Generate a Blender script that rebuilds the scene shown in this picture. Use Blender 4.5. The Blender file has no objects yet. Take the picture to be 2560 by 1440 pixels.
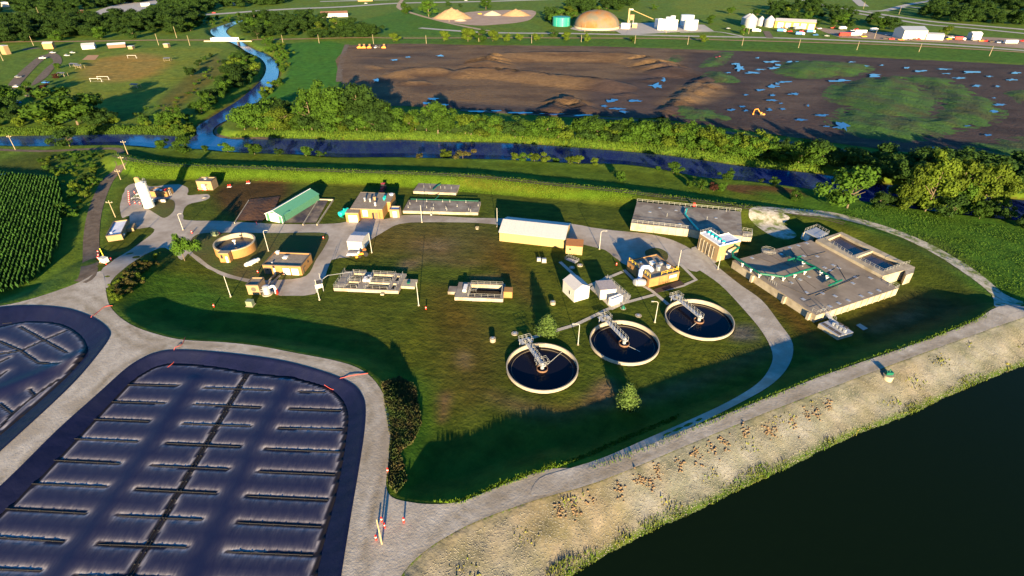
import bpy, bmesh, math, random
import numpy as np
from mathutils import Vector, Matrix
from mathutils.geometry import delaunay_2d_cdt
random.seed(7); RNG = np.random.default_rng(7)
SC = bpy.context.scene; COL = SC.collection
# ---------------------------------------------------------------- camera
H = 85.0; F = 1350.0; PITCH = math.atan(870.0 / F)
CP, SP = math.cos(PITCH), math.sin(PITCH)
cd = bpy.data.cameras.new("camera"); cam = bpy.data.objects.new("camera", cd); COL.objects.link(cam)
cd.sensor_width = 36; cd.lens = 36 * F / 2560; cd.clip_start = 1; cd.clip_end = 20000
cam.location = (0, 0, H); cam.rotation_euler = (math.pi / 2 - PITCH, 0, 0); SC.camera = cam
# ---------------------------------------------------------------- light
SUN_EL = math.radians(10.3); SUN_AZ = math.radians(5.7)      # sun stands behind the camera, a little to the right
sd = bpy.data.lights.new("sun", 'SUN'); sun = bpy.data.objects.new("sun", sd); COL.objects.link(sun)
sd.energy = 5.0; sd.angle = math.radians(0.5); sd.color = (1.0, 0.76, 0.43)
sundir = Vector((math.sin(SUN_AZ) * math.cos(SUN_EL), -math.cos(SUN_AZ) * math.cos(SUN_EL), math.sin(SUN_EL)))
sun.rotation_euler = sundir.to_track_quat('Z', 'Y').to_euler()
W = bpy.data.worlds.new("World"); SC.world = W; W.use_nodes = True
nt = W.node_tree; nt.nodes.clear()
sky = nt.nodes.new('ShaderNodeTexSky'); sky.sky_type = 'NISHITA'; sky.sun_disc = False
sky.sun_elevation = SUN_EL; sky.sun_rotation = math.pi - SUN_AZ; sky.ozone_density = 2.5; sky.dust_density = .4; sky.air_density = 1.0
hsv = nt.nodes.new('ShaderNodeHueSaturation'); hsv.inputs['Saturation'].default_value = 1.5; hsv.inputs['Hue'].default_value = .51
bg = nt.nodes.new('ShaderNodeBackground'); bg.inputs['Strength'].default_value = 0.075
wo = nt.nodes.new('ShaderNodeOutputWorld')
nt.links.new(sky.outputs[0], hsv.inputs['Color']); nt.links.new(hsv.outputs[0], bg.inputs[0]); nt.links.new(bg.outputs[0], wo.inputs[0])
SC.view_settings.view_transform = 'Standard'; SC.view_settings.look = 'None'
SC.view_settings.exposure = 2.05; SC.view_settings.gamma = 1.0
# ---------------------------------------------------------------- geometry helpers
def at(x, y, z=0.0):
    a = (x - 1280) / F; b = (720 - y) / F
    t = (z - H) / (-SP + b * CP)
    return np.array([a * t, (CP + b * SP) * t])
def ats(pts, z=0.0): return np.array([at(p[0], p[1], z) for p in pts])
def hgt(base, ty, z0=0.0):
    """height above z0 of a vertical edge that starts at pixel base and ends on pixel row ty"""
    Y = at(base[0], base[1], z0)[1]; b = (720 - ty) / F
    return H + Y * (b * CP - SP) / (CP + b * SP) - z0
def smooth(P, n=4, closed=True):
    P = np.asarray(P, float); m = len(P); out = []
    rng = range(m) if closed else range(m - 1)
    for i in rng:
        if closed: p0, p1, p2, p3 = P[i - 1], P[i], P[(i + 1) % m], P[(i + 2) % m]
        else: p0, p1, p2, p3 = P[max(i - 1, 0)], P[i], P[i + 1], P[min(i + 2, m - 1)]
        for k in range(n):
            t = k / n
            out.append(.5 * ((2 * p1) + (-p0 + p2) * t + (2 * p0 - 5 * p1 + 4 * p2 - p3) * t * t + (-p0 + 3 * p1 - 3 * p2 + p3) * t ** 3))
    if not closed: out.append(P[-1])
    return np.array(out)
def segdist(P, A, closed=True, B=None):
    d = np.full(len(P), 1e9); n = len(A)
    for i in range(n if closed else n - 1):
        a = A[i]; b = A[(i + 1) % n]; ab = b - a; L = ab @ ab + 1e-12
        t = np.clip(((P - a) @ ab) / L, 0, 1)
        q = P - a - t[:, None] * ab
        d = np.minimum(d, q[:, 0] ** 2 + q[:, 1] ** 2)
    return np.sqrt(d)
def inside(P, A):
    x, y = P[:, 0], P[:, 1]; c = np.zeros(len(P), bool); n = len(A)
    for i in range(n):
        x1, y1 = A[i]; x2, y2 = A[(i + 1) % n]
        if y1 == y2: continue
        m = ((y1 > y) != (y2 > y)) & (x < (x2 - x1) * (y - y1) / (y2 - y1) + x1)
        c ^= m
    return c
def sdist(P, A, pad=60.0):
    """signed distance, negative inside; points further than pad from the bounding box get pad"""
    A = np.asarray(A); P = np.asarray(P)
    lo = A.min(0) - pad; hi = A.max(0) + pad
    m = (P[:, 0] > lo[0]) & (P[:, 0] < hi[0]) & (P[:, 1] > lo[1]) & (P[:, 1] < hi[1])
    out = np.full(len(P), float(pad))
    if m.any():
        Q = P[m]; d = segdist(Q, A); s = inside(Q, A); out[m] = np.where(s, -d, d)
    return out
def sst(x):
    x = np.clip(x, 0, 1); return x * x * (3 - 2 * x)
# ---------------------------------------------------------------- terrain
ROAD_N = [(-300, 830), (-100, 795), (0, 765), (70, 750), (140, 728), (200, 705), (250, 678), (262, 700), (266, 735), (275, 765), (300, 793), (340, 818), (400, 838), (460, 850), (560, 856), (650, 866), (740, 883), (830, 900), (890, 918),
          (930, 945), (958, 985), (972, 1030), (976, 1100), (972, 1160), (965, 1210), (978, 1242), (1020, 1255), (1080, 1261), (1150, 1255), (1210, 1232), (1300, 1196), (1380, 1172), (1470, 1168), (1560, 1133), (1700, 1080), (1800, 1042),
          (1900, 1002), (2050, 942), (2200, 890), (2350, 838), (2440, 800), (2478, 775), (2520, 765), (2620, 800), (2750, 800)]
ROAD_S = [(2750, 740), (2620, 775), (2540, 800), (2450, 832), (2300, 886), (2100, 961), (1900, 1038), (1700, 1121), (1500, 1203), (1340, 1250), (1200, 1300), (1120, 1340), (1060, 1380), (1010, 1430), (960, 1520), (900, 1700), (-500, 1700), (-900, 1250)]
BERM = smooth(ats(ROAD_N, 3), 2, False); BERM = np.vstack([BERM[:-1], ats([(2620, 800)], 3), smooth(ats(ROAD_S[1:], 3), 2, False)])
POND1 = smooth(ats([(-80, 1290), (0, 1222), (60, 1165), (150, 1075), (250, 985), (310, 930), (345, 905), (385, 886), (430, 878), (500, 880), (600, 890), (700, 905), (780, 925), (840, 945), (880, 965), (900, 990), (908, 1020), (905, 1080),
                    (890, 1180), (870, 1300), (848, 1440), (835, 1540), (700, 1640), (-300, 1600), (-300, 1480)], 3), 3)
POND2 = smooth(ats([(-150, 800), (-60, 780), (0, 770), (60, 766), (120, 768), (170, 775), (215, 790), (250, 810), (270, 832), (265, 852), (240, 887), (190, 947), (130, 1007), (60, 1072), (0, 1127), (-80, 1200), (-260, 1300), (-450, 1000)], 3), 3)
LAKE = smooth(ats([(1380, 1475), (1425, 1440), (1500, 1395), (1620, 1330), (1760, 1268), (1850, 1222), (1950, 1178), (2050, 1128), (2150, 1082), (2260, 1042), (2350, 1000), (2450, 955), (2560, 913), (2750, 840), (3100, 900), (3600, 1500), (2600, 1750), (1200, 1650)], -1), 2)
LROAD = ats([(1380, 1180), (1440, 1168), (1560, 1120), (1680, 1068), (1780, 1020), (1860, 985), (1920, 945), (1960, 905), (1978, 870)], 1.5)
RIVER = smooth(ats([(-300, 350), (-100, 345), (60, 340), (200, 338), (300, 336), (400, 338), (485, 342), (492, 318), (520, 298), (562, 272), (600, 248), (638, 215), (660, 190), (665, 165), (650, 145), (618, 130), (598, 116), (572, 104), (545, 95), (528, 84), (530, 72),
                    (560, 62), (590, 52), (610, 50), (575, 68), (565, 80), (580, 94), (606, 106), (635, 124), (667, 136), (690, 155), (697, 180), (688, 207), (660, 240), (620, 275), (588, 292), (556, 306), (534, 322), (534, 336), (556, 345), (600, 348), (680, 346),
                    (780, 348), (900, 352), (1000, 350), (1100, 355), (1250, 357), (1400, 366), (1550, 378), (1650, 387), (1750, 400), (1850, 415), (1950, 425), (2060, 437), (2150, 452), (2250, 466), (2400, 485), (2600, 505), (2900, 530),
                    (2900, 585), (2600, 556), (2400, 535), (2200, 510), (2120, 494), (2050, 477), (1960, 463), (1850, 450), (1750, 442), (1650, 422), (1550, 410), (1450, 408), (1350, 403), (1250, 398), (1100, 395), (1000, 393), (850, 393), (750, 386), (650, 383),
                    (560, 378), (500, 372), (400, 370), (320, 363), (200, 364), (100, 366), (-100, 362), (-300, 368)], -2.2), 3)
LEVEE = smooth(ats([(285, 388), (340, 402), (430, 413), (640, 420), (860, 428), (1020, 433), (1186, 441), (1380, 461), (1569, 480), (1734, 502), (1852, 514), (1960, 522), (2060, 537), (2170, 570), (2290, 625), (2400, 690), (2470, 745)], 2.7), 4, False)
def levee_h(i):      # the ridge gets lower towards the right
    x = LEVEE[:, 0]; return np.interp(x, [LEVEE[-1, 0] * .55, LEVEE[-1, 0] * .8, LEVEE[-1, 0]], [2.7, 1.3, 1.6])
LH = levee_h(0)
STREET_BANK = ats([(480, 205), (560, 100), (520, 98), (440, 180), (330, 250), (250, 295), (400, 290)], 0)
BANKP = np.vstack([ats(ROAD_S[:14], 3), ats([(1200, 1900), (4000, 1900), (4000, 600)], 3)])
def lakeside(P): return inside(P, BANKP)
def height(X, Y, dig=True):
    P = np.column_stack([np.ravel(X), np.ravel(Y)]).astype(float)
    h = np.zeros(len(P))
    # soft swells of the meadow
    h += .12 * np.sin(P[:, 0] * .05 + 1) * np.sin(P[:, 1] * .043 + .5)
    # levee along the river
    best = np.zeros(len(P))
    lo = LEVEE.min(0) - 25; hi = LEVEE.max(0) + 25
    m = (P[:, 0] > lo[0]) & (P[:, 0] < hi[0]) & (P[:, 1] > lo[1]) & (P[:, 1] < hi[1])
    Q = P[m]
    if len(Q):
        bb = np.full(len(Q), -1.0)
        for i in range(len(LEVEE) - 1):
            a, b = LEVEE[i], LEVEE[i + 1]; ab = b - a
            t = np.clip(((Q - a) @ ab) / (ab @ ab), 0, 1); d = np.linalg.norm(Q - a - t[:, None] * ab, axis=1)
            hh = (LH[i] * (1 - t) + LH[i + 1] * t) * sst(1 - (d - 1.5) / 8.5); bb = np.maximum(bb, hh)
        best[m] = bb
    h = np.maximum(h, best)
    # embankment carrying the gravel roads and the two basins
    d = sdist(P, BERM, 70)
    jx, jy = at(300, 665, 1)
    w = 8 + 22 * np.exp(-((P[:, 0] - jx) ** 2 + (P[:, 1] - jy) ** 2) / 22 ** 2)
    h = np.maximum(h, 3.0 * sst(1 - d / w))
    # ramp road on the plant side
    dd = np.full(len(P), 99.0); hv = np.zeros(len(P))
    for i in range(len(LROAD) - 1):
        a, b = LROAD[i], LROAD[i + 1]; ab = b - a
        t = np.clip(((P - a) @ ab) / (ab @ ab), 0, 1); d2 = np.linalg.norm(P - a - t[:, None] * ab, axis=1)
        g = 3 * (1 - sst((i + t) / 2.2)); mm = d2 < dd; dd = np.where(mm, d2, dd); hv = np.where(mm, g, hv)
    h = np.maximum(h, hv * sst(1 - (dd - 1.2) / 6))
    # lake bank
    d = sdist(P, LAKE, 40)
    ds = np.maximum(sdist(P, BERM, 60), 0)
    fr_ = np.clip(d / (d + ds + .01), 0, 1)
    bank = -1.0 + 4.0 * fr_ + .12 * np.sin(P[:, 0] * .9) * np.sin(P[:, 1] * .8)
    h = np.where(lakeside(P) & (ds > 0), np.where(d > 0, np.minimum(bank, 3.0), -1.0 - 1.5 * sst(-d / 6)), h)
    # river bed
    d = sdist(P, RIVER, 14)
    h = np.where(d < 10, h * sst(d / 10) - 2.9 * sst(1 - (d + .6) / 7.5), h)
    # basins are dug below their liners
    for A in (POND1, POND2) if dig else ():
        d = sdist(P, A, 5); h = np.where(d < 0, np.minimum(h, 3.0 - np.clip((-d + .2) / 2.0, 0, 1) * 4.5), h)
    return h.reshape(np.shape(X))
def hz(x, y): return float(height(np.array([x]), np.array([y]))[0])
def atT(px, py, lift=0.0):
    z = 0.0
    for _ in range(6): p = at(px, py, z + lift); z = hz(*p)
    return np.array([p[0], p[1], z])
# ---------------------------------------------------------------- tagging
def tag(o, label=None, cat=None, group=None, kind=None):
    if label: o['label'] = label
    if cat: o['category'] = cat
    if group: o['group'] = group
    if kind: o['kind'] = kind
    return o
def empty(name, loc, rz=0.0, label=None, cat=None, group=None):
    o = bpy.data.objects.new(name, None); COL.objects.link(o); o.location = loc; o.rotation_euler = (0, 0, rz); o.empty_display_size = .5
    return tag(o, label, cat, group)
def mesh_obj(name, V, Fc, mat, parent=None, sm=False):
    me = bpy.data.meshes.new(name); me.from_pydata([tuple(v) for v in V], [], [tuple(f) for f in Fc]); me.update()
    if mat is not None: me.materials.append(mat)
    if sm: me.polygons.foreach_set('use_smooth', [True] * len(me.polygons))
    o = bpy.data.objects.new(name, me); COL.objects.link(o)
    if parent: o.parent = parent
    return o
def fast_mesh(name, V, Q, mat, parent=None, sm=False):
    """V (n,3), Q (m,k) numpy"""
    me = bpy.data.meshes.new(name); n, k = Q.shape
    me.vertices.add(len(V)); me.vertices.foreach_set('co', np.ascontiguousarray(V, dtype=np.float32).ravel())
    me.loops.add(n * k); me.loops.foreach_set('vertex_index', np.ascontiguousarray(Q, dtype=np.int32).ravel())
    me.polygons.add(n); me.polygons.foreach_set('loop_start', np.arange(0, n * k, k, dtype=np.int32)); me.polygons.foreach_set('loop_total', np.full(n, k, dtype=np.int32))
    if sm: me.polygons.foreach_set('use_smooth', np.ones(n, bool))
    me.update(calc_edges=True); me.validate()
    if mat is not None: me.materials.append(mat)
    o = bpy.data.objects.new(name, me); COL.objects.link(o)
    if parent: o.parent = parent
    return o
def attr(o, name, vals, typ='FLOAT'):
    me = o.data; a = me.attributes.new(name, 'FLOAT_COLOR' if typ == 'COLOR' else 'FLOAT', 'POINT')
    if typ == 'COLOR':
        c = np.ones((len(vals), 4), np.float32); c[:, :3] = vals; a.data.foreach_set('color', c.ravel())
    else: a.data.foreach_set('value', np.asarray(vals, np.float32))
# ---------------------------------------------------------------- materials
MATS = {}
def mat(name, c1, c2=None, scale=1.0, rough=.85, bump=0.0, bscale=None, metal=0.0, obj=False, stretch=None, c3=None, scale3=.1, spec=.3, tint=None, det=6, emit=None, lo=.35, hi=.65, brick=None, leaf=False, ior=1.5, wear=None):
    if name in MATS: return MATS[name]
    m = bpy.data.materials.new(name); m.use_nodes = True; N = m.node_tree.nodes; L = m.node_tree.links
    B = N['Principled BSDF']; B.inputs['Roughness'].default_value = rough; B.inputs['Metallic'].default_value = metal; B.inputs['Specular IOR Level'].default_value = spec
    B.inputs['IOR'].default_value = ior
    if obj: tc = N.new('ShaderNodeTexCoord'); vec = tc.outputs['Object']
    else: g = N.new('ShaderNodeNewGeometry'); vec = g.outputs['Position']
    if not obj and not stretch:
        mp = N.new('ShaderNodeMapping'); mp.inputs['Rotation'].default_value = (.55, .4, .7); L.new(vec, mp.inputs[0]); vec = mp.outputs[0]
    if stretch:
        mp = N.new('ShaderNodeMapping'); mp.inputs['Scale'].default_value = stretch[:3]
        if len(stretch) > 3: mp.inputs['Rotation'].default_value = (0, 0, stretch[3])
        L.new(vec, mp.inputs[0]); vec = mp.outputs[0]
    def noise(s, d=det):
        n = N.new('ShaderNodeTexNoise'); n.inputs['Scale'].default_value = s; n.inputs['Detail'].default_value = d; n.inputs['Roughness'].default_value = .6; L.new(vec, n.inputs['Vector']); return n.outputs[0]
    def mix(f, a, b, mode='MIX'):
        x = N.new('ShaderNodeMix'); x.data_type = 'RGBA'; x.blend_type = mode
        if hasattr(f, 'type'): L.new(f, x.inputs[0])
        else: x.inputs[0].default_value = f
        for i, v in ((6, a), (7, b)):
            if hasattr(v, 'type'): L.new(v, x.inputs[i])
            else: x.inputs[i].default_value = (*v, 1)
        return x.outputs[2]
    def ramp(v, a=lo, b=hi):
        r = N.new('ShaderNodeMapRange'); r.inputs[1].default_value = a; r.inputs[2].default_value = b; L.new(v, r.inputs[0]); return r.outputs[0]
    col = c1
    if tint:
        a = N.new('ShaderNodeAttribute'); a.attribute_name = tint; col = a.outputs['Color']
        if c2: col = mix(ramp(noise(scale)), col, mix(1.0, col, c2, 'MULTIPLY'))
    elif c2: col = mix(ramp(noise(scale)), c1, c2)
    if c3: col = mix(ramp(noise(scale3, 4), .45, .62), col, mix(1.0, col, c3, 'MULTIPLY') if tint else c3)
    if wear:
        wa = N.new('ShaderNodeAttribute'); wa.attribute_name = 'wear'; wm = N.new('ShaderNodeMath'); wm.operation = 'MULTIPLY'; L.new(wa.outputs['Fac'], wm.inputs[0]); L.new(ramp(noise(.25), .3, .6), wm.inputs[1]); col = mix(wm.outputs[0], col, wear)
    if brick:
        bt = N.new('ShaderNodeTexBrick'); bt.inputs['Scale'].default_value = brick; bt.inputs['Color1'].default_value = (1, 1, 1, 1); bt.inputs['Color2'].default_value = (.8, .78, .76, 1); bt.inputs['Mortar'].default_value = (.6, .6, .6, 1)
        L.new(vec, bt.inputs['Vector']); col = mix(1.0, col, bt.outputs[0], 'MULTIPLY')
    if hasattr(col, 'type'): L.new(col, B.inputs['Base Color'])
    else: B.inputs['Base Color'].default_value = (*col, 1)
    if bump:
        b = N.new('ShaderNodeBump'); b.inputs['Strength'].default_value = 1.0; b.inputs['Distance'].default_value = bump
        L.new(noise(bscale or scale * 2), b.inputs['Height']); L.new(b.outputs[0], B.inputs['Normal'])
    if leaf:
        B.inputs['Subsurface Weight'].default_value = 0
        oi = N.new('ShaderNodeObjectInfo'); r = N.new('ShaderNodeMapRange'); r.inputs[3].default_value = .72; r.inputs[4].default_value = 1.35; L.new(oi.outputs['Random'], r.inputs[0])
        vm = N.new('ShaderNodeVectorMath'); vm.operation = 'SCALE'; L.new(col, vm.inputs[0]); L.new(r.outputs[0], vm.inputs[3]); L.new(vm.outputs[0], B.inputs['Base Color'])
        tr = N.new('ShaderNodeBsdfTranslucent'); L.new(vm.outputs[0], tr.inputs[0]); ms = N.new('ShaderNodeMixShader'); ms.inputs[0].default_value = .3
        L.new(B.outputs[0], ms.inputs[1]); L.new(tr.outputs[0], ms.inputs[2]); L.new(ms.outputs[0], N['Material Output'].inputs[0])
    if emit: B.inputs['Emission Color'].default_value = (*emit[:3], 1); B.inputs['Emission Strength'].default_value = emit[3]
    MATS[name] = m; return m
# ---------------------------------------------------------------- surface sheets
def sheet(name, pts, m, off=.05, cell=3.0, sm=True, z=None, n=4, bumps=None, kind='structure', jag=0.0, world=False):
    P = np.asarray(pts, float) if world else np.array([(atT(*p)[:2] if z is None else at(p[0], p[1], z)) for p in pts])
    if sm: P = smooth(P, n)
    # even edge spacing
    out = []
    for i in range(len(P)):
        a, b = P[i], P[(i + 1) % len(P)]; k = max(1, int(np.linalg.norm(b - a) / cell))
        for j in range(k):
            q = a + (b - a) * j / k
            if jag: q = q + RNG.normal(0, jag, 2)
            out.append(q)
    P = np.array(out); lo, hi = P.min(0), P.max(0)
    gx, gy = np.meshgrid(np.arange(lo[0], hi[0], cell), np.arange(lo[1], hi[1], cell)); G = np.column_stack([gx.ravel(), gy.ravel()])
    if len(G):
        G[:, 0] += (np.arange(len(G)) % 2) * .01
        s = sdist(G, P, 1.0); G = G[s < -.45 * cell]
    allp = [Vector(p) for p in P] + [Vector(p) for p in G]
    e = [(i, (i + 1) % len(P)) for i in range(len(P))]
    vs, es, fs, *_ = delaunay_2d_cdt(allp, e, [list(range(len(P)))], 1, 1e-4)
    V = np.array([(v[0], v[1]) for v in vs])
    Z = (height(V[:, 0], V[:, 1]) if z is None else np.full(len(V), float(z))) + off
    if bumps is not None: Z = Z + bumps(V, P)
    o = mesh_obj(name, np.column_stack([V, Z]), fs, m, sm=True)
    me = o.data
    if len(me.polygons) and me.polygons[0].normal.z < 0: me.flip_normals()
    return tag(o, kind=kind)
# ground sheet with soft colour zones ---------------------------------------------------
def ground():
    ys = [22.0]
    while ys[-1] < 1400: y = ys[-1]; ys.append(y + max(.42, .85 * (y * y + H * H) / (H * 540)))
    ys += [1800, 2500, 4000, 8000]
    ys = np.array(ys); us = np.concatenate([[-9, -5, -3, -2, -1.6, -1.4], np.linspace(-1.25, 1.25, 860), [1.4, 1.6, 2, 3, 5, 9]])
    Z0 = ys * CP + H * SP
    X = us[None, :] * Z0[:, None]; Y = np.repeat(ys[:, None], len(us), 1)
    Zh = height(X, Y)
    V = np.column_stack([X.ravel(), Y.ravel(), Zh.ravel()]); r, c = X.shape
    i = np.arange(r * c).reshape(r, c); Q = np.stack([i[:-1, :-1], i[:-1, 1:], i[1:, 1:], i[1:, :-1]], -1).reshape(-1, 4)
    m = mat('ground_grass', (0, 0, 0), (.55, .6, .5), scale=.22, tint='tint', rough=.95, bump=.25, bscale=.9, c3=(1.15, .97, .75), scale3=.035, spec=.1, det=8)
    o = fast_mesh('ground', V, Q, m, sm=True); tag(o, kind='structure')
    P = V[:, :2]; C = np.tile(np.array([.10, .17, .017]), (len(P), 1))       # open country
    def zone(pts, col, f=4.0, z=0.0, sm=True):
        A = ats(pts, z); A = smooth(A, 3) if sm else A
        w = sst(.5 - sdist(P, A, f + 2) / (2 * f))[:, None]; C[:] = C * (1 - w) + np.array(col) * w
    plant = (.070, .094, .009)
    zone([(250, 600), (300, 480), (340, 400), (500, 430), (900, 440), (1400, 470), (1900, 520), (2200, 600), (2500, 760), (1900, 1020), (1300, 1210), (1000, 1260), (960, 1000), (880, 900), (600, 850), (330, 800), (250, 700)], plant, 5)
    zone([(330, 690), (480, 690), (560, 740), (760, 790), (930, 900), (1060, 960), (1090, 1080), (1060, 1200), (990, 1230), (975, 1000), (900, 900), (600, 850), (340, 800)], (.045, .11, .009), 4)
    for q, c, f in [([(870, 560), (1000, 545), (1200, 560), (1270, 610), (1200, 650), (1000, 640), (890, 620)], (.095, .085, .022), 9), ([(1040, 600), (1130, 600), (1120, 640), (1040, 630)], (.13, .10, .05), 5),
                    ([(1010, 650), (1050, 650), (1040, 670), (1000, 668)], (.15, .11, .06), 3), ([(1060, 640), (1190, 650), (1180, 665), (1070, 655)], (.12, .10, .04), 4),
                    ([(1200, 600), (1260, 620), (1320, 700), (1330, 760), (1250, 700)], (.10, .07, .015), 6),
                    ([(1080, 720), (1180, 760), (1250, 850), (1240, 980), (1160, 1020), (1110, 920)], (.085, .072, .012), 7),
                    ([(1150, 880), (1175, 890), (1170, 920), (1145, 910)], (.15, .11, .05), 2.5), ([(1100, 990), (1125, 985), (1115, 1040), (1100, 1050)], (.15, .10, .05), 2),
                    ([(1230, 985), (1350, 1010), (1420, 1020), (1500, 980), (1570, 990), (1500, 1015), (1400, 1045), (1290, 1030)], (.12, .085, .035), 4),
                    ([(1500, 950), (1540, 960), (1530, 1010), (1470, 1010)], (.15, .10, .05), 2.5), ([(1560, 1000), (1700, 950), (1900, 870), (1930, 885), (1750, 970), (1580, 1015)], (.10, .085, .03), 3),
                    ([(1850, 680), (2000, 780), (2060, 860), (2020, 880), (1960, 800), (1800, 690)], (.085, .06, .012), 4), ([(2140, 800), (2280, 730), (2440, 770), (2380, 820), (2200, 850)], (.075, .06, .015), 6),
                    ([(2180, 810), (2280, 780), (2300, 795), (2190, 830)], (.13, .10, .05), 2.5), ([(540, 470), (700, 450), (720, 490), (640, 540), (560, 530)], (.07, .04, .012), 4),
                    ([(500, 580), (560, 575), (545, 640), (505, 630)], (.08, .05, .012), 3), ([(1180, 690), (1250, 690), (1240, 702), (1180, 700)], (.13, .09, .04), 2),
                    ([(1820, 820), (1880, 815), (1890, 850), (1830, 850)], (.09, .085, .07), 2.5)]:
        zone(q, c, f)
    # levee slope, river side lawn
    zone([(330, 400), (640, 420), (1186, 441), (1569, 480), (1600, 505), (1380, 497), (1000, 468), (640, 450), (330, 445)], (.09, .165, .009), 1.5)
    zone([(1180, 448), (1400, 478), (1450, 490), (1300, 485), (1150, 470)], (.11, .125, .012), 3)
    zone([(320, 375), (600, 385), (1000, 398), (1400, 414), (1700, 440), (1960, 470), (2060, 500), (1900, 500), (1569, 466), (1186, 428), (640, 405), (330, 398)], (.075, .125, .009), 2)
    zone([(1810, 462), (1960, 468), (2020, 492), (1950, 494), (1830, 478)], (.09, .05, .02), 1.5)
    # background fields
    zone([(735, 108), (860, 110), (850, 205), (760, 240), (660, 285), (640, 262), (700, 215), (722, 170), (715, 130)], (.05, .16, .012), 2)
    zone([(170, 200), (250, 130), (540, 118), (520, 150), (460, 200), (330, 280), (200, 290), (120, 240)], (.15, .20, .02), 5)
    zone([(200, 180), (240, 150), (350, 133), (420, 150), (390, 185), (300, 205), (230, 200)], (.29, .20, .045), 10)
    zone([(400, 250), (520, 150), (545, 140), (560, 180), (480, 240), (430, 290)], (.12, .12, .02), 4)
    zone([(880, 60), (1050, 20), (1140, 60), (1180, 85), (1000, 90), (900, 85)], (.06, .15, .012), 5)
    zone([(1700, 0), (1950, 0), (1960, 50), (1800, 40), (1700, 30)], (.13, .19, .02), 8)
    zone([(1100, 92), (1400, 97), (1850, 100), (2560, 130), (2600, 160), (1900, 125), (1200, 110), (900, 108)], (.06, .14, .012), 3)
    zone([(160, 470), (250, 380), (290, 400), (215, 520), (200, 680), (160, 700)], (.10, .15, .012), 3)
    zone([(1880, 480), (2100, 500), (2560, 560), (2700, 760), (2480, 760), (2300, 630), (2100, 560)], (.055, .135, .011), 4)
    zone([(2250, 590), (2350, 600), (2450, 680), (2420, 700), (2300, 640)], (.07, .11, .015), 4)
    zone([(0, 400), (130, 375), (160, 400), (120, 440), (0, 430)], (.07, .10, .012), 4)
    # lake bank
    mk = lakeside(P); C[mk] = (.165, .163, .148)
    dl = sdist(P, LAKE, 60); wb = (sst(1 - np.abs(dl - 4.5) / 3.5) * mk * .6)[:, None]; C[:] = C * (1 - wb) + np.array((.25, .25, .235)) * wb
    wb = (sst(1 - np.abs(dl - .3) / 1.3) * mk)[:, None]; C[:] = C * (1 - wb) + np.array((.07, .12, .015)) * wb
    C[inside(P, BERM)] = (.10, .11, .03)
    # basin floors and river bed
    C[sdist(P, RIVER, 3) < 2.0] = (.09, .10, .02)
    C = C * (1 + RNG.normal(0, .05, (len(P), 1)))
    # mower passes: bands of bent and upright grass
    mw = inside(P, ats([(330, 560), (900, 470), (1560, 520), (1960, 620), (2440, 740), (1900, 960), (1300, 1080), (1000, 900), (600, 800), (330, 700)], 0)); C[mw] *= (1 + .09 * np.sign(np.sin(P[mw][:, 1] * 1.9 + P[mw][:, 0] * .25)))[:, None]
    attr(o, 'tint', np.clip(C, 0, 1), 'COLOR'); return o
GROUND = ground()
M_GRAVEL = mat('gravel', (.32, .285, .24), (.42, .38, .325), scale=.6, rough=.95, bump=.07, bscale=2.2, c3=(.29, .25, .20), scale3=.12, wear=(.19, .155, .105))
M_CONC = mat('concrete_paving', (.32, .28, .235), (.385, .34, .29), scale=.35, rough=.9, c3=(.24, .20, .16), scale3=.09)
M_DIRT = mat('dirt_track', (.085, .06, .04), (.14, .105, .075), scale=.5, rough=.95, bump=.1)
M_ASPH = mat('far_road', (.30, .28, .26), (.36, .34, .31), scale=.2, rough=.9)
M_RAIL = mat('rail_ballast', (.26, .14, .085), (.32, .20, .13), scale=.4, rough=.95)
# gravel around the basins
bank = ROAD_S[1:14]
gr = ROAD_N[:-2] + [(2620, 790)] + ROAD_S[1:-1] + [(-500, 1250)]
def ring_sheet(name, outer, holes, m, off, cell):
    """sheet with holes: world-space polygons"""
    allp = []; e = []
    def add(A):
        s = len(allp)
        allp.extend([Vector(p) for p in A]); e.extend([(s + i, s + (i + 1) % len(A)) for i in range(len(A))])
    add(outer); [add(h) for h in holes]
    lo, hi = outer.min(0), outer.max(0)
    gx, gy = np.meshgrid(np.arange(lo[0], hi[0], cell), np.arange(lo[1], hi[1], cell)); G = np.column_stack([gx.ravel(), gy.ravel()])
    k = sdist(G, outer, 1) < -.5 * cell
    for h in holes: k &= sdist(G, h, 1) > .5 * cell
    allp += [Vector(p) for p in G[k]]
    vs, es, fs, *_ = delaunay_2d_cdt(allp, e, [list(range(len(outer)))], 1, 1e-4)
    V = np.array([(v[0], v[1]) for v in vs]); cen = np.array([V[list(f)].mean(0) for f in fs]); keep = np.ones(len(fs), bool)
    for h in holes: keep &= ~inside(cen, h)
    o = mesh_obj(name, np.column_stack([V, height(V[:, 0], V[:, 1], False) + off]), [f for f, kk in zip(fs, keep) if kk], m, sm=True)
    if o.data.polygons[0].normal.z < 0: o.data.flip_normals()
    return tag(o, kind='structure')
GP = np.array([atT(*p)[:2] for p in ROAD_N[:-2]]); GP = smooth(GP, 3, False); GS = smooth(ats([(2620, 775)] + ROAD_S[1:-2] + [(-300, 1700), (-700, 1300), (-600, 950)], 3), 3, False)
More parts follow.
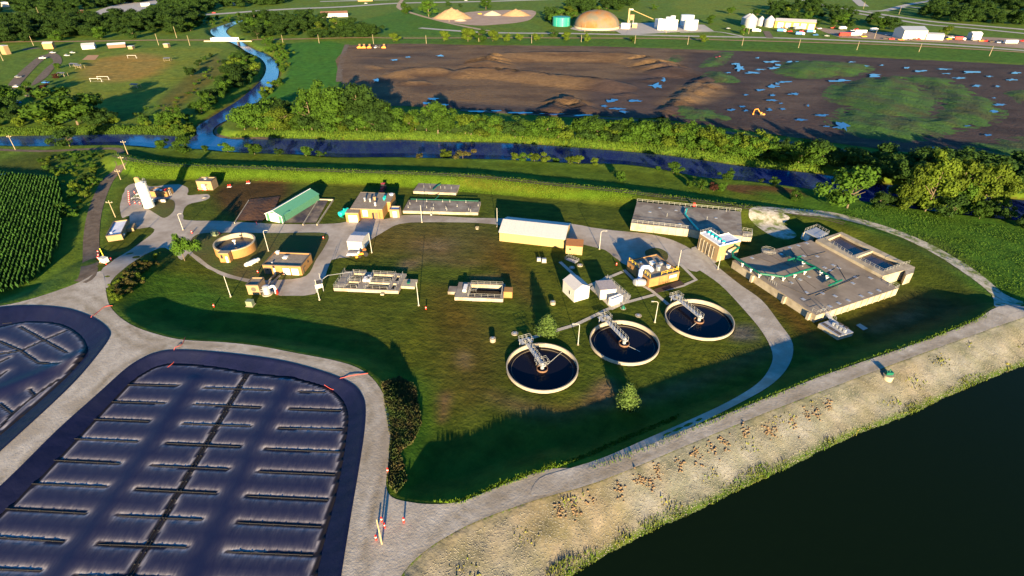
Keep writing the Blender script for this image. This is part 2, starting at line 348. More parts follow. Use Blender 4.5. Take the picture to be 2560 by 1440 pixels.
# the perimeter gravel leaves its own lawn triangle between basins untouched
rd = ring_sheet('gravel_road', np.vstack([GP, GS]), [POND1, POND2], M_GRAVEL, .05, 1.3)
V = np.array([v.co[:] for v in rd.data.vertices])
road_lines = [[(0, 800), (230, 715), (300, 790), (430, 860), (620, 880), (820, 915), (920, 970), (940, 1060), (925, 1200), (900, 1440)], [(1000, 1440), (1150, 1290), (1500, 1170), (1900, 1015), (2500, 790)]]
w = np.zeros(len(V))
for ln in [[(430, 865), (520, 876), (640, 886), (760, 905), (850, 925), (905, 955), (940, 1010), (945, 1090), (930, 1190), (905, 1300), (880, 1440), (870, 1520)], [(-100, 830), (40, 775), (180, 735), (270, 790), (340, 850), (430, 865)], [(1010, 1500), (1060, 1420), (1150, 1310), (1300, 1245), (1500, 1165), (1800, 1052), (2100, 935), (2500, 795)], [(430, 865), (300, 935), (200, 1040), (100, 1140), (0, 1215), (-100, 1290)]]:
    A = smooth(ats(ln, 3), 4, False); d = segdist(V[:, :2], A, False); w = np.maximum(w, .9 * np.exp(-((d - 1.6) / .8) ** 2))
attr(rd, 'wear', np.clip(w, 0, 1))
sheet('gravel_road', [(1350, 1196), (1430, 1170), (1520, 1140), (1620, 1096), (1720, 1052), (1820, 1005), (1890, 962), (1925, 918), (1930, 880), (1905, 830), (1860, 775), (1800, 712), (1740, 670), (1700, 640), (1720, 622), (1765, 640), (1800, 672), (1850, 712), (1905, 752), (1950, 810),
       (1978, 850), (1982, 885), (1965, 925), (1920, 968), (1830, 1018), (1720, 1072), (1600, 1122), (1500, 1160), (1440, 1185), (1400, 1225), (1330, 1240)], M_GRAVEL, off=.09, cell=2)
sheet('gravel_road', [(2490, 768), (2480, 740), (2420, 690), (2330, 632), (2230, 585), (2130, 555), (2030, 540), (1960, 533), (1975, 545), (1960, 560), (1985, 580), (1990, 592), (1960, 600), (1920, 585), (1885, 560), (1872, 535), (1885, 518), (1950, 520), (2050, 527), (2140, 545), (2240, 575), (2340, 618), (2440, 678), (2510, 735), (2560, 760)],
      mat('pale_gravel', (.33, .30, .24), (.48, .44, .38), scale=.9, rough=.95, bump=.06, c3=(.12, .15, .04), scale3=.35), off=.1, cell=2)
# plant roads
sheet('paved_road', [(235, 705), (262, 668), (300, 640), (345, 612), (385, 580), (375, 568), (330, 572), (322, 540), (305, 545), (300, 520), (308, 488), (318, 465), (345, 458), (380, 466), (420, 462), (455, 462), (472, 475), (470, 488), (500, 486), (525, 488), (515, 500), (480, 508), (462, 520), (458, 540), (470, 551),
       (560, 553), (700, 560), (850, 558), (890, 545), (960, 548), (1010, 538), (1100, 540), (1190, 545), (1300, 548), (1430, 560), (1500, 572), (1620, 585), (1680, 600), (1730, 625), (1770, 655), (1740, 680), (1700, 665), (1640, 672), (1570, 665), (1545, 650), (1510, 625), (1450, 610), (1240, 562), (1100, 556),
       (1000, 560), (960, 580), (925, 600), (900, 625), (895, 640), (830, 650), (815, 690), (800, 710), (785, 735), (700, 738), (640, 712), (600, 702), (560, 690), (520, 670), (490, 650), (470, 635), (455, 650), (430, 630), (400, 620), (340, 650), (290, 690), (268, 720)], M_CONC, off=.04, cell=3, n=3, jag=.12)
sheet('lawn', [(498, 585), (560, 582), (700, 583), (800, 582), (822, 592), (810, 620), (790, 650), (765, 690), (700, 700), (640, 700), (580, 688), (530, 668), (500, 645), (480, 630), (475, 605)], mat('lawn', (.05, .075, .009), (.075, .06, .011), scale=.09, rough=.95, bump=.2, bscale=1), off=.08, cell=3)
sheet('lawn', [(383, 500), (420, 498), (436, 505), (434, 528), (412, 545), (390, 535), (370, 522), (355, 515)], MATS['lawn'], off=.08, cell=3)
sheet('lawn', [(1612, 630), (1640, 620), (1668, 632), (1665, 652), (1630, 655)], MATS['lawn'], off=.08, cell=3)
sheet('pavement', [(1430, 552), (1420, 560), (1440, 620)], M_CONC, off=.06, sm=False) if False else None
# concrete footpaths in the lawn
def path_strip(name, pts, w, m, off=.09, sm=False):
    P = np.array([atT(*p)[:2] for p in pts]); P = smooth(P, 4, False) if sm else P
    L = []; R = []
    for i in range(len(P)):
        a = P[max(i - 1, 0)]; b = P[min(i + 1, len(P) - 1)]; t = (b - a) / np.linalg.norm(b - a); nn = np.array([-t[1], t[0]]) * w / 2
        L.append(P[i] + nn); R.append(P[i] - nn)
    return sheet(name, np.array(L + R[::-1]), m, off=off, cell=max(1.5, w), sm=False, world=True)
M_PATH = mat('path_concrete', (.34, .31, .25), (.42, .38, .32), scale=1.2, rough=.9)
for pts in ([(1560, 675), (1590, 705), (1630, 728), (1652, 746), (1671, 762)], [(1508, 778), (1560, 758), (1637, 737)], [(1505, 790), (1510, 778), (1440, 812), (1330, 845)], [(1470, 715), (1520, 695), (1556, 680)], [(1700, 660), (1740, 700), (1706, 715), (1640, 730)], [(1400, 655), (1440, 692)]):
    path_strip('footpath', pts, 1.1, M_PATH)
path_strip('dirt_track', [(300, 398), (302, 410), (270, 450), (240, 520), (228, 600), (222, 680), (200, 705)], 4.6, M_DIRT, off=.07, sm=True)
for o_ in (-.9, .9):
    A_ = LEVEE[:-14]; T_ = np.gradient(A_, axis=0); T_ /= np.linalg.norm(T_, axis=1)[:, None]; B_ = A_ + np.column_stack([-T_[:, 1], T_[:, 0]]) * o_; L_ = np.vstack([B_ + np.column_stack([-T_[:, 1], T_[:, 0]]) * .28, (B_ - np.column_stack([-T_[:, 1], T_[:, 0]]) * .28)[::-1]]); sheet('wheel_track', L_, M_DIRT, off=.09, cell=1.5, sm=False, world=True)
path_strip('dirt_track', [(-60, 372), (100, 378), (200, 374), (290, 372), (302, 385)], 3, M_DIRT, off=.07, sm=True)
# water ------------------------------------------------------------------------------------
def water(name, c, rough, bump, sc, spec=.5, ior=1.33):
    return mat(name, c, rough=rough, bump=bump, bscale=sc, spec=spec, det=3, ior=ior)
M_RIV = water('river_water', (.016, .03, .12), .12, .06, .7, .5, 1.33)
M_LAKE = water('lake_water', (.0035, .0085, .0035), .3, .03, .35, .06)
sheet('river', RIVER, M_RIV, off=0, cell=30, sm=False, z=-2.2, world=True)
sheet('lake', np.vstack([LAKE]), M_LAKE, off=0, cell=30, sm=False, z=-1.0, world=True)
sheet('mud_bar', [(536, 325), (560, 308), (600, 298), (640, 315), (690, 346), (640, 348), (580, 346), (545, 342)], mat('bar_mud', (.08, .06, .045), (.12, .09, .06), scale=.3), off=2.4, cell=4, z=-2.2, bumps=lambda V, P: 0 * V[:, 0] - 2.35 + .5 * sst(-sdist(V, P, 9) / 6))
# ploughed mud field ---------------------------------------------------------------------
MUD = [(872, 113), (1200, 113), (1500, 116), (1750, 125), (1850, 128), (2000, 133), (2200, 145), (2560, 163), (2800, 180), (2800, 440), (2560, 412), (2300, 385), (2100, 360), (1900, 332), (1750, 312), (1640, 297), (1600, 297), (1500, 291), (1300, 284), (1100, 270), (990, 265), (900, 262), (853, 205)]
RIDG = [([(1215, 148), (1246, 131), (1387, 128), (1500, 129), (1589, 134), (1680, 163)], 5.0, 24), ([(1172, 168), (1230, 167), (1354, 180), (1430, 188), (1525, 197)], 5.0, 20), ([(1005, 172), (1040, 166), (1098, 166)], 4.2, 16), ([(1018, 201), (1061, 201)], 2, 9), ([(1380, 262), (1421, 238), (1465, 262)], 3.6, 12),
        ([(900, 140), (1000, 142)], 1.0, 8), ([(1650, 290), (1740, 205), (1765, 190)], 2.6, 8), ([(1700, 250), (1780, 205)], 2.6, 9), ([(930, 161), (950, 166)], 1.4, 8), ([(1620, 197), (1650, 194)], 1.5, 8), ([(1550, 235), (1580, 232)], 1.4, 7)]
RIDGW = [(smooth(ats(a, h), 3, False), h, w) for a, h, w in RIDG]
GREEN = [([(1930, 182), (1945, 160), (2010, 152), (2130, 158), (2190, 172), (2150, 190), (2080, 196), (2000, 198)], 2.6), ([(2056, 232), (2090, 208), (2170, 195), (2240, 194), (2300, 212), (2330, 235), (2345, 262), (2330, 290), (2250, 300), (2160, 290), (2120, 270), (2062, 252)], 2.0),
         ([(2225, 192), (2300, 189), (2380, 200), (2440, 235), (2500, 262), (2522, 288), (2490, 312), (2400, 332), (2340, 350), (2260, 358), (2150, 346), (2080, 318), (2060, 300), (2110, 268), (2200, 285), (2320, 290), (2330, 250), (2290, 215)], 1.5),
         ([(1640, 275), (1680, 262), (1760, 270), (1830, 298), (1780, 305), (1700, 297)], 2), ([(1748, 195), (1770, 180), (1810, 182), (1852, 205), (1800, 210)], 3.5), ([(1745, 168), (1790, 135), (1835, 132), (1815, 160), (1790, 168)], 3), ([(1660, 150), (1690, 138), (1712, 148), (1690, 157)], 1.5),
         ([(2440, 250), (2560, 240), (2600, 262), (2560, 275), (2500, 270)], 2) if False else ([(2510, 232), (2580, 225), (2600, 245), (2560, 262), (2530, 250)], 3), ([(2400, 372), (2480, 350), (2600, 345), (2700, 400), (2560, 410)], 1.2)]
def mudz(V, P):
    z = .25 * sst(-sdist(V, P, 6) / 4)
    for A, h, w in RIDGW:
        d = segdist(V, A, False)
        # side: the crest drops steeply on the far side and gently towards the camera
        j = np.argmin(((V[:, None, :] - A[None]) ** 2).sum(2), 1); far = V[:, 1] > A[j, 1]
        z = np.maximum(z, h * np.where(far, sst(1 - d / 3.5), np.clip(1 - d / w, 0, 1) ** .8))
    z += .22 * np.sin(V[:, 1] * .9 + np.sin(V[:, 0] * .03) * 4) * np.sin(V[:, 0] * .05) + RNG.normal(0, .06, len(V))
    return z
M_MUD = mat('mud', (.19, .115, .05), (.66, .64, .62), scale=.3, rough=.9, bump=.7, bscale=.5, c3=(.55, .5, .5), scale3=.022, stretch=(1, 2.2, 1), spec=.25, tint='tint')
def coarse_sheet(name, pts, m, cell, off, bumps):
    return sheet(name, pts, m, off=off, cell=cell, bumps=bumps, n=2)
mf = coarse_sheet('mud_field', MUD, M_MUD, 3.0, .12, mudz)
V = np.array([v.co[:2] for v in mf.data.vertices]); C = np.tile(np.array([.135, .084, .042]), (len(V), 1))
for q, c, f in [([(1730, 120), (2800, 170), (2800, 440), (1640, 300), (1660, 262)], (.052, .033, .029), 9), ([(1100, 255), (1640, 285), (1640, 300), (1100, 272)], (.055, .038, .035), 6), ([(900, 140), (1080, 128), (1150, 150), (1000, 160), (900, 165)], (.10, .065, .04), 9), ([(1460, 225), (1660, 170), (1740, 165), (1640, 290), (1480, 285)], (.07, .045, .036), 8),
                ([(1640, 262), (1700, 215), (1800, 205), (1830, 235), (1760, 262), (1690, 270)], (.16, .10, .05), 5), ([(1180, 122), (1800, 126), (1800, 133), (1180, 130)], (.12, .075, .04), 4), ([(1900, 205), (2060, 205), (2060, 260), (1960, 290), (1860, 260)], (.085, .058, .045), 8)]:
    w = sst(.5 - sdist(V, ats(q, 0), f + 3) / (2 * f))[:, None]; C = C * (1 - w) + np.array(c) * w
attr(mf, 'tint', C, 'COLOR')
M_MUDG = mat('mound_grass', (.022, .072, .008), (.032, .088, .009), scale=.12, rough=.95, bump=.9, bscale=.6, c3=(.034, .045, .012), scale3=.05)
for q, hh in GREEN:
    sheet('grass_mound', q, M_MUDG, off=.35, cell=3, bumps=lambda V, P, hh=hh: hh * sst(-sdist(V, P, 30) / 22) + (.45 * np.sin(V[:, 0] * .35) * np.sin(V[:, 1] * .28) + RNG.normal(0, .2, len(V))) * sst(-sdist(V, P, 9) / 5))
sheet('grass_mound', [(1600, 300), (1640, 262), (1755, 140), (1770, 140), (1665, 262), (1630, 300)], M_MUD, off=.3, cell=4, bumps=lambda V, P: 2.4 * sst(-sdist(V, P, 20) / 7)) if False else None
M_PUD = mat('puddle_water', (.03, .045, .12), rough=.08, spec=.5)
PUD = [(985, 150, 16, 3), (1100, 139, 12, 3), (1020, 143, 9, 2), (940, 200, 9, 5), (1019, 192, 6, 2), (1640, 215, 22, 9), (1656, 198, 8, 7), (1530, 252, 18, 5), (1510, 265, 14, 6), (1545, 272, 20, 5), (1560, 280, 14, 4), (1590, 252, 18, 4), (1200, 278, 26, 3), (1300, 282, 30, 3), (1380, 285, 30, 3), (1085, 247, 16, 4), (1110, 262, 20, 3), (1068, 258, 16, 4), (1240, 277, 16, 2), (1450, 288, 30, 2.5),
       (1850, 170, 13, 8), (1925, 155, 24, 3), (1895, 145, 6, 2), (1900, 174, 16, 2), (1945, 163, 13, 4), (1975, 155, 10, 3), (1930, 215, 18, 5), (1942, 210, 6, 3), (1865, 237, 10, 3), (1932, 238, 8, 3), (1930, 251, 14, 2.5), (1830, 275, 14, 3), (1856, 267, 8, 3), (1864, 277, 8, 3), (1925, 275, 8, 4), (1958, 273, 8, 3), (1952, 259, 6, 2), (2020, 264, 5, 3), (2057, 288, 17, 3), (2110, 314, 20, 14), (2095, 318, 12, 4), (2065, 316, 12, 2),
       (2100, 202, 26, 4), (2185, 189, 20, 4), (2130, 155, 12, 1.5), (2267, 170, 7, 3), (2205, 163, 6, 2), (2360, 173, 22, 2), (2425, 181, 26, 3), (2365, 184, 16, 1.5), (2473, 191, 10, 2), (2530, 200, 14, 3), (2495, 216, 9, 2), (2540, 182, 14, 3), (2330, 370, 12, 2.5), (2485, 278, 14, 4), (2470, 338, 10, 3), (2420, 315, 10, 1.5), (2485, 245, 6, 2), (1880, 182, 22, 4), (1935, 170, 20, 3), (1960, 205, 18, 3), (1985, 235, 14, 3), (1900, 225, 14, 3), (1840, 160, 14, 3), (2160, 165, 20, 2), (2300, 178, 20, 2.5), (2400, 195, 18, 2.5), (2440, 215, 16, 3), (2500, 262, 18, 3), (2000, 300, 18, 3), (1996, 154, 11, 2), (1820, 182, 10, 1.5)]
for (x, y, a, b) in PUD:
    q = []
    for k in range(15):
        t = k / 15 * 2 * math.pi; r = random.uniform(.35, 1.3); q.append((x + (.95 if x > 1600 else .9) * a * r * math.cos(t), y + (.9 if x > 1600 else .8) * b * r * math.sin(t)))
    c = at(x, y, .5)
    P = np.array([at(px, py, .9) for px, py in q])
    sheet('puddle', P, M_PUD, off=0, cell=30, z=.98, world=True, n=2)
# ---------------------------------------------------------------- mesh builder for things
class MB:
    def __init__(s): s.v = []; s.f = []
    def add(s, V, Fc):
        n = len(s.v); s.v += [tuple(map(float, v)) for v in V]; s.f += [tuple(n + i for i in f) for f in Fc]; return s
    def box(s, x0, y0, z0, x1, y1, z1):
        return s.add([(x0, y0, z0), (x1, y0, z0), (x1, y1, z0), (x0, y1, z0), (x0, y0, z1), (x1, y0, z1), (x1, y1, z1), (x0, y1, z1)],
                     [(0, 3, 2, 1), (4, 5, 6, 7), (0, 1, 5, 4), (1, 2, 6, 5), (2, 3, 7, 6), (3, 0, 4, 7)])
    def prism(s, P, z0, z1, top=True, bot=False):
        n = len(P); a = sum(P[i][0] * P[(i + 1) % n][1] - P[(i + 1) % n][0] * P[i][1] for i in range(n))
        P = list(P) if a > 0 else list(P)[::-1]
        V = [(p[0], p[1], z0) for p in P] + [(p[0], p[1], z1) for p in P]; Fc = [(i, (i + 1) % n, n + (i + 1) % n, n + i) for i in range(n)]
        if top: Fc.append(tuple(range(n, 2 * n)))
        if bot: Fc.append(tuple(range(n))[::-1])
        return s.add(V, Fc)
    def tube(s, a, b, r, n=6, r2=None, cap=True):
        a = Vector(a); b = Vector(b); d = (b - a)
        if d.length < 1e-6: return s
        d.normalize(); u = d.orthogonal().normalized(); w = d.cross(u); r2 = r if r2 is None else r2
        V = []
        for c, rr in ((a, r), (b, r2)):
            for k in range(n):
                t = 2 * math.pi * k / n; V.append(c + (u * math.cos(t) + w * math.sin(t)) * rr)
        Fc = [(k, (k + 1) % n, n + (k + 1) % n, n + k) for k in range(n)]
        if cap: Fc += [tuple(range(n))[::-1], tuple(range(n, 2 * n))]
        return s.add(V, Fc)
    def path(s, pts, r, n=6):
        for a, b in zip(pts[:-1], pts[1:]): s.tube(a, b, r, n)
        return s
    def lathe(s, prof, n=24, c=(0, 0), a0=0, a1=2 * math.pi):
        m = len(prof); full = abs(a1 - a0 - 2 * math.pi) < 1e-6; k = n if full else n + 1
        V = [(c[0] + r * math.cos(a0 + (a1 - a0) * i / n), c[1] + r * math.sin(a0 + (a1 - a0) * i / n), z) for i in range(k) for r, z in prof]
        Fc = []
        for i in range(n):
            j = (i + 1) % k
            for q in range(m - 1): Fc.append((i * m + q, j * m + q, j * m + q + 1, i * m + q + 1))
        return s.add(V, Fc)
    def quad(s, *p): return s.add(p, [tuple(range(len(p)))])
    def rail(s, pts, h=1.05, sp=1.8, r=.04, closed=False):
        r = r * .72
        if closed: pts = list(pts) + [pts[0]]
        for a, b in zip(pts[:-1], pts[1:]):
            a = Vector(a); b = Vector(b); L = (b - a).length; k = max(1, round(L / sp))
            for z in (h, h * .55): s.tube(a + Vector((0, 0, z)), b + Vector((0, 0, z)), r, 4)
            for i in range(k + 1):
                p = a.lerp(b, i / k); s.tube(p, p + Vector((0, 0, h)), r, 4)
        return s
    def build(s, name, m, parent=None, sm=False, loc=None):
        o = mesh_obj(name, s.v, s.f, m, parent, sm)
        if sm:
            o.data.shade_smooth() if hasattr(o.data, 'shade_smooth') else None
            try: o.data.set_sharp_from_angle(angle=math.radians(40))
            except Exception: pass
        if loc is not None: o.location = loc
        return o
# paints and building surfaces
M_TAN = mat('tan_brick', (.29, .205, .115), (.26, .18, .10), scale=2, rough=.9, spec=.1)
M_ORA = mat('buff_brick', (.34, .185, .07), (.30, .16, .058), scale=2.5, rough=.9, spec=.1, c3=(.27, .145, .055), scale3=.4)
M_CRM = mat('cream_metal_siding', (.36, .26, .115), (.33, .235, .10), scale=8, rough=.6, stretch=(6, 6, .2))
M_WHT = mat('white_siding', (.50, .48, .45), (.45, .44, .41), scale=1.5, rough=.6)
M_WRF = mat('white_roof_membrane', (.66, .68, .74), (.50, .52, .60), scale=.5, rough=.7)
M_GRF = mat('grey_metal_roof', (.41, .405, .42), (.35, .345, .365), scale=3, rough=.55)
M_GRV = mat('gravel_roof', (.19, .155, .115), (.25, .21, .165), scale=.9, rough=.95, bump=.05)
M_TNK = mat('weathered_deck_concrete', (.20, .175, .15), (.27, .24, .20), scale=.45, rough=.92, c3=(.16, .13, .105), scale3=.18, spec=.15, det=8)
M_WALLC = mat('wall_concrete', (.33, .285, .21), (.40, .345, .26), scale=.8, rough=.9, c3=(.26, .22, .16), scale3=.3, spec=.1)
M_TRIM = mat('dark_trim', (.09, .075, .06), rough=.7)
M_GLASS = mat('dark_glass', (.02, .022, .028), rough=.15, spec=.6)
M_DOOR = mat('brown_door', (.14, .10, .07), rough=.6)
M_GDOOR = mat('white_garage_door', (.66, .62, .52), (.60, .57, .48), scale=6, rough=.5, stretch=(.2, .2, 6))
M_GALV = mat('galvanised_steel', (.42, .43, .44), (.34, .35, .37), scale=3, rough=.45, metal=.3)
M_RAILM = mat('aluminium_rail', (.36, .36, .34), rough=.5, metal=.2)
M_GRNP = mat('green_pipe_paint', (.006, .11, .07), (.005, .085, .055), scale=2, rough=.4)
M_TURQ = mat('turquoise_paint', (.01, .42, .38), rough=.4)
M_WPAINT = mat('white_paint', (.72, .70, .66), (.66, .64, .61), scale=1, rough=.45)
M_BLK = mat('black_rubber', (.02, .02, .022), rough=.8)
M_RED = mat('safety_red', (.75, .03, .02), rough=.5)
M_YEL = mat('safety_yellow', (.75, .50, .02), rough=.5)
M_ORG = mat('machine_orange', (.72, .25, .03), rough=.5)
M_WOOD = mat('pole_wood', (.36, .29, .18), (.28, .22, .14), scale=3, rough=.9)
M_TWAT = mat('tank_water', (.006, .006, .012), rough=.12, bump=.008, bscale=2, spec=.12)
M_SLUR = mat('basin_sludge', (.035, .022, .022), (.05, .032, .028), scale=.35, rough=.25, spec=.35)
def frame(p0, p1, p3, z):
    a, b, c = at(*p0, z), at(*p1, z), at(*p3, z); u = b - a; w = np.linalg.norm(u); u /= w; v = np.array([-u[1], u[0]]); d = (c - a) @ v
    return a, math.atan2(u[1], u[0]), w, d
def local(E, p, z):
    """pixel at height z -> local xy of an empty"""
    q = at(*p, z + E.location.z) - np.array(E.location[:2]); c, s = math.cos(-E.rotation_euler.z), math.sin(-E.rotation_euler.z)
    return (q[0] * c - q[1] * s, q[0] * s + q[1] * c)
def opening(E, w, d, face, u0, u1, v0, v1, name, m, fr=None, t=.05):
    """a door or window standing 5 cm proud of a wall; u in metres along the wall"""
    def bx(b, a0, a1, c0, c1, th):
        if face == 'F': b.box(a0, -th, c0, a1, .02, c1)
        elif face == 'R': b.box(w - .02, a0, c0, w + th, a1, c1)
        elif face == 'L': b.box(-th, a0, c0, .02, a1, c1)
        return b
    o = bx(MB(), u0, u1, v0, v1, t).build(name, m, E)
    if fr:
        b = MB(); k = .1
        for q in ((u0 - k, u0, v0, v1 + k), (u1, u1 + k, v0, v1 + k), (u0, u1, v1, v1 + k)): bx(b, *q, t + .03)
        b.build('frame', fr, o)
    return o
def flat_building(name, label, cat, fl, fr, bk, h, wall, roof, trim=None, par=.3, group=None, z0=0.0, vents=()):
    a, rz, w, d = frame(fl, fr, bk, h + z0)
    E = empty(name, (a[0], a[1], z0), rz, label, cat, group)
    b = MB(); t = .25
    P = [(0, 0), (w, 0), (w, d), (0, d)]; Q = [(t, t), (w - t, t), (w - t, d - t), (t, d - t)]
    V = [(x, y, -.3) for x, y in P] + [(x, y, h) for x, y in P] + [(x, y, h) for x, y in Q] + [(x, y, h - par) for x, y in Q]
    Fc = []
    for k in range(4):
        j = (k + 1) % 4; Fc += [(k, j, 4 + j, 4 + k), (8 + j, 8 + k, 12 + k, 12 + j)]
    b.add(V, Fc).build('wall', wall, E)
    MB().add([(x, y, h) for x, y in P] + [(x, y, h) for x, y in Q] + [(x - .06 * (1 if x < w / 2 else -1), y - .06 * (1 if y < d / 2 else -1), h + .06) for x, y in P] + [(x, y, h + .06) for x, y in Q] + [(x - .06 * (1 if x < w / 2 else -1), y - .06 * (1 if y < d / 2 else -1), h - .22) for x, y in P],
             [f for k in range(4) for f in ((8 + k, 8 + (k + 1) % 4, 12 + (k + 1) % 4, 12 + k), (16 + k, 16 + (k + 1) % 4, 8 + (k + 1) % 4, 8 + k), (4 + (k + 1) % 4, 4 + k, 12 + k, 12 + (k + 1) % 4))]).build('roof_edge', trim or M_TRIM, E)
    MB().add([(x, y, h - par) for x, y in Q], [(0, 1, 2, 3)]).build('roof', roof, E)
    for (x, y, s, hh, mm) in vents:
        MB().box(x * w - s / 2, y * d - s / 2, h - par, x * w + s / 2, y * d + s / 2, h - par + hh).box(x * w - s * .65, y * d - s * .65, h - par + hh, x * w + s * .65, y * d + s * .65, h - par + hh + .12).build('roof_vent', mm, E)
    return E, w, d
def gable_building(name, label, cat, fl, fr, bk, h, rise, wall, roof, along='x', group=None, over=.25, z0=0.0):
    a, rz, w, d = frame(fl, fr, bk, h + z0); E = empty(name, (a[0], a[1], z0), rz, label, cat, group); b = MB()
    if along == 'x':
        b.add([(0, 0, -.2), (w, 0, -.2), (w, d, -.2), (0, d, -.2), (0, 0, h), (w, 0, h), (w, d, h), (0, d, h), (0, d / 2, h + rise), (w, d / 2, h + rise)],
              [(0, 1, 5, 4), (2, 3, 7, 6), (1, 2, 6, 9, 5), (3, 0, 4, 8, 7)]).build('wall', wall, E)
        s = over * rise / (d / 2); t = .1; r = MB()
        V = [(-over, -over, h - s), (w + over, -over, h - s), (w + over, d / 2, h + rise), (-over, d / 2, h + rise), (w + over, d + over, h - s), (-over, d + over, h - s)]
    else:
        b.add([(0, 0, -.2), (w, 0, -.2), (w, d, -.2), (0, d, -.2), (0, 0, h), (w, 0, h), (w, d, h), (0, d, h), (w / 2, 0, h + rise), (w / 2, d, h + rise)],
              [(1, 2, 6, 5), (3, 0, 4, 7), (0, 1, 5, 8, 4), (2, 3, 7, 9, 6)]).build('wall', wall, E)
        s = over * rise / (w / 2); t = .1; r = MB()
        V = [(w + over, -over, h - s), (w + over, d + over, h - s), (w / 2, d + over, h + rise), (w / 2, -over, h + rise), (-over, d + over, h - s), (-over, -over, h - s)]
    V = [(x, y, z + .03) for x, y, z in V]; V2 = [(x, y, z + t) for x, y, z in V]
    r.add(V + V2, [(6, 7, 8, 9), (9, 8, 10, 11), (0, 1, 7, 6), (1, 2, 8, 7), (2, 4, 10, 8), (4, 5, 11, 10), (5, 3, 9, 11), (3, 0, 6, 9), (3, 2, 1, 0), (5, 4, 2, 3)]).build('roof', roof, E)
    return E, w, d
def ribs(E, w, d, h, m, n, face='F', name='siding_rib'):
    pass
# ---------------------------------------------------------------- north-west corner
h = hgt((374, 518), 460); c = at(374, 517)
E = empty('silo', (c[0], c[1], 0), 0, 'tall white cylindrical silo standing on the paved loop at the left', 'silo')
R0 = .5 * np.linalg.norm(at(362.5, 517.5) - at(385.5, 517.5))
MB().lathe([(R0, 0), (R0, h), (R0 * .8, h + .5), (0, h + .9)], 28).lathe([(R0 + .12, -.1), (R0 + .12, .5), (R0, .55)], 28).build('shell', M_WPAINT, E, True)
MB().lathe([(R0 + .02, z) for z in ()], 4)
[MB().lathe([(R0 + .005, z), (R0 + .07, z + .03), (R0 + .07, z + .15), (R0 + .005, z + .2)], 28).build('band', M_WHT, E, True) for z in np.arange(2.2, h, 2.2)]
MB().lathe([(R0 * .52, h * .9), (R0 * .52, h + 2.2), (R0 * .35, h + 2.5), (0, h + 2.6)], 14, (-R0 * .42, 0)).build('filter_column', M_CRM, E, True)
MB().rail([(R0 * .2, -R0 * .7, h + .5), (R0 * .95, -R0 * .2, h + .5), (R0 * .9, R0 * .6, h + .5), (R0 * .2, R0 * .8, h + .5)], 1.1, 1, .05).box(R0 * .1, -R0 * .7, h + .45, R0, R0 * .7, h + .55).build('platform', M_GALV, E)
b = MB(); [b.tube((R0 + .25, y, 0), (R0 + .25, y, h + 1), .05, 4) for y in (-.25, .25)]; [b.tube((R0 + .25, -.25, z), (R0 + .25, .25, z), .03, 4) for z in np.arange(.4, h, .4)]; b.build('ladder', M_GALV, E)
MB().tube((R0 * .9, -.9, h * .35), (R0 + .9, -.4, h * .35), .12).box(R0 * .85, -1.2, h * .34, R0 * .85 + .9, -.5, h * .42).build('pipe_box', M_WPAINT, E)
h = hgt((418.8, 492.5), 478.8)
E, w, d = flat_building('brick_building', 'low buff brick building right behind the tall white silo', 'building', (371, 478), (415.6, 478.8), (384, 468.5), h, M_ORA, M_GRV, vents=[(.75, .5, .9, .5, M_RED), (.6, .35, .6, .4, M_WPAINT), (.3, .5, 1.4, .25, M_GALV)])
opening(E, w, d, 'R', d * .35, d * .55, 0, 2.2, 'door', M_DOOR, M_WPAINT); opening(E, w, d, 'F', w * .35, w * .68, 0, h * .8, 'shutter', M_TRIM)
a, rz, w2, d2 = frame((376, 500), (412, 501), (377, 497), .9); E = empty('low_wall', (*a, 0), rz, 'low white wall with a dark middle panel in front of the silo building', 'wall')
MB().box(0, 0, -.1, w2 * .3, .5, 1.1).box(w2 * .7, 0, -.1, w2, .5, 1.1).build('end_pier', M_WHT, E); MB().box(w2 * .3 + .003, .05, -.1, w2 * .7 - .003, .45, 1.0).build('panel', M_TRIM, E)
h = hgt((495, 475), 452)
E, w, d = flat_building('pump_house', 'square tan pump house beside the levee, right of the silo', 'building', (488.8, 452), (526, 452.6), (500.5, 442), h, M_TAN, M_GRV, vents=[(.45, .6, .9, .3, M_GALV)])
opening(E, w, d, 'F', w * .3, w * .52, 0, 2.3, 'door', M_WHT, M_WPAINT)
q = opening(E, w, d, 'F', w * .6, w * .72, 2.3, 2.7, 'vent', M_TRIM); MB().lathe([(.0, 0), (.5, 0), (.55, .06), (.6, 0)], 16).build('emblem_ring', M_TRIM, E).matrix_local = Matrix.Translation((w * .55, -.05, h * .55)) @ Matrix.Rotation(math.pi / 2, 4, 'X')
h = hgt((270, 605), 590)
E, w, d = flat_building('utility_shed', 'tan shed with a white roof membrane left of the blue-shaded drive', 'shed', (264, 590), (302.5, 584.5), (270.6, 555), h, M_TAN, M_WRF, vents=[(.25, .2, .5, .3, M_WPAINT)])
MB().box(w + .02, d * .1, h * .5, w + .35, d * .2, h * .6).build('wall_lamp', M_WPAINT, E); MB().box(w + .02, d * .5, 0, w + 2.2, d * .85, h * .55).build('side_annex', M_TAN, E)
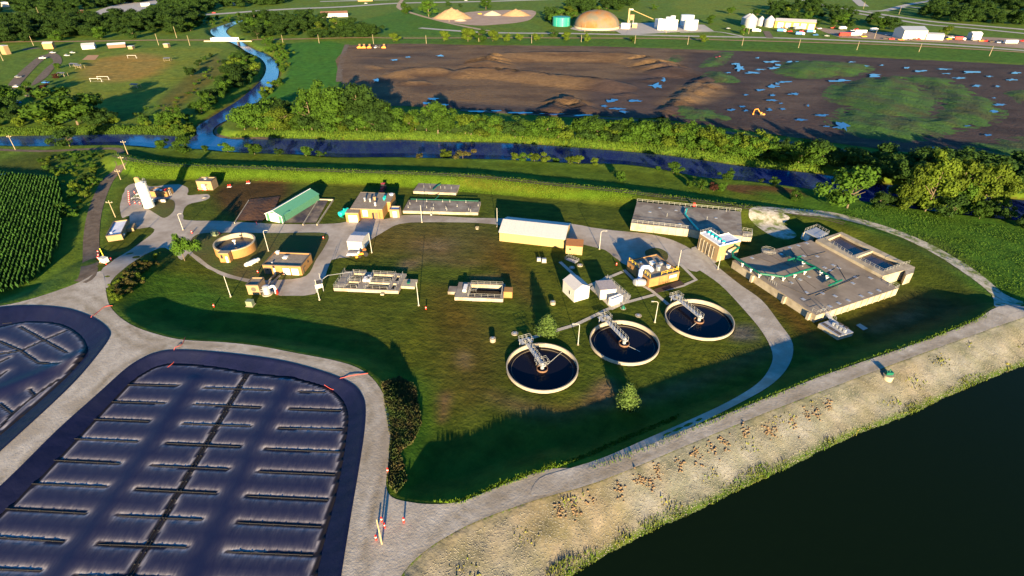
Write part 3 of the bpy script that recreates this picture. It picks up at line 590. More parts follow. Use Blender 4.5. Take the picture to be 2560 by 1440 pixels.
# yellow gantry with red bollards beside the track (lower left)
def P3(px, py): return atT(px, py)
c = P3(262, 655); E = empty('utility_cabinet', c, math.radians(-20), 'white control cabinet inside a square of red bollards by the field track', 'cabinet')
MB().box(-1.1, -.7, 0, 1.1, .7, 1.5).build('body', M_WPAINT, E); MB().box(-1.3, -.9, -.1, 1.3, .9, .12).build('plinth', M_WALLC, E); MB().box(-1.0, -.74, .2, -.05, -.68, 1.4).box(.05, -.74, .2, 1.0, -.68, 1.4).build('door', M_WHT, E)
MB().box(-1.15, -.75, 1.5, 1.15, .75, 1.6).build('lid', M_WHT, E); MB().tube((-.9, .9, 0), (-1.4, 1.1, 3.9), .13).build('stack', M_YEL, E)
# round digester -------------------------------------------------------------
h = hgt((581, 648.6), 626.5); A = at(534.5, 606, h); B_ = at(636, 601, h); R = .5 * np.linalg.norm(A - B_); c = (A + B_) / 2
E = empty('round_tank', (c[0], c[1], 0), 0, 'open round buff brick tank with dark liquid and an entry block', 'tank')
MB().lathe([(R, -.2), (R, h - .3)], 64).build('wall', M_ORA, E, True); MB().lathe([(R + .04, h - .3), (R + .04, h), (R - .45, h), (R - .45, h - 2.6)], 64, a0=math.radians(93), a1=math.radians(93 + 357)).build('rim', M_WALLC, E, True)
MB().lathe([(R - .4, h - 1.5), (0, h - 1.5)], 64).build('liquid', M_SLUR, E); MB().tube((0, 0, h - 2.), (0, 0, h + .3), .18).box(-.5, -.25, h + .1, .5, .25, h + .5).build('mixer', M_WPAINT, E)
h2 = hgt((550, 656.6), 633.7); a, rz, w, d = frame((544.4, 633.7), (569.7, 634), (550, 627), h2)
la = Matrix.Rotation(rz, 4, 'Z'); off = Vector((a[0] - c[0], a[1] - c[1], 0)); blk = MB().box(0, 0, -.1, w, d, h2).build('entry_block', M_ORA, E); blk.location = off; blk.rotation_euler.z = rz
o = MB().box(-.1, -.1, h2 + .004, w + .1, d, h2 + .15).build('roof', M_GRV, blk); MB().box(w * .62, -.06, 0, w * .84, .02, 2.2).build('door', M_WPAINT, blk); MB().box(w * .18, -.05, 1.5, w * .38, .02, 2.7).build('window', M_GLASS, blk)
# buff garage building -------------------------------------------------------------
h = hgt((756.3, 688.9), 665.5)
E, w, d = flat_building('garage_building', 'buff brick garage with two white doors beside the round tank', 'building', (655.5, 661.6), (750.8, 665.5), (690, 629.8), h, M_ORA, M_GRV, vents=[(.42, .62, 1.1, .35, M_WPAINT), (.2, .2, .35, .3, M_GALV), (.12, .95, .8, .7, M_WPAINT)])
for u in (.51, .735): opening(E, w, d, 'F', w * u, w * (u + .185), 0, h * .72, 'garage_door', M_GDOOR, M_RED)
opening(E, w, d, 'F', w * .26, w * .31, 0, 2.2, 'door', M_WHT); opening(E, w, d, 'F', w * .255, w * .315, 2.3, 3.0, 'transom', M_GLASS); opening(E, w, d, 'F', .3, w * .19, 0, h * .72, 'recess_shade', M_TRIM); opening(E, w, d, 'F', w * .08, w * .13, 1.4, h * .6, 'window', M_GLASS, t=.08)  # flat dark panel stands in for the shadow inside the left recess
opening(E, w, d, 'R', d * .12, d * .2, 0, 2.2, 'door', M_DOOR); opening(E, w, d, 'R', d * .6, d * .68, 1.6, h * .75, 'window', M_GLASS); opening(E, w, d, 'R', d * .25, d * .36, h * .5, h * .62, 'louvre', M_TRIM)
# loading rails
a, rz, w2, d2 = frame((677, 708), (701, 687), (672, 706), .5); E = empty('dock_ramp', (*a, 0), rz, 'narrow concrete ramp walls running up to the buff garage', 'ramp'); MB().box(0, 0, -.1, w2, .3, .5).box(0, 1.6, -.1, w2, 1.9, .5).build('kerb', M_WALLC, E)
h = hgt((620, 736.6), 712.3)
E, w, d = flat_building('control_house', 'small tan block house with a round emblem near the tall lamp pole', 'building', (614, 712.3), (644.3, 712.5), (628, 692.8), h, M_TAN, M_GRV)
MB().lathe([(.0, 0), (.55, 0), (.6, .06), (.7, 0)], 18).build('emblem_ring', M_TRIM, E).matrix_local = Matrix.Translation((w * .55, -.04, h * .55)) @ Matrix.Rotation(math.pi / 2, 4, 'X')
c = at(669, 735); E = empty('odour_scrubber', (*c, 0), 0, 'grey drum shaped air scrubber with curved white duct beside block house', 'scrubber')
MB().lathe([(1.0, 0), (1.0, 2.6), (.5, 2.9), (0, 2.95)], 20).build('vessel', M_GALV, E, True); MB().lathe([(1.5, 0), (1.5, .25), (0, .25)], 20).build('pad', M_WALLC, E); MB().path([(.9, 0, 2.2), (2.0, .3, 2.6), (2.5, .2, 2.2), (2.6, 0, .3)], .35, 10).build('duct', M_WPAINT, E, True); MB().box(2.7, -.5, .1, 3.1, .3, 1.5).build('fan_box', M_RED, E)
MB().tube((-2, .2, 1.2), (-.8, 0, 1.6), .1).tube((-2.2, -.2, .9), (-.8, -.2, .9), .1).build('feed_pipe', M_GALV, E)
# white box body shed
h = hgt((871, 624.8), 603.5)
E, w, d = gable_building('storage_shed', 'small white shed with shallow roof at the drive junction', 'shed', (867, 604), (903.9, 606), (882.8, 579.5), h, .5, M_WHT, M_GRF, 'x', over=.1)
opening(E, w, d, 'F', w * .46, w * .54, .1, h - .3, 'panel_joint', M_GRF, t=.02)
a = at(886, 640); E = empty('flatbed_trailer', (*a, 0), 0, 'flatbed trailer with white load parked under the white shed', 'trailer')
MB().box(-2.3, -.8, .6, 2.0, .8, .75).build('deck', M_WPAINT, E); MB().box(-2, -.6, .76, 1.2, .1, 1.0).box(1.3, -.6, .76, 1.9, .6, 1.6).build('load', M_WPAINT, E); [MB().tube((x, y - .12, .35), (x, y + .12, .35), .35, 12).build('wheel', M_BLK, E) for x in (-1, 1) for y in (-.85, .85)]
def tractor(px, py, label, m, rz=0.0, s=1.0, cat='tractor'):
    a = atT(px, py); E = empty('tractor', a, rz, label, cat); E.scale = (s, s, s)
    MB().box(-1.5, -.4, .7, .2, .4, 1.3).build('hood', m, E); MB().box(.2, -.6, .7, 1.3, .6, 1.2).build('chassis', m, E); MB().box(.25, -.55, 1.2, 1.2, .55, 2.2).build('cab', M_GLASS, E); MB().box(.15, -.65, 2.2, 1.3, .65, 2.3).build('roof', m, E)
    for x, r in ((-1.1, .45), (.9, .75)):
        for y in (-.75, .75): MB().tube((x, y - .15, r), (x, y + .15, r), r, 14).build('wheel', M_BLK, E)
    MB().box(-2.4, -.7, .2, -1.7, .7, .7).build('bucket', m, E); return E
tractor(907, 640, 'orange loader tractor parked next to the white shed', M_ORG, .5)
# hopper on legs by lamp pole
a, rz, w, d = frame((787, 713), (806, 709), (789, 702), 2.6); E = empty('hopper', (*a, 0), rz, 'white raised grit hopper on legs at end of the drive', 'hopper')
MB().box(0, 0, 1.3, w, d, 2.6).build('bin', M_WHT, E); MB().box(.15, .15, 2.603, w - .15, d - .15, 2.66).build('cover', M_TRIM, E); [MB().tube((x, y, 0), (x, y, 1.3), .09).build('leg', M_GALV, E) for x in (.1, w - .1) for y in (.1, d - .1)]
MB().tube((w * .8, d + .1, 0), (w * .9, d + .1, 4.8), .07).path([(w, d, 2.5), (w + 2, d + .6, 3.2), (w + 9, d + 2.5, 1.6)], .07).build('conveyor_arm', M_GALV, E)
# ---------------------------------------------------------------- open concrete tanks
def tank_plate(E, w, d, h, holes, m=M_WALLC, depth=1.2, deck=M_TNK):
    """slab with rectangular openings; holes in local metres"""
    xs = sorted({0, w} | {v for q in holes for v in (q[0], q[2])}); ys = sorted({0, d} | {v for q in holes for v in (q[1], q[3])}); b = MB()
    for i in range(len(xs) - 1):
        for j in range(len(ys) - 1):
            cx, cy = (xs[i] + xs[i + 1]) / 2, (ys[j] + ys[j + 1]) / 2
            if not any(q[0] < cx < q[2] and q[1] < cy < q[3] for q in holes): b.quad((xs[i], ys[j], h), (xs[i + 1], ys[j], h), (xs[i + 1], ys[j + 1], h), (xs[i], ys[j + 1], h))
    b.build('deck', deck, E); b = MB().prism([(0, 0), (w, 0), (w, d), (0, d)], -.3, h - .004, top=False); b.build('wall', m, E); b = MB()
    for q in holes:
        P = [(q[0], q[1]), (q[2], q[1]), (q[2], q[3]), (q[0], q[3])]
        for k in range(4): a, c = P[k], P[(k + 1) % 4]; b.quad((*c, h), (*a, h), (*a, h - depth - .2), (*c, h - depth - .2))
    b.build('basin_wall', m, E)
    for q in holes: MB().quad((q[0], q[1], h - depth), (q[2], q[1], h - depth), (q[2], q[3], h - depth), (q[0], q[3], h - depth)).build('water', M_TWAT, E)
def sink(pts, z, depth):      # lowers the ground sheet under an open tank
    A = np.array(pts); me = GROUND.data; n = len(me.vertices); co = np.empty(n * 3, np.float32); me.vertices.foreach_get('co', co); co = co.reshape(-1, 3)
    m = sdist(co[:, :2], A, 2) < -.1; co[m, 2] = np.minimum(co[m, 2], z - depth); me.vertices.foreach_set('co', co.ravel()); me.update()
a, rz, w, d = frame((833.5, 720), (995.5, 727.5), (855, 677), 1.0); E = empty('aeration_tank', (*a, 0), rz, 'raised concrete tank with four dark basins and white railings', 'tank')
hs = [(w * .17, d * .07, w * .35, d * .42), (w * .17, d * .52, w * .35, d * .9), (w * .49, d * .07, w * .82, d * .42), (w * .49, d * .52, w * .82, d * .9), (w * .87, d * .1, w * .93, d * .4), (w * .87, d * .55, w * .93, d * .85)]
sink([at(*p, 1) for p in ((833.5, 720), (995.5, 727.5), (1013, 683), (855, 677))], 0, 1.3); tank_plate(E, w, d, 1.0, hs)
for x0, y0, x1, y1 in hs[:4]: MB().rail([(x0, y0 - .1, 1), (x1, y0 - .1, 1)]).rail([(x0, y1 + .1, 1), (x1, y1 + .1, 1)]).build('railing', M_RAILM, E)
for x in (.155, .36, .475, .84, .95): MB().rail([(w * x, d * .03, 1), (w * x, d * .95, 1)]).build('railing', M_RAILM, E)
MB().rail([(.1, .1, 1), (w * .16, .1, 1)]).rail([(.1, .1, 1), (.1, d, 1)]).build('railing', M_RAILM, E)
for x, y in ((.39, .42), (.43, .5), (.45, .42)): MB().box(w * x, d * y, 1, w * x + 1, d * y + 2, 1.7).build('blower_box', M_WPAINT, E)
MB().box(w + .003, d * .3, -.2, w + 4, d * .72, .8).build('side_pad', M_WALLC, E); MB().tube((w + 1.8, d * .5, .8), (w + 1.8, d * .5, 1.1), .5, 12).build('valve_wheel', M_GRNP, E); MB().box(w * .74, -1.2, -.1, w * .79, -.003, .5).build('step', M_WALLC, E)
a, rz, w, d = frame((1136, 743), (1257.5, 748), (1147, 705), 1.0); E = empty('settling_tank', (*a, 0), rz, 'raised concrete tank with a single long dark basin and railings', 'tank')
sink([at(*p, 1) for p in ((1136, 743), (1257.5, 748), (1257, 710), (1147, 705))], 0, 1.8); q = (w * .28, d * .1, w * .94, d * .9); tank_plate(E, w, d, 1.0, [q], depth=1.7)
MB().rail([(q[0], q[1] - .1, 1), (q[2] + .2, q[1] - .1, 1), (q[2] + .2, q[3] + .1, 1), (q[0], q[3] + .1, 1), (q[0] - .1, q[1], 1)]).build('railing', M_RAILM, E); MB().rail([(q[0] + .2, q[1] + 2, 1), (q[0] + 2, q[1] + 2, 1), (q[0] + 2, q[1] + 4, 1)]).build('railing', M_RAILM, E)
for y in (.35, .55): MB().box(w * .14, d * y, 1, w * .14 + 1, d * y + 1.6, 1.7).build('blower_box', M_WPAINT, E)
MB().box(-2.4, d * .35, -.1, -.003, d * .72, .9).build('side_pad', M_TNK, E)
MB().box(w + .003, d * .28, -.1, w + 2.4, d * .6, 2.0).build('brick_box', M_ORA, E)
# covered tanks near the levee
def deck_tank(name, label, fl, fr, bk, h, pts=None, m=M_TNK):
    a, rz, w, d = frame(fl, fr, bk, h); E = empty(name, (*a, 0), rz, label, 'tank')
    P = [(0, 0), (w, 0), (w, d), (0, d)] if pts is None else [local(E, p, h) for p in pts]
    b = MB().prism(P, -.3, h - .25, top=False); b.build('wall', M_WALLC, E); MB().prism([(x, y) for x, y in P], h - .25, h, top=True).build('deck', m, E); return E, w, d, P
E, w, d, P = deck_tank('covered_tank', 'small covered concrete tank, the one nearer the levee', (1033, 477.6), (1139.5, 482.4), (1044, 455.5), 1.1)
for x in (.2, .35, .6, .7, .85): MB().tube((w * x, d * .4, 1.1), (w * x, d * .4, 2.2), .06).build('vent_pipe', M_RAILM, E)
MB().path([(w * .45, d * .1, 1.6), (w * .5, d * .55, 1.6), (w * .56, d * .7, 1.9)], .18, 8).build('green_pipe', M_GRNP, E)
E, w, d, P = deck_tank('covered_tank', 'long covered concrete tank beside the buff brick building', (1007, 526.5), (1194.8, 531.3), (1010.6, 499.5), 1.1)
MB().path([(w * .03, d, 1.5), (w * .97, d * .97, 1.5)], .14, 8).path([(w * .36, d, 1.5), (w * .38, d * 1.15, 1.5), (w * .4, d * 1.4, 1.6)], .14, 8).build('green_pipe', M_GRNP, E)
for x, y in ((.05, .3), (.05, .6), (.38, .5), (.4, .2), (.3, .3), (.56, .3), (.58, .15), (.7, .5), (.87, .2), (.9, .1), (.98, .6), (.12, .9), (.26, .9), (.48, .9), (.58, .9), (.8, .9)): MB().tube((w * x, d * y, 1.1), (w * x, d * y, 2.0), .07).box(w * x - .15, d * y - .15, 1.1, w * x + .15, d * y + .15, 1.3).build('vent_pipe', M_RAILM, E)
MB().rail([(w * .37, -.1, 1.1), (w * .37, 1.2, 1.1), (w * .4, 1.2, 1.1), (w * .4, -.1, 1.1)]).box(w * .375, -1.3, 0, w * .395, -.003, .6).build('stair', M_RAILM, E)
# buff building with two garage doors on the main drive
h = hgt((956, 547.3), 522.5); a, rz, w, d = frame((875, 521), (955.5, 522.8), (901, 480), h); E = empty('brick_building', (*a, 0), rz, 'large buff brick building with a stepped right side and green roof fans', 'building')
P = [local(E, p, h) for p in ((875, 521), (955.3, 522.7), (967, 504.5), (975.5, 504.5), (987.5, 483.5), (901, 480))]; MB().prism(P, -.2, h - .25, top=False).build('wall', M_ORA, E)
MB().prism(P, h - .25, h, top=False).prism([(x + (w / 2 - x) * .012, y + (d / 2 - y) * .012) for x, y in P], h - .24, h - .06).build('roof', M_GRV, E)
opening(E, w, d, 'F', w * .37, w * .53, .9, h * .86, 'garage_door', M_GDOOR, M_TRIM); opening(E, w, d, 'F', w * .66, w * .72, 0, 2.4, 'door', M_GLASS); opening(E, w, d, 'F', w * .76, w * .83, 0, 2.4, 'door', M_DOOR)
for x, y, s, hh, m in ((.3, .45, .6, 1.1, M_GALV), (.48, .42, .6, 1.0, M_GALV), (.58, .55, .9, .9, M_TAN), (.72, .2, .6, .9, M_WPAINT), (.88, .55, .7, .7, M_TURQ), (.88, .64, .7, .7, M_TURQ), (1.02, .85, 1.2, .3, M_WRF)): MB().tube((w * x, d * y, h - .2), (w * x, d * y, h + hh), s / 2, 10).tube((w * x, d * y, h + hh), (w * x, d * y, h + hh + .25), s * .7, 10).build('roof_fan' if m is M_TURQ else 'roof_vent', m, E)
h2 = hgt((866.4, 555.3), 532); P = [local(E, p, h2) for p in ((862.4, 532), (895.3, 532.4), (900.5, 523), (869, 522))]; o = MB().prism(P, -.2, h2 - .2, top=False).build('garage_annex', M_ORA, E); MB().prism([(x, y) for x, y in P], h2 - .2, h2).build('roof', M_GRV, o)
A, B2 = Vector((*P[0], 0)), Vector((*P[1], 0)); t = (B2 - A).normalized(); nrm = Vector((t.y, -t.x, 0)); g = MB(); q = [A.lerp(B2, .2) + nrm * .06, A.lerp(B2, .88) + nrm * .06]
g.quad((*q[0].xy, .05), (*q[1].xy, .05), (*q[1].xy, h2 * .74), (*q[0].xy, h2 * .74)); g.build('garage_door', M_GDOOR, o)
h = hgt((975.4, 543.3), 523); E, w, d = flat_building('transformer_house', 'small beige box house between the buff building and the covered tank', 'building', (973, 523), (997, 523.6), (977.8, 514.5), h, M_TAN, M_WRF); opening(E, w, d, 'F', w * .3, w * .75, 0, 2.4, 'door', M_WHT)
c = at(850.5, 546); rz = math.radians(62); E = empty('fuel_tank', (*c, 0), rz, 'turquoise horizontal fuel tank on a saddle left of the buff building', 'tank')
b = MB(); L_ = 4.6; r = .95; prof = [(0, -r * .25), (r * .7, -.1), (r, .15), (r, L_ - .15), (r * .7, L_ + .1), (0, L_ + r * .25)]; b.lathe(prof, 20); o = b.build('shell', M_TURQ, E, True); o.matrix_local = Matrix.Translation((0, 0, r + .6)) @ Matrix.Rotation(math.pi / 2, 4, 'Y')
for x in (.8, L_ - .8): MB().box(x - .15, -.8, 0, x + .15, .8, .9).build('saddle', M_GRNP, E)
MB().tube((2.5, 0, 2 * r + .5), (2.5, 0, 2 * r + 1), .3, 10).build('hatch', M_TURQ, E)
# green barn & sludge beds
sheet('sludge_bed', [(588, 552), (622, 500), (700, 492), (690, 520), (655, 556)], mat('sludge', (.10, .045, .018), (.055, .028, .018), scale=.25, rough=.9, bump=.4, bscale=.5), off=.3, cell=2, sm=False, bumps=lambda V, P: .5 * sst(-sdist(V, P, 8) / 5) * (1 + .4 * np.sin(V[:, 0] * .9)))
sheet('sludge_bed', [(700, 558), (745, 497), (822, 499), (790, 558)], mat('dry_sludge', (.24, .19, .14), (.12, .095, .075), scale=.4, rough=.95, c3=(.04, .035, .05), scale3=.12), off=.2, cell=2, sm=False)
for (p0, p1, lab) in (((745, 496), (833, 498), 'low concrete wall along the far side of the drying beds'), ((833, 498), (792, 560), 'low concrete wall along the right side of drying beds'), ((795, 499), (757, 560), 'thin concrete divider between the two right drying beds'), ((622, 500), (586, 556), 'low concrete wall left of the brown sludge bed')):
    A, B2 = at(*p0, .6), at(*p1, .6); L2 = np.linalg.norm(B2 - A); E = empty('bed_wall', (*A, 0), math.atan2(*(B2 - A)[::-1]), lab, 'wall'); MB().box(0, -.15, -.1, L2, .15, .6).build('wall', M_WALLC, E)
h = hgt((669, 556), 542); g0 = (665, 534)
E, w, d = gable_building('barn', 'long green metal barn with white door end over the beds', 'barn', (663.5, 534), (703.5, 541), (722, 473.5), hgt((706, 558.5), 541), 1.6, mat('green_siding', (.07, .20, .13), (.05, .16, .10), scale=3, rough=.6), mat('green_metal_roof', (.075, .24, .16), (.06, .20, .13), scale=3, rough=.5, stretch=(3, .3, 1)), 'y')
opening(E, w, d, 'F', w * .24, w * .78, 0, 3.3, 'door', M_GDOOR, M_WPAINT); hh = hgt((706, 558.5), 541); MB().box(-.04, -.08, 0, .18, -.003, hh).box(w - .18, -.08, 0, w + .04, -.003, hh).build('corner_trim', M_WPAINT, E); MB().path([(-.25, -.27, hh), (w / 2, -.27, hh + 1.72), (w + .25, -.27, hh)], .12, 4).build('gable_trim', M_WPAINT, E); MB().box(w / 2 - .15, -.2, hh + 1.68, w / 2 + .15, d + .2, hh + 1.8).build('ridge_cap', M_WPAINT, E)
# long cream metal building and its lean-to
h = hgt((1248.5, 603), 579.8)
E, w, d = gable_building('metal_building', 'long cream metal building with a pale grey roof in the middle', 'building', (1248.5, 579.8), (1412, 597.8), (1269, 542.6), h, 1.9, M_CRM, M_GRF, 'x')
b = MB(); [b.box(w * k / 22 - .03, -.05, 0, w * k / 22 + .03, -.004, h) for k in range(1, 22)]; b.build('siding_seams', M_CRM, E); b = MB(); [b.tube((w * k / 14, -.2, h + .05), (w * k / 14, d / 2, h + 2.04), .035, 4) for k in range(15)]; b.build('roof_seams', M_GRF, E)
h = hgt((1416, 634), 613); a, rz, w, d = frame((1415, 614), (1456.5, 617.3), (1418.5, 602.5), h); E = empty('lean_to_shed', (*a, 0), rz, 'small cream shed with a brown sloping roof at the metal building corner', 'shed')
MB().add([(0, 0, -.1), (w, 0, -.1), (w, d, -.1), (0, d, -.1), (0, 0, h), (w, 0, h), (w, d, h + .7), (0, d, h + .7)], [(0, 1, 5, 4), (1, 2, 6, 5), (2, 3, 7, 6), (3, 0, 4, 7)]).build('wall', M_CRM, E)
MB().add([(-.15, -.15, h), (w + .15, -.15, h), (w + .15, d + .15, h + .75), (-.15, d + .15, h + .75), (-.15, -.15, h + .15), (w + .15, -.15, h + .15), (w + .15, d + .15, h + .9), (-.15, d + .15, h + .9)], [(4, 5, 6, 7), (0, 1, 5, 4), (1, 2, 6, 5), (2, 3, 7, 6), (3, 0, 4, 7), (3, 2, 1, 0)]).build('roof', mat('brown_shingles', (.22, .10, .04), (.17, .075, .03), scale=2, rough=.9), E); opening(E, w, d, 'F', w * .2, w * .32, 1.6, 2.2, 'window', M_GLASS)
# white sheds
h = hgt((1436.4, 756), 727); E, w, d = gable_building('white_shed', 'white gabled shed, leftmost of the white sheds by the round clarifiers', 'shed', (1437, 727), (1474.5, 716.5), (1409, 699.7), h, 1.3, M_WHT, M_GRF, 'y', over=.12)
opening(E, w, d, 'L', d * .35, d * .44, 1.3, 2.5, 'window', M_GLASS, M_GALV)
h = hgt((1501.5, 749.5), 726.2); a, rz, w, d = frame((1501.5, 726.2), (1541.4, 723), (1477.6, 703), h); E = empty('white_shed', (*a, 0), rz, 'flat roofed white shed with corrugated roof between two white boxes', 'shed')
MB().prism([(0, 0), (w, 0), (w, d), (0, d)], -.1, h, top=False).build('wall', M_WHT, E); b = MB(); n = 14
for k in range(n): y0 = d * k / n; b.box(-.15, y0, h + .003, w + .15, y0 + d / n * .55, h + .12); b.box(-.15, y0 + d / n * .55 + .002, h + .003, w + .15, y0 + d / n - .002, h + .03)
b.build('roof', mat('corrugated_roof', (.30, .28, .31), (.24, .22, .25), scale=2, rough=.6), E)
h = hgt((1528, 765.4), 748.5); E, w, d = flat_building('chemical_tank', 'small white box tank in front of the corrugated shed', 'tank', (1530, 749.5), (1557, 739.5), (1524.5, 743.5), h, M_WPAINT, M_WPAINT, M_WPAINT, par=.05)
sheet('concrete_pad', [(1474, 722), (1505, 750), (1530, 776), (1568, 758), (1578, 742), (1545, 715), (1515, 690)], M_PATH, off=.12, sm=False, cell=3)
E = empty('pit_railing', (*at(1518, 689), 0), 0, 'railing along the stair pit beside the white sheds', 'railing'); q = [Vector((*(at(*p) - at(1518, 689)), .1)) for p in ((1518, 695), (1541, 716), (1576, 747), (1564, 752))]; MB().rail(q, 1.1, 1.3, .05).build('rails', M_RAILM, E)
# buff laboratory with yellow rails
h = hgt((1624.4, 719), 696.4); E, w, d = flat_building('blower_building', 'buff brick building with yellow roof railings and blue duct', 'building', (1624.4, 696.4), (1699.4, 677.8), (1567, 651.9), h, M_ORA, M_GRV, vents=[(.55, .62, 1.1, .7, M_WPAINT), (.75, .5, .7, .6, M_GALV), (.5, .3, .9, 1.3, M_GALV), (.85, .3, .8, .7, M_WPAINT), (.3, .8, .4, .3, M_WPAINT)])
opening(E, w, d, 'F', w * .66, w * .92, h * .45, h * .78, 'window', M_GRF, M_TRIM); opening(E, w, d, 'F', w * .33, w * .345, 0, h, 'drain_pipe', M_TRIM); opening(E, w, d, 'F', w * .63, w * .64, 0, h, 'drain_pipe', M_TRIM); opening(E, w, d, 'L', d * .08, d * .24, h * .3, h * .7, 'window', M_GLASS); opening(E, w, d, 'L', d * .44, d * .55, 0, 2.8, 'door', M_DOOR, M_TRIM); opening(E, w, d, 'L', d * .82, d * .88, h * .45, h * .65, 'window', M_GLASS)
MB().rail([(.3, d * .98, h), (.3, d * .55, h)], 1.1, 1.6, .07).rail([(.3, d * .25, h), (.3, .3, h)], 1.1, 1.6, .07).rail([(w * .4, .3, h), (w * .97, .3, h)], 1.1, 1.8, .07).rail([(w * .97, .3, h), (w * .97, 1.2, h)], 1.1, 1.8, .07).build('yellow_railing', M_YEL, E)
MB().path([(-2.2, d * .22, 1.1), (-2.2, d * .22, 1.1), (-1.0, d * .28, 1.6), (-.6, d * .33, h + .6), (.6, d * .4, h + 1.3), (2.4, d * .34, h + 1.2), (3.2, d * .28, h + .1)], .62, 12).build('duct', mat('blue_wrap', (.30, .42, .72), (.5, .6, .8), scale=1, rough=.3), E, True)
b = MB().lathe([(0, -.6), (1.0, -.5), (1.15, .4), (1.15, 2.4), (.8, 3.0), (0, 3.1)], 16); o = b.build('filter_vessel', M_GALV, E, True); o.matrix_local = Matrix.Translation((-1.2, d * .12, 1.3)) @ Matrix.Rotation(math.radians(-75), 4, 'Y')
sheet('mulch_bed', [(1634, 724), (1700, 702), (1712, 712), (1641, 734)], mat('mulch', (.05, .032, .025), rough=.95), off=.15, sm=False, cell=3)
# big covered tanks on the right
h = hgt((1574.8, 575.7), 557); E, w, d, P = deck_tank('covered_tank', 'large covered concrete tank with railings behind the five fan building', (1578, 557), (1730, 573.5), (1592.5, 503.9), h, pts=[(1578, 557), (1730, 573.5), (1748, 578), (1856, 590), (1852, 529), (1592.5, 503.9)])
MB().rail([(*P[5], h), (*P[4], h)], 1.1, 1.9, .06).rail([(P[0][0] + .2, P[0][1] + .3, h), (P[1][0], P[1][1] + .3, h)], 1.1, 1.9, .06).build('railing', M_RAILM, E)
b = MB(); [b.box(P[1][0] * k / 8 - .06, -.06, 0, P[1][0] * k / 8 + .06, -.003, h - .25) for k in range(1, 8)]; b.build('wall_joint', M_TNK, E)
q = [(*local(E, p, h), h + .5) for p in ((1745, 577), (1728, 558), (1712, 538), (1716, 526))]; MB().path(q, .28, 8).build('green_pipe', M_TURQ, E); q = [(*local(E, p, h), h + .08) for p in ((1706, 530), (1710, 522), (1722, 520), (1733, 522), (1735, 512))]; MB().path(q, .06, 5).build('hose', M_GRNP, E)
q = local(E, (1735, 516), h); MB().box(q[0] - .4, q[1], h, q[0] + .4, q[1] + .4, h + 1.3).build('life_ring_box', M_RED, E)
for p in ((1667, 542), (1767, 550), (1712, 532), (1815, 530)): q = local(E, p, h); MB().tube((*q, h), (*q, h + 1.4), .06).build('vent_pipe', M_RAILM, E)
for p in ((1625, 530), (1690, 526), (1700, 560), (1790, 545), (1650, 520)): q = local(E, p, h); MB().box(q[0] - .5, q[1] - .4, h + .003, q[0] + .5, q[1] + .4, h + .06).build('hatch', M_GALV, E)
q = [local(E, p, h) for p in ((1857, 590), (1880, 592), (1880, 578), (1857, 574))]; MB().prism(q, h * .35, h - .3).build('side_box', M_WALLC, E); MB().rail([(*p, h - .3) for p in q], 1.1, 1.2, .05).build('railing', M_RAILM, E)
# five fan blower house, L shaped roof
h = hgt((1791, 654.3), 615.4); a, rz, w, d = frame((1750, 583.5), (1799.3, 615.4), (1777, 576.5), h); E = empty('blower_house', (*a, 0), rz, 'tan block house with five turquoise roof fans and tall louvres', 'building')
pts = [(1750, 583.5), (1799.3, 615.4), (1852, 602.2), (1821, 583.5), (1797, 589.5), (1777, 576.5)]; P = [local(E, p, h) for p in pts]; MB().prism(P, -.2, h - .15, top=False).build('wall', M_TAN, E); MB().prism(P, h - .15, h + .25, top=False).build('parapet', M_WRF, E)
MB().prism([(x + (P[4][0] - x) * .02, y + (P[4][1] - y) * .02) for x, y in P], h - .12, h - .02).build('roof', M_WRF, E)
for k in range(5):
    x = w * (.15 + .18 * k); y = (P[5][1] + P[0][1]) * .5 + .15
    o = MB().tube((x, y, h), (x, y, h + .45), .4, 14).build('roof_fan', M_WPAINT, E); MB().lathe([(.55, h + .45), (.55, h + .75), (.3, h + .95), (0, h + 1)], 14, (x, y)).build('fan_cap', M_TURQ, o, True)
for k in range(5): x = w * (.12 + .165 * k); MB().box(x, -.06, .6, x + w * .045, -.003, h * .7).build('louvre', M_TRIM, E); MB().box(x - w * .04, -.16, 0, x - .003, -.003, h * .78).build('pilaster', M_WALLC, E)
MB().rail([(*P[5], h + .25), (*P[0], h + .25)], .9, 1.3, .04).rail([(*P[5], h + .25), (*P[4], h + .25)], .9, 1.3, .04).build('railing', M_RAILM, E)
v1 = Vector((*P[1], 0)); v2 = Vector((*P[2], 0)); t = (v2 - v1).normalized(); nr = Vector((t.y, -t.x, 0)); b = MB()
s0 = v1.lerp(v2, .42) + nr * .03; s1 = v1.lerp(v2, .68) + nr * .03; b.quad((*s0.xy, .1), (*s1.xy, .1), (*s1.xy, 3.2), (*s0.xy, 3.2)); b.build('service_door', M_GALV, E)
sheet('concrete_pad', [(1727, 621), (1742, 616), (1793, 655), (1776, 664)], M_PATH, off=.12, sm=False, cell=3)
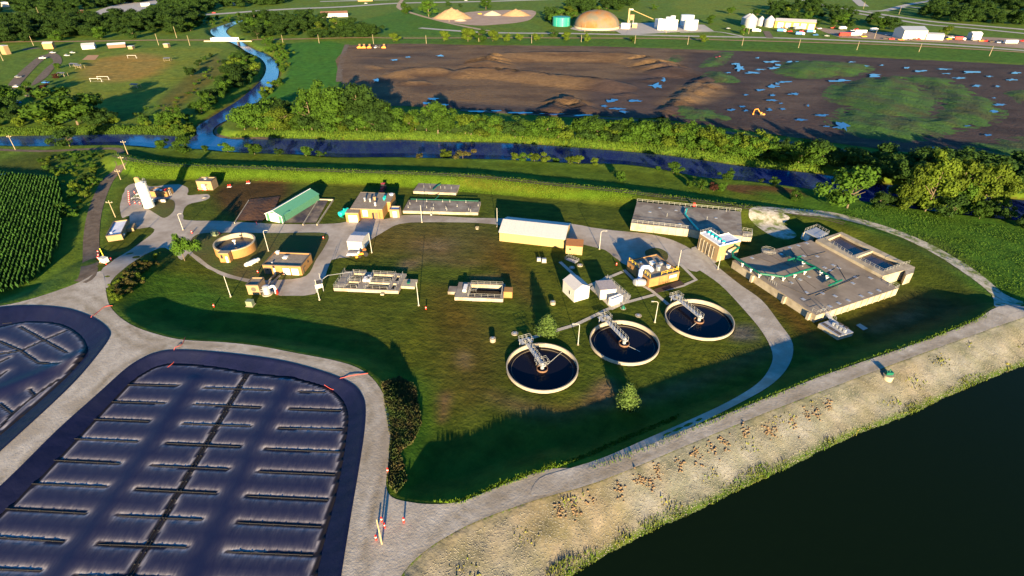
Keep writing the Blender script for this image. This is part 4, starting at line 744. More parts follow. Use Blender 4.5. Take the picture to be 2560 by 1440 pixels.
# the very large tank
h = hgt((1831, 669), 651.5); BTH = h; pts = [(1832, 651.5), (2041, 788), (2247, 719.5), (2027, 600.5)]; a, rz, w, d = frame(pts[0], pts[1], pts[3], h); E = empty('reaction_tank', (*a, 0), rz, 'very large covered concrete tank carrying thick green air pipes', 'tank')
P = [local(E, p, h) for p in pts]; MB().prism(P, -.3, h - .2, top=False).build('wall', M_WALLC, E)
M_DECK = mat('deck_concrete', (.225, .182, .14), (.275, .23, .18), scale=.3, rough=.92, c3=(.17, .14, .11), scale3=.12, spec=.15, det=9)
MB().prism([(x + (x - w / 2) * .004, y + (y - d / 2) * .004) for x, y in P], h - .2, h).build('deck', M_DECK, E)
for k in (.27, .66, .93): MB().box(w * k, -.7, -.1, w * k + .8, -.003, h - .25).build('buttress', M_WALLC, E)
v1 = Vector((*P[1], 0)); v2 = Vector((*P[2], 0)); t = (v2 - v1).normalized(); nr = Vector((t.y, -t.x, 0))
for k in np.linspace(.08, .92, 12): p = v1.lerp(v2, k); MB().prism([(p + nr * .02).xy, (p + nr * .2).xy, (p + nr * .2 + t * .35).xy, (p + nr * .02 + t * .35).xy], -.1, h - .22).build('buttress', M_WALLC, E)
def ld(p, z=0): return (*local(E, p, h), h + z)
b = MB()
for p, q in (((1885, 640), (1945, 663)), ((1922, 637), (1975, 665)), ((1938, 622), (1992, 655)), ((1975, 620), (1990, 645)), ((2000, 618), (2020, 640)), ((2018, 642), (2065, 630)), ((2005, 655), (2030, 650)), ((2093, 663), (2115, 700)), ((2088, 672), (2060, 690)), ((2010, 700), (2040, 722)), ((1985, 692), (2015, 735)), ((1960, 690), (1978, 710)), ((2020, 740), (2120, 705)), ((2120, 705), (2150, 690)), ((1955, 712), (2020, 740)), ((2040, 740), (2260 - 115, 690))): b.tube(ld(p, .05), ld(q, .05), .06, 4)
b.build('deck_joint', M_TRIM, E)
for p in ((1880, 645), (1953, 635), (1975, 619), (1996, 614), (2017, 608), (2010, 640), (2043, 641), (2083, 663), (2062, 669), (2097, 670), (2076, 676), (1978, 707), (2000, 699), (2022, 692), (2054, 683), (2016, 731), (2056, 733), (2088, 740), (2008, 748), (2075, 766), (2097, 758), (2121, 751), (2153, 740), (2176, 733), (2197, 726), (2139, 693), (2132, 708), (2176, 695)):
    q = local(E, p, h); MB().box(q[0] - .55, q[1] - .45, h + .003, q[0] + .55, q[1] + .45, h + .05).build('hatch', M_GALV, E)
pz = 1.1; pl = MB()
main = [(1823, 622), (1840, 634), (1826, 645)]
pl.path([ld((1824, 622), 2.2), ld((1843, 634), 2.2), ld((1828, 642), 1.6), ld((1830, 648), pz), ld((1897, 692), pz), ld((1957, 700), pz), ld((2036, 676), pz)], .36, 10)
pl.path([ld((1990, 654), pz), ld((2036, 676), pz), ld((2088, 710), pz)], .36, 10); pl.path([ld((1968, 656), .8), ld((2000, 646), .8)], .3, 8); pl.path([ld((2070, 720), .8), ld((2102, 706), .8)], .3, 8); pl.build('air_pipe', M_GRNP, E, True)
for p in ((1855, 666), (1876, 680), (1897, 694), (1930, 699), (1957, 702), (1985, 694), (2010, 686), (2006, 665), (2050, 688), (2065, 700)): q = local(E, p, h); MB().box(q[0] - .15, q[1] - .15, h + .003, q[0] + .15, q[1] + .15, h + pz).lathe([(.5, h + pz - .12), (.5, h + pz + .12)], 8, q).build('pipe_support', M_WPAINT, E)
for p0 in ((1984, 651), (2087, 713)):
    q = local(E, p0, h); MB().rail([(q[0] - 2, q[1] - 1, h), (q[0] + 1.5, q[1] - 1, h)], 1.0, .8, .05).build('valve_row', M_GRNP, E)
q = [local(E, p, h) for p in ((2222, 716), (2232, 712), (2246, 720), (2236, 724))]; MB().rail([(*p, h) for p in q], 1.1, 1.2, .05).build('railing', M_RAILM, E); MB().rail([ld((1921, 701)), ld((1940, 716))], 1.1, .9, .05).build('railing', M_RAILM, E); MB().rail([ld((2030, 778)), ld((2041, 785)), ld((2060, 779))], 1.1, 1.2, .05).build('railing', M_RAILM, E)
c = at(1921, 628, h); E2 = empty('round_vault', (*c, 0), 0, 'small round concrete vault with railing behind the large tank', 'vault'); MB().lathe([(1.9, 0), (1.9, h), (0, h + .3)], 20).build('drum', M_WALLC, E2, True); MB().rail([(2.2 * math.cos(t), 2.2 * math.sin(t), h * .8) for t in np.linspace(.3, 5.5, 9)], 1.1, 1.5, .05).build('railing', M_RAILM, E2)
# twin basins behind it
h3 = h + .9; pts = [(2040, 600), (2104, 579.5), (2288, 668), (2208, 690)]; a, rz, w, d = frame(pts[3], pts[2], pts[0], h3); E = empty('twin_basin', (*a, 0), rz, 'raised concrete basin pair with brown water behind the large tank', 'tank')
def lc(p): return local(E, p, h3)
O = [lc(p) for p in pts]; h1 = [lc(p) for p in ((2069, 599), (2101, 585), (2176, 624), (2130, 639))]; h2_ = [lc(p) for p in ((2141, 643), (2182, 627), (2256, 660), (2208, 678))]
MB().prism(O, -.3, h3 - .004, top=False).build('wall', M_WALLC, E)
allp = [Vector(p) for p in O + h1 + h2_]; eds = [(i, (i + 1) % 4) for i in range(4)] + [(4 + i, 4 + (i + 1) % 4) for i in range(4)] + [(8 + i, 8 + (i + 1) % 4) for i in range(4)]
vs, es, fs, *_ = delaunay_2d_cdt(allp, eds, [], 0, 1e-5); V2 = np.array([(v[0], v[1]) for v in vs]); cen = np.array([V2[list(f)].mean(0) for f in fs]); kp = inside(cen, np.array(O)) & ~inside(cen, np.array(h1)) & ~inside(cen, np.array(h2_))
dk = mesh_obj('deck', [(x, y, h3) for x, y in V2], [f for f, k in zip(fs, kp) if k], M_WALLC, E); dk.data.flip_normals() if dk.data.polygons[0].normal.z < 0 else None
for hh in (h1, h2_):
    b = MB(); [b.quad((*hh[k], h3), (*hh[(k + 1) % 4], h3), (*hh[(k + 1) % 4], h3 - 1.4), (*hh[k], h3 - 1.4)) for k in range(4)]; b.build('basin_wall', M_WALLC, E); MB().quad(*[(*p, h3 - .8) for p in hh]).build('water', M_SLUR, E)
MB().rail([(*lc((2066, 600)), h3), (*lc((2128, 641)), h3)], 1.1, 1.5, .05).rail([(*lc((2140, 645)), h3), (*lc((2208, 681)), h3), (*lc((2256, 663)), h3), (*lc((2272, 660)), h3)], 1.1, 1.5, .05).build('railing', M_RAILM, E)
q = [lc(p) for p in ((2262, 672), (2288, 667), (2284, 682), (2266, 688))]; MB().prism(q, -.2, h3 - .02).build('corner_box', M_WALLC, E); MB().box(*O[3], 0, *O[3], 0) if False else None
q = [lc(p) for p in ((2012, 577), (2041, 566), (2072, 583), (2050, 596))]; o = MB().prism(q, h3 - .5, h3 - .2).build('platform', M_GALV, E); MB().rail([(*p, h3 - .2) for p in q], 1.1, 1.5, .05).build('railing', M_RAILM, o); b = MB(); [b.tube((*p, 0), (*p, h3 - .5), .15) for p in q]; b.build('platform_legs', M_WALLC, E); MB().box(min(q[0][0], q[1][0]) + .5, q[0][1] - 2, 0, q[0][0] + 3, q[0][1] + 1, 2).build('equipment', M_WPAINT, E)
# small pump structure in front with a stair bridge
h = hgt((2093.8, 850.8), 841.5); h = max(h, 1.3); a, rz, w, d = frame((2047, 809), (2097, 841), (2083, 797), h); E = empty('pump_platform', (*a, 0), rz, 'low pale pump structure with grating and stair bridge near the lake road', 'platform')
P = [local(E, p, h) for p in ((2047, 809), (2097, 841), (2134, 830.5), (2083, 797))]; MB().prism(P, -.3, h - .15, top=False).build('wall', M_WALLC, E); MB().prism(P, h - .15, h).build('deck', M_GALV, E)
for k in range(3): MB().box(w * (.06 + .31 * k), .5, h + .003, w * (.33 + .31 * k), 1.6, h + .06).build('grating', M_TRIM, E)
for k in range(7): MB().box(w * (.3 + .09 * k), 2.6 + .3 * (k % 2), h, w * (.3 + .09 * k) + .5, 3.2 + .3 * (k % 2), h + .8).build('pump', M_GALV, E)
for k in range(2): MB().box(w * (.35 + .25 * k), 4.2, h + .003, w * (.52 + .25 * k), 5.4, h + .05).build('hatch', M_TRIM, E)
p0 = local(E, (2060, 774), BTH); p1 = local(E, (2085, 800), h + .6); pa = Vector((*p0, BTH + .05)); pb = Vector((*p1, h + .1)); t = (pb - pa).normalized(); sv = Vector((-t.y, t.x, 0)).normalized() * .6
b = MB(); b.add([pa + sv, pa - sv, pb - sv, pb + sv, pa + sv - Vector((0, 0, .12)), pa - sv - Vector((0, 0, .12)), pb - sv - Vector((0, 0, .12)), pb + sv - Vector((0, 0, .12))], [(0, 1, 2, 3), (7, 6, 5, 4), (0, 4, 5, 1), (1, 5, 6, 2), (2, 6, 7, 3), (3, 7, 4, 0)]); b.rail([pa + sv, pb + sv], 1.1, 1.2, .05).rail([pa - sv, pb - sv], 1.1, 1.2, .05).build('stair_bridge', M_GALV, E)
sheet('concrete_pad', [(2139, 815), (2149, 811), (2169, 823), (2157, 828)], M_PATH, off=.3, sm=False, cell=3)
# ---------------------------------------------------------------- round clarifiers
RIMZ = .8
def clarifier(x0, x1, y0, y1, plat, cen, arm, label):
    L0, L1 = at(x0, (y0 + y1) / 2, RIMZ), at(x1, (y0 + y1) / 2, RIMZ); T, Bm = at((x0 + x1) / 2, y0, RIMZ), at((x0 + x1) / 2, y1, RIMZ); R = .25 * (np.linalg.norm(L0 - L1) + np.linalg.norm(T - Bm)); c = (T + Bm) / 2; c[0] = (at(x0, (y0 + y1) / 2, RIMZ)[0] + at(x1, (y0 + y1) / 2, RIMZ)[0]) / 2
    E = empty('clarifier', (*c, 0), 0, label, 'clarifier tank', 'three round clarifier tanks'); t = .27; wz = -.35
    sink([(c[0] + R * .99 * math.cos(k * .2), c[1] + R * .99 * math.sin(k * .2)) for k in range(31)], 0, 1.2)
    MB().lathe([(R, -.5), (R, RIMZ), (R - t, RIMZ), (R - t, wz - .3)], 96).build('wall', mat('clarifier_concrete', (.35, .31, .24), (.29, .255, .20), scale=.8, rough=.85, spec=.15), E, True)
    MB().lathe([(R - t, wz + .001), (0, wz + .001)], 96).build('water', M_TWAT, E); MB().lathe([(R - 1.15, wz - .1), (R - 1.15, wz + .14), (R - 1.28, wz + .14), (R - 1.28, wz - .1)], 96).build('weir', M_TRIM, E, True)
    p = Vector((*(at(*plat, RIMZ + .5) - c), 0)); u = p.normalized(); s = Vector((-u.y, u.x, 0)) * .5; z = Vector((0, 0, RIMZ + .45)); q0 = u * (R + 1.6); q1 = Vector((0, 0, 0)) - u * .8
    b = MB(); b.add([q0 + s + z, q0 - s + z, q1 - s + z, q1 + s + z, q0 + s + z - Vector((0, 0, .25)), q0 - s + z - Vector((0, 0, .25)), q1 - s + z - Vector((0, 0, .25)), q1 + s + z - Vector((0, 0, .25))], [(0, 3, 2, 1), (4, 5, 6, 7), (0, 1, 5, 4), (1, 2, 6, 5), (2, 3, 7, 6), (3, 0, 4, 7)]); b.build('walkway', M_GALV, E)
    b = MB(); b.rail([q0 + s + z, q1 + s + z], 1.1, 1.2, .05).rail([q0 - s + z, q1 - s + z], 1.1, 1.2, .05)
    b.build('railing', M_RAILM, E)
    cc = u * (R + 1.0); v = s * 3.2; w_ = u * 1.1; MB().rail([cc + v + w_ + z, cc + v - w_ + z, cc - v - w_ + z, cc - v + w_ + z], 1.1, 1, .05, True).build('end_railing', M_RAILM, E); b = MB(); [b.tube(Vector((k.x, k.y, 0)), k + z, .1) for k in (cc + v, cc - v)]; b.add([k + z for k in (cc + v + w_, cc + v - w_, cc - v - w_, cc - v + w_)], [(0, 1, 2, 3)]); b.build('end_platform', M_GALV, E)
    MB().lathe([(1.35, wz - .1), (1.35, wz + .45), (1.2, wz + .45), (1.2, wz - .1)], 24).build('centre_well', mat('rusty_steel', (.12, .06, .04), (.2, .12, .07), scale=2, rough=.9), E, True); MB().tube((0, 0, wz), (0, 0, RIMZ + .9), .45, 12).build('drive_column', M_GALV, E)
    a2 = Vector((*(at(*arm, wz) - c), wz + .1)); MB().tube((0, 0, wz + .1), a2, .07, 5).build('skimmer_arm', M_RAILM, E)
    return E, u, s
E, u, s = clarifier(1264, 1448, 858, 976, (1313, 850), (1355, 918), (1405, 880), 'nearest round clarifier, left end of the row of three')
z = RIMZ + .45; MB().rail([u * -.9 + s * 3 + Vector((0, 0, z)), u * 1.3 + s * 3 + Vector((0, 0, z)), u * 1.3 - s * 3 + Vector((0, 0, z)), u * -.9 - s * 3 + Vector((0, 0, z))], 1.1, 1, .05, True).build('centre_railing', M_RAILM, E)
clarifier(1475, 1649, 801, 907, (1512, 795), (1560, 855), (1600, 880), 'middle round clarifier, between the two others of the row')
clarifier(1666, 1834, 749, 844, (1692, 744), (1748, 800), (1720, 825), 'farthest round clarifier, nearest the very large covered tank')
# ---------------------------------------------------------------- poles
M_POLE = mat('pole_paint', (.46, .45, .41), rough=.5)
def tube_pole(name, label, base, top, arm=None, m=M_WPAINT, cat='lamp post', group='lamp posts around the plant', r=.11, cross=False):
    p = atT(*base); h = hgt(base, top[1], p[2]) ; h = max(h, 2.5)
    m = M_POLE if m is M_WPAINT else m; E = empty(name, p, 0, label, cat, group); MB().tube((0, 0, -.3), (0, 0, h), r, 8, r * .6).build('pole', m, E)
    if name == 'lamp_post': MB().tube((0, 0, -.1), (0, 0, .25), .28, 10).build('base', M_WALLC, E)
    if arm is not None:
        a = Vector((arm * .25, 0, h + .35)); b_ = Vector((arm, 0, h + .45)); MB().path([(0, 0, h - .05), a, b_], .06, 6).build('arm', m, E); MB().box(b_.x - .35, -.16, h + .36, b_.x + .35, .16, h + .52).build('lamp_head', M_RAILM, E)
    if cross:
        MB().box(-1.2, -.08, h - .6, 1.2, .08, h - .45).build('crossarm', M_WOOD, E); MB().tube((-1, 0, h - .45), (-1, 0, h - .2), .06, 6).tube((1, 0, h - .45), (1, 0, h - .2), .06, 6).tube((0, 0, h), (0, 0, h + .25), .06, 6).build('insulator', M_WPAINT, E)
    return E
for base, top, arm, lab in [((577, 742), (561, 690), None, 'white lamp post on lawn left of the tan block house'), ((671.5, 628), (660, 579), 1.2, 'white lamp post with arm right of the round buff tank'), ((458, 575), (446, 537), 1.2, 'white lamp post with arm at the silo drive junction, above the tree'),
                            ((799, 750), (790, 699), None, 'white lamp post in front of the raised hopper'), ((929.7, 632), (923, 583), None, 'white lamp post right of the small white shed'), ((1055, 556), (1051, 513), None, 'white lamp post in front of the long covered tank'),
                            ((1047, 764), (1043.5, 705), None, 'white lamp post right of the four basin tank'), ((1243, 567), (1246, 520), None, 'white lamp post at the left end of the long metal building'), ((1498.5, 623), (1502, 580), 1.6, 'white lamp post with long arm right of the brown roofed shed'),
                            ((1794.5, 673.5), (1798, 640), None, 'short white lamp post at front of the five fan house'), ((1445, 862), (1449, 813), -1.5, 'white lamp post between the nearest and middle clarifiers'), ((1637, 806), (1644, 757), -1.5, 'white lamp post between the middle and farthest clarifiers'), ((1695, 669), (1697, 625), None, 'thin grey post behind the yellow railed building')]:
    tube_pole('lamp_post', lab, base, top, arm)
for base, top, lab in [((288.8, 543), (276, 503), 'wooden utility pole between dirt track and silo pavement'), ((312, 420), (299, 388), 'wooden utility pole where the dirt track meets the levee'), ((320.8, 388), (307, 353), 'wooden utility pole by the river at the track end'), ((38.6, 374.5), (23.5, 339), 'wooden utility pole at far left beside the river'), ((302, 449), (292, 425), 'wooden utility pole beside the dirt track bend'),
                       ((955, 1360), (945, 1298), 'pale wooden pole standing among red bollards on the gravel')]:
    tube_pole('utility_pole', lab, base, top, None, M_WOOD, 'utility pole', 'wooden utility poles', .16, cross=base[0] != 955)
# ---------------------------------------------------------------- bollards, drums, manholes and small plant
def bollard(px, py, label, h=1.1, r=.15):
    E = empty('bollard', atT(px, py), 0, label, 'bollard', 'red bollards'); MB().tube((0, 0, 0), (0, 0, h), r, 10).build('post', M_RED, E); MB().lathe([(r + .01, h * .55), (r + .01, h * .75)], 10).build('band', M_WPAINT, E); return E
BOL = [((1010, 1306), 'red bollard standing alone on gravel right of the wooden pole'), ((955, 1305), 'red bollard above the wooden pole on gravel'), ((962, 1320), 'red bollard right of the wooden pole on gravel'), ((941, 1350), 'red bollard left of the wooden pole foot'), ((970, 1182), 'red bollard at the weedy gravel edge, upper one')]
for (p, l) in BOL: bollard(*p, l, 1.3)
for k, (x, y) in enumerate([(322.5, 483), (322.7, 488), (323, 493), (323.2, 498), (323.5, 503), (324, 508), (325, 513)]): bollard(x, y, 'red bollard in the straight row beside the silo equipment', 1.0, .18)
for x, y, l in [(337, 483, 'red bollard above the pipe rack by the silo'), (338, 509, 'red bollard below the pipe rack by the silo'), (350, 510, 'red bollard at the foot of the silo'), (497, 475, 'red bollard at the left front of the tan pump house'), (507, 476, 'second red bollard from left at the pump house front'), (517, 476, 'third red bollard from left at the pump house front'), (523, 475, 'red bollard at the right front of pump house'),
                (480, 583, 'red bollard on lawn edge above the lone tree'), (550, 586, 'red bollard beside the green utility box'), (246, 632, 'red bollard at the top left of the white cabinet'), (247, 641, 'red bollard left of white cabinet, second from top'), (246, 648, 'red bollard left of white cabinet, third from top'), (253, 657, 'red bollard at lower left of the white cabinet'), (266, 661, 'red bollard in front of the white cabinet'), (279, 651, 'red bollard right of the white cabinet'),
                (535, 767, 'small red bollard alone on the shaded lawn'), (645, 682, 'red bollard at the left corner of the buff garage'), (809, 597, 'red bollard on the lawn tip by the drive'), (1065, 773, 'red bollard on lawn right of the lamp post'), (1541, 663, 'red bollard on lawn left of the yellow railed building'), (642, 561, 'red and white drum at the sludge bed edge')]: bollard(x, y, l, .9, .17)
def manhole(px, py, label, h=.6, r=.8):
    E = empty('manhole', atT(px, py), 0, label, 'manhole', 'concrete manholes'); MB().lathe([(r, -.1), (r, h), (0, h)], 20).build('ring', M_WALLC, E, True); MB().tube((0, 0, h), (0, 0, h + .08), r * .45, 12).build('lid', M_GALV, E)
for q in [(1382, 760, 'round concrete manhole left of the white sheds', .8), (1232, 853, 'round concrete manhole upper left of the nearest clarifier', 1.0), (1287, 834, 'flat manhole cover beside the nearest clarifier footpath', .12), (1596, 789, 'flat manhole between middle and farthest clarifiers', .1), (1450, 664, 'flat round manhole beside the lean-to shed shadow', .3), (1430, 669, 'shaded flat manhole in the metal building shadow', .1), (511, 494, 'flat manhole at the end of the paved spur', .2)]: manhole(q[0], q[1], q[2], q[3], .9 if q[3] < .5 else .75)
def ubox(px, py, label, s=1.0, m=None, name='utility_box', cat='utility box'):
    E = empty(name, atT(px, py), random.uniform(-.2, .2), label, cat); m = m or M_GRNB; MB().box(-.8 * s, -.6 * s, .1, .8 * s, .6 * s, 1.4 * s).build('body', m, E); MB().box(-.95 * s, -.8 * s, -.1, .95 * s, .8 * s, .12).build('pad', M_WALLC, E); MB().box(-.85 * s, -.65 * s, 1.4 * s, .85 * s, .65 * s, 1.48 * s).build('lid', m, E); return E
M_GRNB = mat('grey_green_metal', (.16, .20, .12), rough=.6)
ubox(627, 763, 'grey-green utility box on lawn below the block house', 1.1); ubox(538, 588, 'green transformer box above the round buff tank', 1.2); ubox(1347, 652, 'grey condenser box, left of the pair near the metal building', .7, M_GALV); ubox(1360, 655, 'grey condenser box, right of the pair near the metal building', .8, M_GALV)
for k, (x, y, l) in enumerate([(615, 669, 'white cylinder tank on lawn, left of the twin pair'), (623, 667, 'white cylinder tank on lawn, right of twin pair')]):
    E = empty('propane_tank', (*at(x, y), 0), math.radians(60), l, 'tank', 'white propane tanks'); o = MB().lathe([(0, -.25), (.4, -.15), (.6, .15), (.6, 3.7), (.4, 4), (0, 4.1)], 16).build('shell', M_WPAINT, E, True); o.matrix_local = Matrix.Translation((0, 0, .85)) @ Matrix.Rotation(math.pi / 2, 4, 'Y'); [MB().box(x_, -.4, 0, x_ + .2, .4, .5).build('saddle', M_WALLC, E) for x_ in (.6, 2.9)]
E = empty('pipe_rack', (*at(330, 500), 0), .1, 'low pipe and valve rack behind the row of red bollards', 'pipe rack')
for k in range(5): MB().path([(0, k * 1.9, .3), (0, k * 1.9, .8), (2.8, k * 1.9 + .3, .8), (2.8, k * 1.9 + .3, .2)], .12).build('pipe', [M_GALV, M_GRNB, M_WPAINT][k % 3], E)
MB().box(-.3, -.5, 0, 3.2, 8.5, .1).build('pad', M_TNK, E)
E = empty('hydrant_valve', (*at(1558, 771), 0), 0, 'green cone shaped vent cap on lawn by white sheds', 'vent'); MB().lathe([(.65, 0), (.55, .2), (.12, 1.0), (0, 1.05)], 14).build('cone', M_GRNP, E, True); MB().tube((0, 0, -.1), (0, 0, .05), .8, 14).build('pad', M_WALLC, E)
E = empty('intake_tower', (*atT(2218, 945), ), 0, 'round concrete drum with green valve gear on the lake bank', 'tower'); MB().lathe([(1.1, -.6), (1.1, 1.0), (0, 1.0)], 18).build('drum', M_WALLC, E, True); MB().box(-.7, -.2, 1, .8, .6, 1.7).tube((0, 0, 1), (0, .2, 2.4), .12).tube((-.5, 0, 1), (-.6, .1, 2.0), .1).build('valve_gear', M_GRNP, E)
E = empty('valve_stand', (*at(1193, 573), 0), 0, 'small pale square valve frame on lawn above the meadow', 'valve'); MB().rail([(-.6, -.5, 0), (.6, -.5, 0), (.6, .5, 0), (-.6, .5, 0)], .8, 1.2, .06, True).build('frame', M_WALLC, E); MB().box(-.4, -.3, 0, .4, .3, .3).build('pad', M_WALLC, E)
E = empty('stair_pit', (*at(1412, 650), 0), math.radians(-40), 'railed stair pit standing in the shade of the metal building', 'railing'); MB().rail([(0, 0, 0), (4, 0, 0), (4, 2, 0), (0, 2, 0)], 1.1, 1, .05, True).build('rails', M_GALV, E); MB().box(.2, .2, 0, 3.8, 1.8, .25).build('grating', M_GALV, E)
for x, y, l in ((621, 458, 'red fittings on a white pad by the levee'), (574, 467, 'small red valve standing on the brown ground')):
    E = empty('valve_stand', (*at(x, y), 0), 0, l, 'valve'); MB().box(-.8, -.5, 0, .8, .5, .12).build('pad', M_WPAINT, E); MB().tube((-.5, 0, .1), (-.5, 0, 1), .12).tube((.3, 0, .1), (.4, .1, 1.1), .12).tube((-.5, 0, .6), (.3, 0, .6), .12).build('valve', M_RED, E)
# parked machinery in the shade behind the brick building
tractor(958, 476, 'dark red machine parked in shade behind the large brick building', mat('dark_red', (.35, .03, .04), rough=.6), 1.5, 1.2, 'machine')
# ropes over the gravel road
for pts, l in [([(806, 966), (829, 962), (838, 952), (858, 945), (920, 934)], 'thin red rope lying across the gravel at the right basin corner'), ([(413, 907), (430, 893), (435, 876), (455, 862), (464, 843)], 'thin red rope across gravel between the two basins'), ([(207, 812), (228, 795), (238, 787), (262, 768), (282, 765)], 'thin red rope over the rim of the left basin')]:
    q = [Vector(atT(*p)) for p in pts]; q = [Vector(v) for v in smooth(np.array([x[:] for x in q]), 4, False)]
    for v in q: v.z = max(v.z, hz(v.x, v.y)) + .12
    for v in q: v.z = v.z if sdist(np.array([[v.x, v.y]]), POND1, 5)[0] > 0 and sdist(np.array([[v.x, v.y]]), POND2, 5)[0] > 0 else max(v.z, 1.6)
    o = MB().path([v - q[0] for v in q], .07, 5).build('rope', mat('red_rope', (.5, .08, .06), rough=.8), None, loc=q[0]); tag(o, l, 'rope', 'red ropes at the basins')
# ---------------------------------------------------------------- lined basins with floating covers
M_LINER = mat('black_liner', (.004, .006, .026), (.006, .008, .034), scale=.25, rough=.55, bump=.10, bscale=.8, spec=.18, c3=(.008, .010, .032), scale3=.06)
def cover_mat():
    m = bpy.data.materials.new('cover_sheet'); m.use_nodes = True; N = m.node_tree.nodes; L = m.node_tree.links; B = N['Principled BSDF']
    a = N.new('ShaderNodeAttribute'); a.attribute_name = 'pale_rim'; t = N.new('ShaderNodeAttribute'); t.attribute_name = 'trough'
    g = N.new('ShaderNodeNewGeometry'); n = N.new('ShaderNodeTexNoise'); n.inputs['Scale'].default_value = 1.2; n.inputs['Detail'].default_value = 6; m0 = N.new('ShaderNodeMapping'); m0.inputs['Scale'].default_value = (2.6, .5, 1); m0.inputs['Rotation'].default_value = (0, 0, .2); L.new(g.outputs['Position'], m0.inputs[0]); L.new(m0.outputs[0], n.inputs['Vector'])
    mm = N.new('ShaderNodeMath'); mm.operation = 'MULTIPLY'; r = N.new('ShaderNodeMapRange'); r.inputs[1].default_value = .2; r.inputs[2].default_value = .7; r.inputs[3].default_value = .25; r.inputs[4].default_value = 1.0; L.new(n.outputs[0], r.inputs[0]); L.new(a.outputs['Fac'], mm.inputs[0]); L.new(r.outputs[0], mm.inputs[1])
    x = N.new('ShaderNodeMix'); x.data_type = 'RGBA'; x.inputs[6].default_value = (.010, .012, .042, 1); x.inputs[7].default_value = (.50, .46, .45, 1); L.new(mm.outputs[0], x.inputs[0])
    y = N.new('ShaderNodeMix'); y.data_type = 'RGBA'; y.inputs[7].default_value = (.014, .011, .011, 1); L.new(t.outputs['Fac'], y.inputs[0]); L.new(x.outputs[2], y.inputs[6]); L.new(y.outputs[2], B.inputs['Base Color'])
    B.inputs['Roughness'].default_value = .5; B.inputs['Specular IOR Level'].default_value = .22
    bn = N.new('ShaderNodeTexNoise'); bn.inputs['Scale'].default_value = .9; bn.inputs['Detail'].default_value = 5; mp = N.new('ShaderNodeMapping'); mp.inputs['Scale'].default_value = (2.2, .5, 1); L.new(g.outputs['Position'], mp.inputs[0]); L.new(mp.outputs[0], bn.inputs['Vector'])
    b = N.new('ShaderNodeBump'); b.inputs['Distance'].default_value = .035; L.new(bn.outputs[0], b.inputs['Height']); L.new(b.outputs[0], B.inputs['Normal']); return m
M_COVER = cover_mat()
